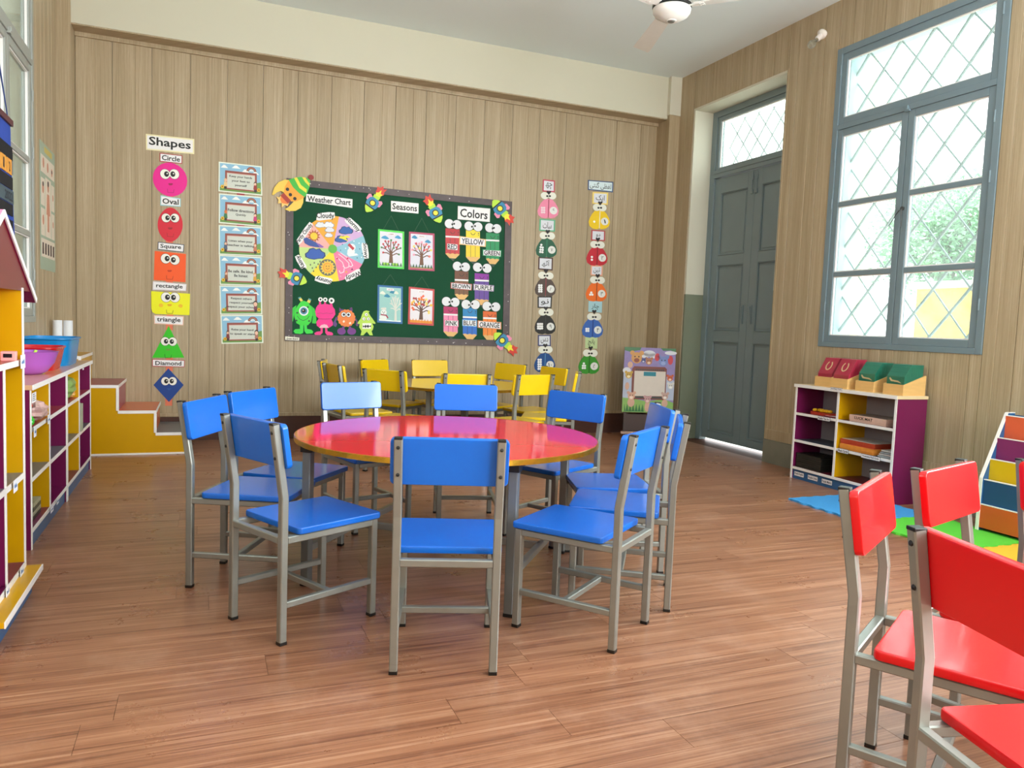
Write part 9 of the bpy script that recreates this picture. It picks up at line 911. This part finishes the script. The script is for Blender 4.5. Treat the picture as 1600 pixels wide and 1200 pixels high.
{'n':'paper_rocket','l':'paper rocket on the left frame beside the wheel,flames to the left','c':'cut-out','g':'small paper rockets on the board','o':(0.7675,1.4474),'b':12.6,'parts':[('fin',None,[('P',[(-0.0054,-0.0417),(-0.0297,-0.0672),(-0.0701,-0.0559),(-0.0745,-0.0358),(-0.0496,-0.0136)],219,1)],None),('fin',None,[('P',[(0.023,0.0355),(0.0209,0.0704),(-0.0177,0.0869),(-0.0343,0.0741),(-0.0295,0.0414)],219,1)],None),('flame',None,[('P',[(-0.0822,0.0186),(-0.1003,-0.0039),(-0.1277,0.0017),(-0.1494,-0.004),(-0.1437,0.0248),(-0.1647,0.0476),(-0.1364,0.0582),(-0.1454,0.0871),(-0.1124,0.0704),(-0.091,0.0753),(-0.0776,0.0582)],220,1),('P',[(-0.0688,0.0015),(-0.0976,0.0034),(-0.1003,0.0229),(-0.1274,0.0427),(-0.0923,0.0448),(-0.09,0.0646),(-0.0628,0.0448)],221,2),('P',[(-0.047,-0.0145),(-0.0822,-0.0082),(-0.0658,0.0231),(-0.0645,0.0536),(-0.0268,0.0405)],222,2.6)],None),('body',None,[('P',[(0.0202,-0.059),(-0.0114,-0.0582),(-0.0439,-0.0384),(-0.054,-0.012),(-0.0338,0.0429),(-0.0089,0.057),(0.0291,0.052),(0.054,0.033)],223,3)],None),('nose',None,[('P',[(0.0202,-0.059),(0.0497,-0.0549),(0.084,-0.0379),(0.0895,-0.0231),(0.0741,0.0114),(0.054,0.033)],224,3)],None),('band',None,[('P',[(0.0135,-0.0608),(0.0255,-0.0609),(0.0593,0.0311),(0.05,0.0385)],225,4)],None),('porthole',None,[('D',(0.0,0.0),0.0289,0.0296,225,4),('D',(0.0,0.0),0.0205,0.021,226,5)],None)]},
{'n':'paper_rocket','l':'large orange paper rocket with striped cone and red ball tip at upper left board corner','c':'cut-out','g':None,'o':(0.7207,2.1882),'b':12.6,'parts':[('fin',None,[('P',[(-0.0219,0.1167),(-0.0673,0.1165),(-0.121,0.0878),(-0.1563,0.038),(-0.1751,-0.0239),(-0.1598,-0.027),(-0.1333,-0.0012),(-0.1019,0.0139),(-0.0747,0.0046),(-0.0483,0.0583)],227,1)],None),('fin',None,[('P',[(0.0949,-0.0205),(0.093,-0.0676),(0.0735,-0.1163),(0.028,-0.1467),(-0.0268,-0.1535),(-0.0679,-0.1405),(-0.0364,-0.1218),(-0.005,-0.0862),(0.0174,-0.0561),(0.0626,-0.0143)],227,1)],None),('flame',None,[('P',[(-0.097,-0.0133),(-0.1102,-0.0406),(-0.1372,-0.0386),(-0.1188,-0.0646),(-0.1229,-0.0974),(-0.0913,-0.0897),(-0.0926,-0.127),(-0.064,-0.1029),(-0.0411,-0.1129),(-0.0279,-0.0837),(-0.065,-0.0362)],228,1.4),('P',[(-0.0924,-0.0203),(-0.1054,-0.0586),(-0.0913,-0.0897),(-0.0641,-0.0918),(-0.0414,-0.0943),(-0.0326,-0.0702)],211,1.8)],None),('exhaust',None,[('P',[(-0.0746,0.0),(-0.1031,-0.026),(-0.0369,-0.0911),(-0.0146,-0.0592)],229,2.4)],None),('body',None,[('P',[(-0.0355,0.1153),(0.0111,0.0504),(0.0715,0.0006),(0.1087,-0.0145),(0.0722,-0.0415),(0.0267,-0.0645),(-0.0099,-0.068),(-0.0468,-0.0344),(-0.0746,0.0),(-0.0664,0.0564)],230,2)],None),('porthole',None,[('D',(-0.0443,0.0346),0.0147,0.015,231,3),('D',(-0.019,-0.0103),0.0148,0.0151,231,3),('D',(0.0199,-0.0409),0.0148,0.0151,231,3)],None),('cone',None,[('P',[(-0.0356,0.1171),(0.0142,0.141),(0.0689,0.1543),(0.1243,0.149),(0.1477,0.1346),(0.1459,0.0783),(0.1266,0.0201),(0.1041,-0.0196),(0.0529,0.0127),(0.0018,0.0588)],232,3),('P',[(0.0096,0.1386),(0.0342,0.1468),(0.0701,0.0845),(0.1214,0.0495),(0.1173,0.0192),(0.0568,0.0551)],233,4),('P',[(0.0781,0.1525),(0.1058,0.1526),(0.1342,0.1145),(0.1454,0.1063),(0.1422,0.0779),(0.1065,0.1116)],233,4)],None),('ball',None,[('D',(0.1566,0.159),0.0233,0.0235,234,4)],None)]},
{'n':'number_card','l':'Urdu word card for six above the pale pink number bug','c':'sign','g':'Urdu number word cards','o':(3.2076,2.5154),'b':0,'parts':[('paper',None,[('P',[(-0.0666,0.0584),(0.0651,0.0597),(0.0684,-0.0568),(-0.066,-0.0615)],235,1),('P',[(-0.0547,0.0466),(0.0534,0.0479),(0.0559,-0.0456),(-0.0541,-0.0491)],236,1.6)],None),('lettering',None,[('T','ﮫﭼ',(0.0,0.0),0.0734,0.0651,115,2.4,0)],None)]},
{'n':'number_bug','l':'pale pink paper bug with six white dots and a numeral disc','c':'cut-out','g':'paper number bugs','o':(3.2106,2.2894),'b':0,'parts':[('body',None,[('P',[(-0.0046,0.0983),(0.0428,0.0935),(0.0774,0.0638),(0.1055,0.0239),(0.1191,-0.0127),(0.1116,-0.0541),(0.0772,-0.0827),(0.0339,-0.0932),(0.0041,-0.0873),(-0.0249,-0.0983),(-0.0684,-0.0956),(-0.1045,-0.0734),(-0.1156,-0.0341),(-0.1057,0.0043),(-0.082,0.0487),(-0.0509,0.0845)],237,2)],None),('seam',None,[('L',[(0.0029,0.0897),(0.0039,-0.0845)],0.0078,238,3)],None),('eye',None,[('D',(-0.044,0.1247),0.0437,0.0353,239,4.0),('D',(-0.0167,0.1229),0.012,0.0095,13,5.4)],None),('eye',None,[('D',(0.0387,0.1309),0.044,0.0354,239,4.4),('D',(0.0115,0.1257),0.0121,0.0095,13,5.4)],None),('heart',None,[('P',[(0.0007,0.1373),(-0.026,0.1638),(-0.0153,0.1776),(-0.0008,0.1689),(0.0129,0.1804),(0.0248,0.1689)],240,6)],None),('dot',None,[('D',(-0.0685,0.0024),0.0123,0.0111,241,3),('D',(-0.0446,0.0046),0.0123,0.0111,241,3),('D',(-0.0675,-0.0203),0.0123,0.011,241,3),('D',(-0.0436,-0.0181),0.0124,0.011,241,3),('D',(-0.0664,-0.0431),0.0123,0.0111,241,3),('D',(-0.0425,-0.0409),0.0123,0.0111,241,3)],None),('numeral_disc',None,[('D',(0.0597,-0.0134),0.0421,0.0381,242,3)],None),('lettering','numeral_disc',[('T','۶',(0.0597,-0.0134),0.0241,0.0376,13,3.8,0)],None)]},
{'n':'number_card','l':'Urdu word card for seven above the dark green number bug','c':'sign','g':'Urdu number word cards','o':(3.2085,2.1242),'b':0,'parts':[('paper',None,[('P',[(-0.0877,0.058),(0.0876,0.0612),(0.0882,-0.0573),(-0.0865,-0.062)],243,1),('P',[(-0.072,0.0463),(0.0717,0.0491),(0.0723,-0.0459),(-0.071,-0.0496)],236,1.6)],None),('lettering',None,[('T','ﺕﺎﺳ',(0.0,0.0),0.0963,0.0651,115,2.4,0)],None)]},
{'n':'number_bug','l':'dark green paper bug with seven white dots and a numeral disc','c':'cut-out','g':'paper number bugs','o':(3.2097,1.8965),'b':0,'parts':[('body',None,[('P',[(-0.0046,0.0992),(0.043,0.0934),(0.0777,0.0628),(0.1059,0.0221),(0.1196,-0.0151),(0.112,-0.0567),(0.0775,-0.0849),(0.034,-0.0946),(0.0041,-0.0881),(-0.025,-0.0986),(-0.0687,-0.095),(-0.1049,-0.072),(-0.1161,-0.0321),(-0.1061,0.0064),(-0.0823,0.0506),(-0.0511,0.0861)],244,2)],None),('seam',None,[('L',[(0.0029,0.0903),(0.0039,-0.0852)],0.0078,245,3)],None),('eye',None,[('D',(-0.0369,0.122),0.0439,0.0356,239,4.0),('D',(-0.0105,0.1196),0.012,0.0095,13,5.4)],None),('eye',None,[('D',(0.0442,0.1239),0.0442,0.0358,239,4.4),('D',(0.0179,0.1218),0.012,0.0096,13,5.4)],None),('heart',None,[('P',[(0.0077,0.1421),(-0.0192,0.1694),(-0.0085,0.183),(0.0062,0.174),(0.0199,0.1853),(0.0318,0.1735)],240,6)],None),('dot',None,[('D',(-0.0578,0.0276),0.0123,0.0111,246,3),('D',(-0.064,0.0041),0.0124,0.0112,246,3),('D',(-0.0422,0.0011),0.0124,0.0112,246,3),('D',(-0.0652,-0.0213),0.0123,0.0112,246,3),('D',(-0.0411,-0.0218),0.0124,0.0111,246,3),('D',(-0.0666,-0.0444),0.0124,0.0111,246,3),('D',(-0.0425,-0.045),0.0124,0.0112,246,3)],None),('numeral_disc',None,[('D',(0.06,-0.0146),0.0421,0.0384,242,3)],None),('lettering','numeral_disc',[('T','۷',(0.06,-0.0146),0.0241,0.0376,13,3.8,0)],None)]},
{'n':'number_card','l':'Urdu word card for eight above the brown number bug','c':'sign','g':'Urdu number word cards','o':(3.2076,1.7396),'b':0,'parts':[('paper',None,[('P',[(-0.0816,0.0625),(0.0806,0.0653),(0.0824,-0.0644),(-0.0802,-0.0636)],247,1),('P',[(-0.067,0.0501),(0.0661,0.0522),(0.0675,-0.0513),(-0.0658,-0.051)],236,1.6)],None),('lettering',None,[('T','ﮫﭨﺁ',(0.0,0.0),0.089,0.0692,115,2.4,0)],None)]},
{'n':'number_bug','l':'brown paper bug with eight white dots and a numeral disc','c':'cut-out','g':'paper number bugs','o':(3.2164,1.5035),'b':0,'parts':[('body',None,[('P',[(-0.0046,0.1001),(0.0432,0.0934),(0.0781,0.0619),(0.1064,0.0202),(0.1201,-0.0175),(0.1125,-0.0593),(0.0779,-0.0871),(0.0342,-0.096),(0.0041,-0.0889),(-0.0251,-0.0989),(-0.069,-0.0944),(-0.1054,-0.0705),(-0.1166,-0.0302),(-0.1066,0.0085),(-0.0827,0.0526),(-0.0513,0.0878)],248,2)],None),('seam',None,[('L',[(0.0029,0.091),(0.004,-0.086)],0.0079,249,3)],None),('eye',None,[('D',(-0.0417,0.1176),0.044,0.0359,239,4.0),('D',(-0.0153,0.1147),0.0121,0.0096,13,5.4)],None),('eye',None,[('D',(0.0397,0.116),0.0444,0.0361,239,4.4),('D',(0.0132,0.1164),0.0121,0.0096,13,5.4)],None),('heart',None,[('P',[(-0.0,0.1401),(-0.027,0.168),(-0.0162,0.1816),(-0.0015,0.1722),(0.0122,0.1834),(0.0242,0.1713)],240,6)],None),('dot',None,[('D',(-0.0695,0.0144),0.0124,0.0112,246,3),('D',(-0.0454,0.0157),0.0124,0.0113,246,3),('D',(-0.0686,-0.0064),0.0124,0.0112,246,3),('D',(-0.0445,-0.0051),0.0125,0.0112,246,3),('D',(-0.0676,-0.0273),0.0124,0.0113,246,3),('D',(-0.0435,-0.026),0.0124,0.0113,246,3),('D',(-0.0667,-0.0481),0.0124,0.0112,246,3),('D',(-0.0426,-0.0469),0.0125,0.0113,246,3)],None),('numeral_disc',None,[('D',(0.0602,-0.0159),0.0424,0.0388,242,3)],None),('lettering','numeral_disc',[('T','۸',(0.0602,-0.0159),0.0245,0.0381,13,3.8,0)],None)]},
{'n':'number_card','l':'Urdu word card for nine above the black number bug','c':'sign','g':'Urdu number word cards','o':(3.2163,1.3509),'b':0,'parts':[('paper',None,[('P',[(-0.0816,0.0554),(0.0803,0.0635),(0.0788,-0.0583),(-0.0764,-0.0607)],13,1),('P',[(-0.0667,0.0445),(0.0656,0.0506),(0.0649,-0.0464),(-0.063,-0.0488)],236,1.6)],None),('lettering',None,[('T','ﻮﻧ',(0.0,0.0),0.0867,0.0638,115,2.4,0)],None)]},
{'n':'number_bug','l':'black paper bug with nine white dots and a numeral disc','c':'cut-out','g':'paper number bugs','o':(3.231,1.1231),'b':0,'parts':[('body',None,[('P',[(-0.0047,0.101),(0.0434,0.0933),(0.0785,0.0609),(0.1069,0.0184),(0.1208,-0.0199),(0.1131,-0.0619),(0.0783,-0.0892),(0.0343,-0.0974),(0.0041,-0.0897),(-0.0252,-0.0993),(-0.0694,-0.0939),(-0.1059,-0.0692),(-0.1172,-0.0282),(-0.1071,0.0105),(-0.0832,0.0546),(-0.0516,0.0895)],250,2)],None),('seam',None,[('L',[(0.0029,0.0917),(0.004,-0.0868)],0.0079,161,3)],None),('eye',None,[('D',(-0.0345,0.1268),0.0444,0.0362,239,4.0),('D',(-0.0103,0.1233),0.0121,0.0097,13,5.4)],None),('eye',None,[('D',(0.0423,0.1274),0.0446,0.0364,239,4.4),('D',(0.0183,0.1245),0.0122,0.0097,13,5.4)],None),('heart',None,[('P',[(0.0006,0.1426),(-0.0265,0.1713),(-0.0157,0.1847),(-0.0009,0.175),(0.0129,0.186),(0.025,0.1736)],240,6)],None),('dot',None,[('D',(-0.079,0.0038),0.0124,0.0113,246,3),('D',(-0.0572,0.0046),0.0124,0.0113,246,3),('D',(-0.0354,0.0054),0.0125,0.0113,246,3),('D',(-0.078,-0.0196),0.0125,0.0114,246,3),('D',(-0.0562,-0.0188),0.0125,0.0113,246,3),('D',(-0.0343,-0.018),0.0125,0.0113,246,3),('D',(-0.077,-0.0406),0.0124,0.0114,246,3),('D',(-0.0551,-0.0422),0.0125,0.0114,246,3),('D',(-0.0334,-0.0391),0.0125,0.0114,246,3)],None),('numeral_disc',None,[('D',(0.0605,-0.0172),0.0427,0.0392,242,3)],None),('lettering','numeral_disc',[('T','۹',(0.0605,-0.0172),0.0248,0.0386,13,3.8,0)],None)]},
{'n':'number_card','l':'Urdu word card for ten above the deep blue number bug','c':'sign','g':'Urdu number word cards','o':(3.2302,0.9617),'b':0,'parts':[('paper',None,[('P',[(-0.0751,0.0547),(0.0704,0.0592),(0.0758,-0.0568),(-0.0701,-0.0573)],251,1),('P',[(-0.0616,0.0439),(0.0578,0.0473),(0.0621,-0.0452),(-0.0575,-0.046)],236,1.6)],None),('lettering',None,[('T','ﺱﺩ',(0.0,0.0),0.0804,0.0616,115,2.4,0)],None)]},
{'n':'number_bug','l':'deep blue paper bug with ten white dots and a numeral disc','c':'cut-out','g':'paper number bugs','o':(3.244,0.7327),'b':0,'parts':[('body',None,[('P',[(-0.0047,0.1019),(0.0436,0.0933),(0.0789,0.0599),(0.1074,0.0165),(0.1214,-0.0223),(0.1137,-0.0646),(0.0787,-0.0915),(0.0345,-0.0989),(0.0042,-0.0905),(-0.0253,-0.0996),(-0.0697,-0.0934),(-0.1065,-0.0677),(-0.1178,-0.0263),(-0.1077,0.0126),(-0.0836,0.0566),(-0.0519,0.0912)],252,2)],None),('seam',None,[('L',[(0.003,0.0924),(0.004,-0.0876)],0.0079,253,3)],None),('eye',None,[('D',(-0.0349,0.135),0.0445,0.0366,239,4.0),('D',(-0.0132,0.131),0.0122,0.0098,13,5.4)],None),('eye',None,[('D',(0.037,0.1368),0.0448,0.0367,239,4.4),('D',(0.0156,0.1316),0.0122,0.0099,13,5.4)],None),('heart',None,[('P',[(-0.0021,0.1548),(-0.0293,0.1842),(-0.0184,0.1976),(-0.0036,0.1875),(0.0103,0.1984),(0.0224,0.1856)],240,6)],None),('dot',None,[('D',(-0.0709,0.0314),0.0126,0.0114,246,3),('D',(-0.0465,0.0318),0.0125,0.0115,246,3),('D',(-0.0698,0.0078),0.0125,0.0115,246,3),('D',(-0.0454,0.0083),0.0125,0.0114,246,3),('D',(-0.0687,-0.0158),0.0125,0.0115,246,3),('D',(-0.0444,-0.0153),0.0126,0.0114,246,3),('D',(-0.0677,-0.0393),0.0126,0.0114,246,3),('D',(-0.0433,-0.0389),0.0126,0.0114,246,3),('D',(-0.0666,-0.0629),0.0125,0.0115,246,3),('D',(-0.0422,-0.0626),0.0125,0.0115,246,3)],None),('numeral_disc',None,[('D',(0.0609,-0.0184),0.0428,0.0395,242,3)],None),('lettering','numeral_disc',[('T','۱۰',(0.0609,-0.0184),0.0432,0.0381,13,3.8,0)],None)]},
{'n':'number_card','l':'Urdu word card for one above the yellow number bug','c':'sign','g':'Urdu number word cards','o':(3.7971,2.4498),'b':0,'parts':[('paper',None,[('P',[(-0.0914,0.0545),(0.0902,0.0661),(0.0925,-0.0583),(-0.0897,-0.0624)],156,1),('P',[(-0.075,0.0438),(0.074,0.0527),(0.0757,-0.0462),(-0.0736,-0.0503)],236,1.6)],None),('lettering',None,[('T','ﮏﯾﺍ',(0.0,0.0),0.1002,0.068,115,2.4,0)],None)]},
{'n':'number_bug','l':'yellow paper bug with one white dots and a numeral disc','c':'cut-out','g':'paper number bugs','o':(3.7979,2.2323),'b':0,'parts':[('body',None,[('P',[(-0.0054,0.1013),(0.0448,0.0962),(0.0816,0.0655),(0.1116,0.0243),(0.1262,-0.0134),(0.1185,-0.0561),(0.0823,-0.0855),(0.0364,-0.0961),(0.0048,-0.0899),(-0.0258,-0.1012),(-0.0719,-0.0982),(-0.1102,-0.0753),(-0.1222,-0.0348),(-0.1119,0.0047),(-0.0871,0.0504),(-0.0544,0.0871)],254,2)],None),('seam',None,[('L',[(0.0026,0.0923),(0.0047,-0.087)],0.0082,255,3)],None),('eye',None,[('D',(-0.0365,0.121),0.0463,0.0364,239,4.0),('D',(-0.018,0.1182),0.0127,0.0097,13,5.4)],None),('eye',None,[('D',(0.0303,0.1227),0.0465,0.0364,239,4.4),('D',(0.0119,0.121),0.0127,0.0097,13,5.4)],None),('heart',None,[('P',[(0.002,0.1455),(-0.0265,0.1729),(-0.0153,0.187),(0.0002,0.1781),(0.0146,0.1899),(0.0273,0.178)],240,6)],None),('dot',None,[('D',(-0.0583,-0.0267),0.013,0.0114,246,3)],None),('numeral_disc',None,[('D',(0.0633,-0.014),0.0445,0.0393,242,3)],None),('lettering','numeral_disc',[('T','۱',(0.0633,-0.014),0.0258,0.0402,13,3.8,0)],None)]},
{'n':'number_card','l':'Urdu word card for two above the red number bug','c':'sign','g':'Urdu number word cards','o':(3.7931,2.0682),'b':0,'parts':[('paper',None,[('P',[(-0.0821,0.0519),(0.0808,0.0561),(0.0836,-0.0513),(-0.0809,-0.0567)],256,1),('P',[(-0.0675,0.0414),(0.0663,0.045),(0.0684,-0.041),(-0.0664,-0.0454)],236,1.6)],None),('lettering',None,[('T','ﻭﺩ',(0.0,0.0),0.0491,0.0363,115,2.4,0)],None)]},
{'n':'number_bug','l':'red paper bug with two white dots and a numeral disc','c':'cut-out','g':'paper number bugs','o':(3.7901,1.8567),'b':0,'parts':[('body',None,[('P',[(-0.0054,0.1021),(0.0449,0.0961),(0.0818,0.0645),(0.1119,0.0225),(0.1266,-0.0158),(0.1188,-0.0586),(0.0825,-0.0875),(0.0365,-0.0974),(0.0048,-0.0906),(-0.0258,-0.1014),(-0.0721,-0.0976),(-0.1106,-0.0738),(-0.1226,-0.0328),(-0.1123,0.0068),(-0.0874,0.0523),(-0.0546,0.0887)],257,2)],None),('seam',None,[('L',[(0.0026,0.0929),(0.0047,-0.0877)],0.0082,258,3)],None),('eye',None,[('D',(-0.0385,0.1158),0.0464,0.0367,239,4.0),('D',(-0.0158,0.1129),0.0127,0.0098,13,5.4)],None),('eye',None,[('D',(0.0367,0.1168),0.0468,0.0368,239,4.4),('D',(0.0142,0.1152),0.0128,0.0098,13,5.4)],None),('heart',None,[('P',[(0.0018,0.1491),(-0.0267,0.1772),(-0.0154,0.1912),(0.0001,0.1819),(0.0145,0.1936),(0.0272,0.1814)],240,6)],None),('dot',None,[('D',(-0.0591,-0.014),0.0131,0.0115,246,3),('D',(-0.0576,-0.0423),0.0131,0.0114,246,3)],None),('numeral_disc',None,[('D',(0.0635,-0.0152),0.0446,0.0396,242,3)],None),('lettering','numeral_disc',[('T','۲',(0.0635,-0.0152),0.0258,0.0402,13,3.8,0)],None)]},
{'n':'number_card','l':'Urdu word card for three above the orange number bug','c':'sign','g':'Urdu number word cards','o':(3.7947,1.707),'b':0,'parts':[('paper',None,[('P',[(-0.0691,0.0483),(0.0685,0.0553),(0.0705,-0.0509),(-0.069,-0.0527)],259,1),('P',[(-0.0567,0.0388),(0.0562,0.0441),(0.0577,-0.0405),(-0.0566,-0.0424)],236,1.6)],None),('lettering',None,[('T','ﻦﯿﺗ',(0.0,0.0),0.0759,0.0575,115,2.4,0)],None)]},
{'n':'number_bug','l':'orange paper bug with three white dots and a numeral disc','c':'cut-out','g':'paper number bugs','o':(3.8022,1.4863),'b':0,'parts':[('body',None,[('P',[(-0.0055,0.103),(0.0451,0.096),(0.0822,0.0636),(0.1124,0.0207),(0.1272,-0.0181),(0.1194,-0.0611),(0.0829,-0.0897),(0.0367,-0.0988),(0.0049,-0.0914),(-0.026,-0.1018),(-0.0724,-0.0971),(-0.1111,-0.0725),(-0.1231,-0.0309),(-0.1128,0.0088),(-0.0878,0.0542),(-0.0548,0.0904)],260,2)],None),('seam',None,[('L',[(0.0026,0.0936),(0.0047,-0.0885)],0.0083,261,3)],None),('eye',None,[('D',(-0.0344,0.1223),0.0466,0.0369,239,4.0),('D',(-0.009,0.1191),0.0128,0.0099,13,5.4)],None),('eye',None,[('D',(0.0465,0.1223),0.047,0.0371,239,4.4),('D',(0.0212,0.1208),0.0128,0.01,13,5.4)],None),('heart',None,[('P',[(0.0075,0.1439),(-0.0212,0.1727),(-0.0099,0.1867),(0.0057,0.177),(0.0202,0.1885),(0.033,0.176)],240,6)],None),('dot',None,[('D',(-0.0595,-0.0107),0.0131,0.0116,246,3),('D',(-0.0711,-0.0328),0.0131,0.0116,246,3),('D',(-0.0456,-0.0315),0.0131,0.0116,246,3)],None),('numeral_disc',None,[('D',(0.0638,-0.0164),0.0449,0.0399,242,3)],None),('lettering','numeral_disc',[('T','۳',(0.0638,-0.0164),0.0258,0.0402,13,3.8,0)],None)]},
{'n':'number_card','l':'Urdu word card for four above the mid blue number bug','c':'sign','g':'Urdu number word cards','o':(3.7982,1.3312),'b':0,'parts':[('paper',None,[('P',[(-0.0812,0.0578),(0.0799,0.0568),(0.0816,-0.0596),(-0.0791,-0.0551)],262,1),('P',[(-0.0666,0.0464),(0.0655,0.0453),(0.0669,-0.0476),(-0.0649,-0.0442)],262,1.6)],None),('lettering',None,[('T','ﺭﺎﭼ',(0.0,0.0),0.0877,0.0632,115,2.4,0)],None)]},
{'n':'number_bug','l':'mid blue paper bug with four white dots and a numeral disc','c':'cut-out','g':'paper number bugs','o':(3.7769,1.1068),'b':0,'parts':[('body',None,[('P',[(-0.0055,0.1037),(0.0452,0.0958),(0.0823,0.0625),(0.1126,0.0188),(0.1274,-0.0205),(0.1195,-0.0636),(0.083,-0.0917),(0.0367,-0.1),(0.0048,-0.0921),(-0.026,-0.1019),(-0.0726,-0.0964),(-0.1112,-0.0709),(-0.1233,-0.0289),(-0.1129,0.0109),(-0.0879,0.0561),(-0.0549,0.0919)],263,2)],None),('seam',None,[('L',[(0.0026,0.0941),(0.0047,-0.0891)],0.0083,264,3)],None),('eye',None,[('D',(-0.0236,0.1194),0.0467,0.0373,239,4.0),('D',(-0.0012,0.1156),0.0128,0.01,13,5.4)],None),('eye',None,[('D',(0.0512,0.1204),0.0471,0.0374,239,4.4),('D',(0.029,0.1168),0.0129,0.01,13,5.4)],None),('heart',None,[('P',[(0.0125,0.1496),(-0.0162,0.179),(-0.0049,0.1929),(0.0108,0.1829),(0.0253,0.1942),(0.0381,0.1814)],240,6)],None),('dot',None,[('D',(-0.0711,-0.0101),0.0132,0.0117,246,3),('D',(-0.0481,-0.0093),0.0132,0.0117,246,3),('D',(-0.0699,-0.0316),0.0131,0.0116,246,3),('D',(-0.047,-0.0309),0.0132,0.0117,246,3)],None),('numeral_disc',None,[('D',(0.0639,-0.0177),0.0449,0.0402,242,3)],None),('lettering','numeral_disc',[('T','۴',(0.0639,-0.0177),0.0258,0.0402,13,3.8,0)],None)]},
{'n':'number_card','l':'Urdu word card for five above the leaf green number bug','c':'sign','g':'Urdu number word cards','o':(3.7716,0.9567),'b':0,'parts':[('paper',None,[('P',[(-0.073,0.0633),(0.0707,0.063),(0.0737,-0.0648),(-0.0703,-0.0617)],265,1),('P',[(-0.0599,0.0508),(0.0579,0.0503),(0.0603,-0.0518),(-0.0577,-0.0494)],265,1.6)],None),('lettering',None,[('T','ﭻﻧﺎﭘ',(0.0,0.0),0.0794,0.0702,115,2.4,0)],None)]},
{'n':'number_bug','l':'leaf green paper bug with five white dots and a numeral disc','c':'cut-out','g':'paper number bugs','o':(3.7545,0.7262),'b':0,'parts':[('body',None,[('P',[(-0.0054,0.1044),(0.0453,0.0956),(0.0825,0.0614),(0.1127,0.0169),(0.1276,-0.0229),(0.1197,-0.0662),(0.0831,-0.0938),(0.0368,-0.1013),(0.0048,-0.0927),(-0.0261,-0.1021),(-0.0727,-0.0957),(-0.1114,-0.0693),(-0.1235,-0.0269),(-0.1131,0.013),(-0.088,0.058),(-0.0549,0.0934)],266,2)],None),('seam',None,[('L',[(0.0026,0.0947),(0.0047,-0.0897)],0.0083,267,3)],None),('eye',None,[('D',(-0.0296,0.1184),0.0468,0.0375,239,4.0),('D',(-0.0052,0.1143),0.0128,0.01,13,5.4)],None),('eye',None,[('D',(0.0492,0.1175),0.0471,0.0376,239,4.4),('D',(0.025,0.1149),0.0129,0.0101,13,5.4)],None),('heart',None,[('P',[(0.012,0.1476),(-0.0168,0.1778),(-0.0054,0.1915),(0.0102,0.1811),(0.0248,0.1922),(0.0376,0.1791)],240,6)],None),('dot',None,[('D',(-0.0605,0.0082),0.0131,0.0118,246,3),('D',(-0.0695,-0.0161),0.0131,0.0118,246,3),('D',(-0.0465,-0.0157),0.0132,0.0117,246,3),('D',(-0.0708,-0.0403),0.0131,0.0118,246,3),('D',(-0.0453,-0.0399),0.0132,0.0118,246,3)],None),('numeral_disc',None,[('D',(0.064,-0.0189),0.0449,0.0405,242,3)],None),('lettering','numeral_disc',[('T','۵',(0.064,-0.0189),0.0258,0.0402,13,3.8,0)],None)]},
{'n':'title_card','l':'blue-edged strip with Urdu heading above the yellow bug column','c':'sign','g':None,'o':(3.7937,2.5745),'b':0,'parts':[('backing',None,[('P',[(-0.1483,0.0466),(0.1485,0.0584),(0.1492,-0.051),(-0.1453,-0.054)],268,1)],None),('paper',None,[('P',[(-0.136,0.037),(0.1363,0.047),(0.137,-0.0402),(-0.1337,-0.0437)],269,2)],None),('lettering',None,[('T','ﯽﺘﻨﮔ ﯽﻈﻔﻟ',(0.0,0.0),0.2488,0.0736,2,3,0)],None)]}]

FELT = mat('0e4a30', .9, noise=.06, scale=90, bump=.3, key='green_felt'); FRAME = mat('4a3a3c', .45, noise=.45, scale=14, key='dark_marbled_frame')
def pmat(i):
    h = PAL[i]
    return FELT if h == '@felt' else FRAME if h == '@frame' else mat(h, .5, noise=.03)
LT = .0011
for it in ITEMS:
    t = thing(it['n'], it['l'], it['c'], (it['o'][0], YB-.0095, it['o'][1]), RB, it['g']); base = it['b']*LT; par = {}
    for nm, pn, shapes, lb in it['parts']:
        cols = sorted({s[-1-1] if s[0] != 'T' else s[5] for s in shapes}); bm = B()
        for ix, s in enumerate(shapes):
            e_ = ix*1.5e-5+len(par)*6e-6
            if s[0] == 'P': prism(bm, s[1], base, base+LT*s[3]+e_, cols.index(s[2]))
            elif s[0] == 'D': prism(bm, [(s[1][0]+s[2]*math.cos(2*PI*i/24), s[1][1]+s[3]*math.sin(2*PI*i/24)) for i in range(24)], base, base+LT*s[5]+e_, cols.index(s[4]))
            elif s[0] == 'L':
                for (ax, ay), (bx_, by) in zip(s[1], s[1][1:]):
                    d = Vector((bx_-ax, by-ay)); L_ = d.length or 1; nn = Vector((-d.y, d.x))/L_*s[2]/2; d = d/L_*s[2]*.3
                    prism(bm, [(ax-d.x+nn.x, ay-d.y+nn.y), (bx_+d.x+nn.x, by+d.y+nn.y), (bx_+d.x-nn.x, by+d.y-nn.y), (ax-d.x-nn.x, ay-d.y-nn.y)], base+LT*(s[4]-1)*.5, base+LT*s[4]+(e_ := e_+5e-6), cols.index(s[3]))
            else: add_text(bm, s[1], s[2], s[3], s[4], base+LT*s[6], s[7], cols.index(s[5]))
        o = obj(nm, bm, [pmat(c) for c in cols], par.get(pn, t)); par[nm] = o
        if nm in ('leaf', 'blossom', 'fruit', 'grass', 'fleck', 'spot', 'mouth', 'dot', 'cheek', 'line', 'hanging_string'): o['kind'] = 'stuff'
        if lb: o['label'] = lb
bpy.context.view_layer.update()
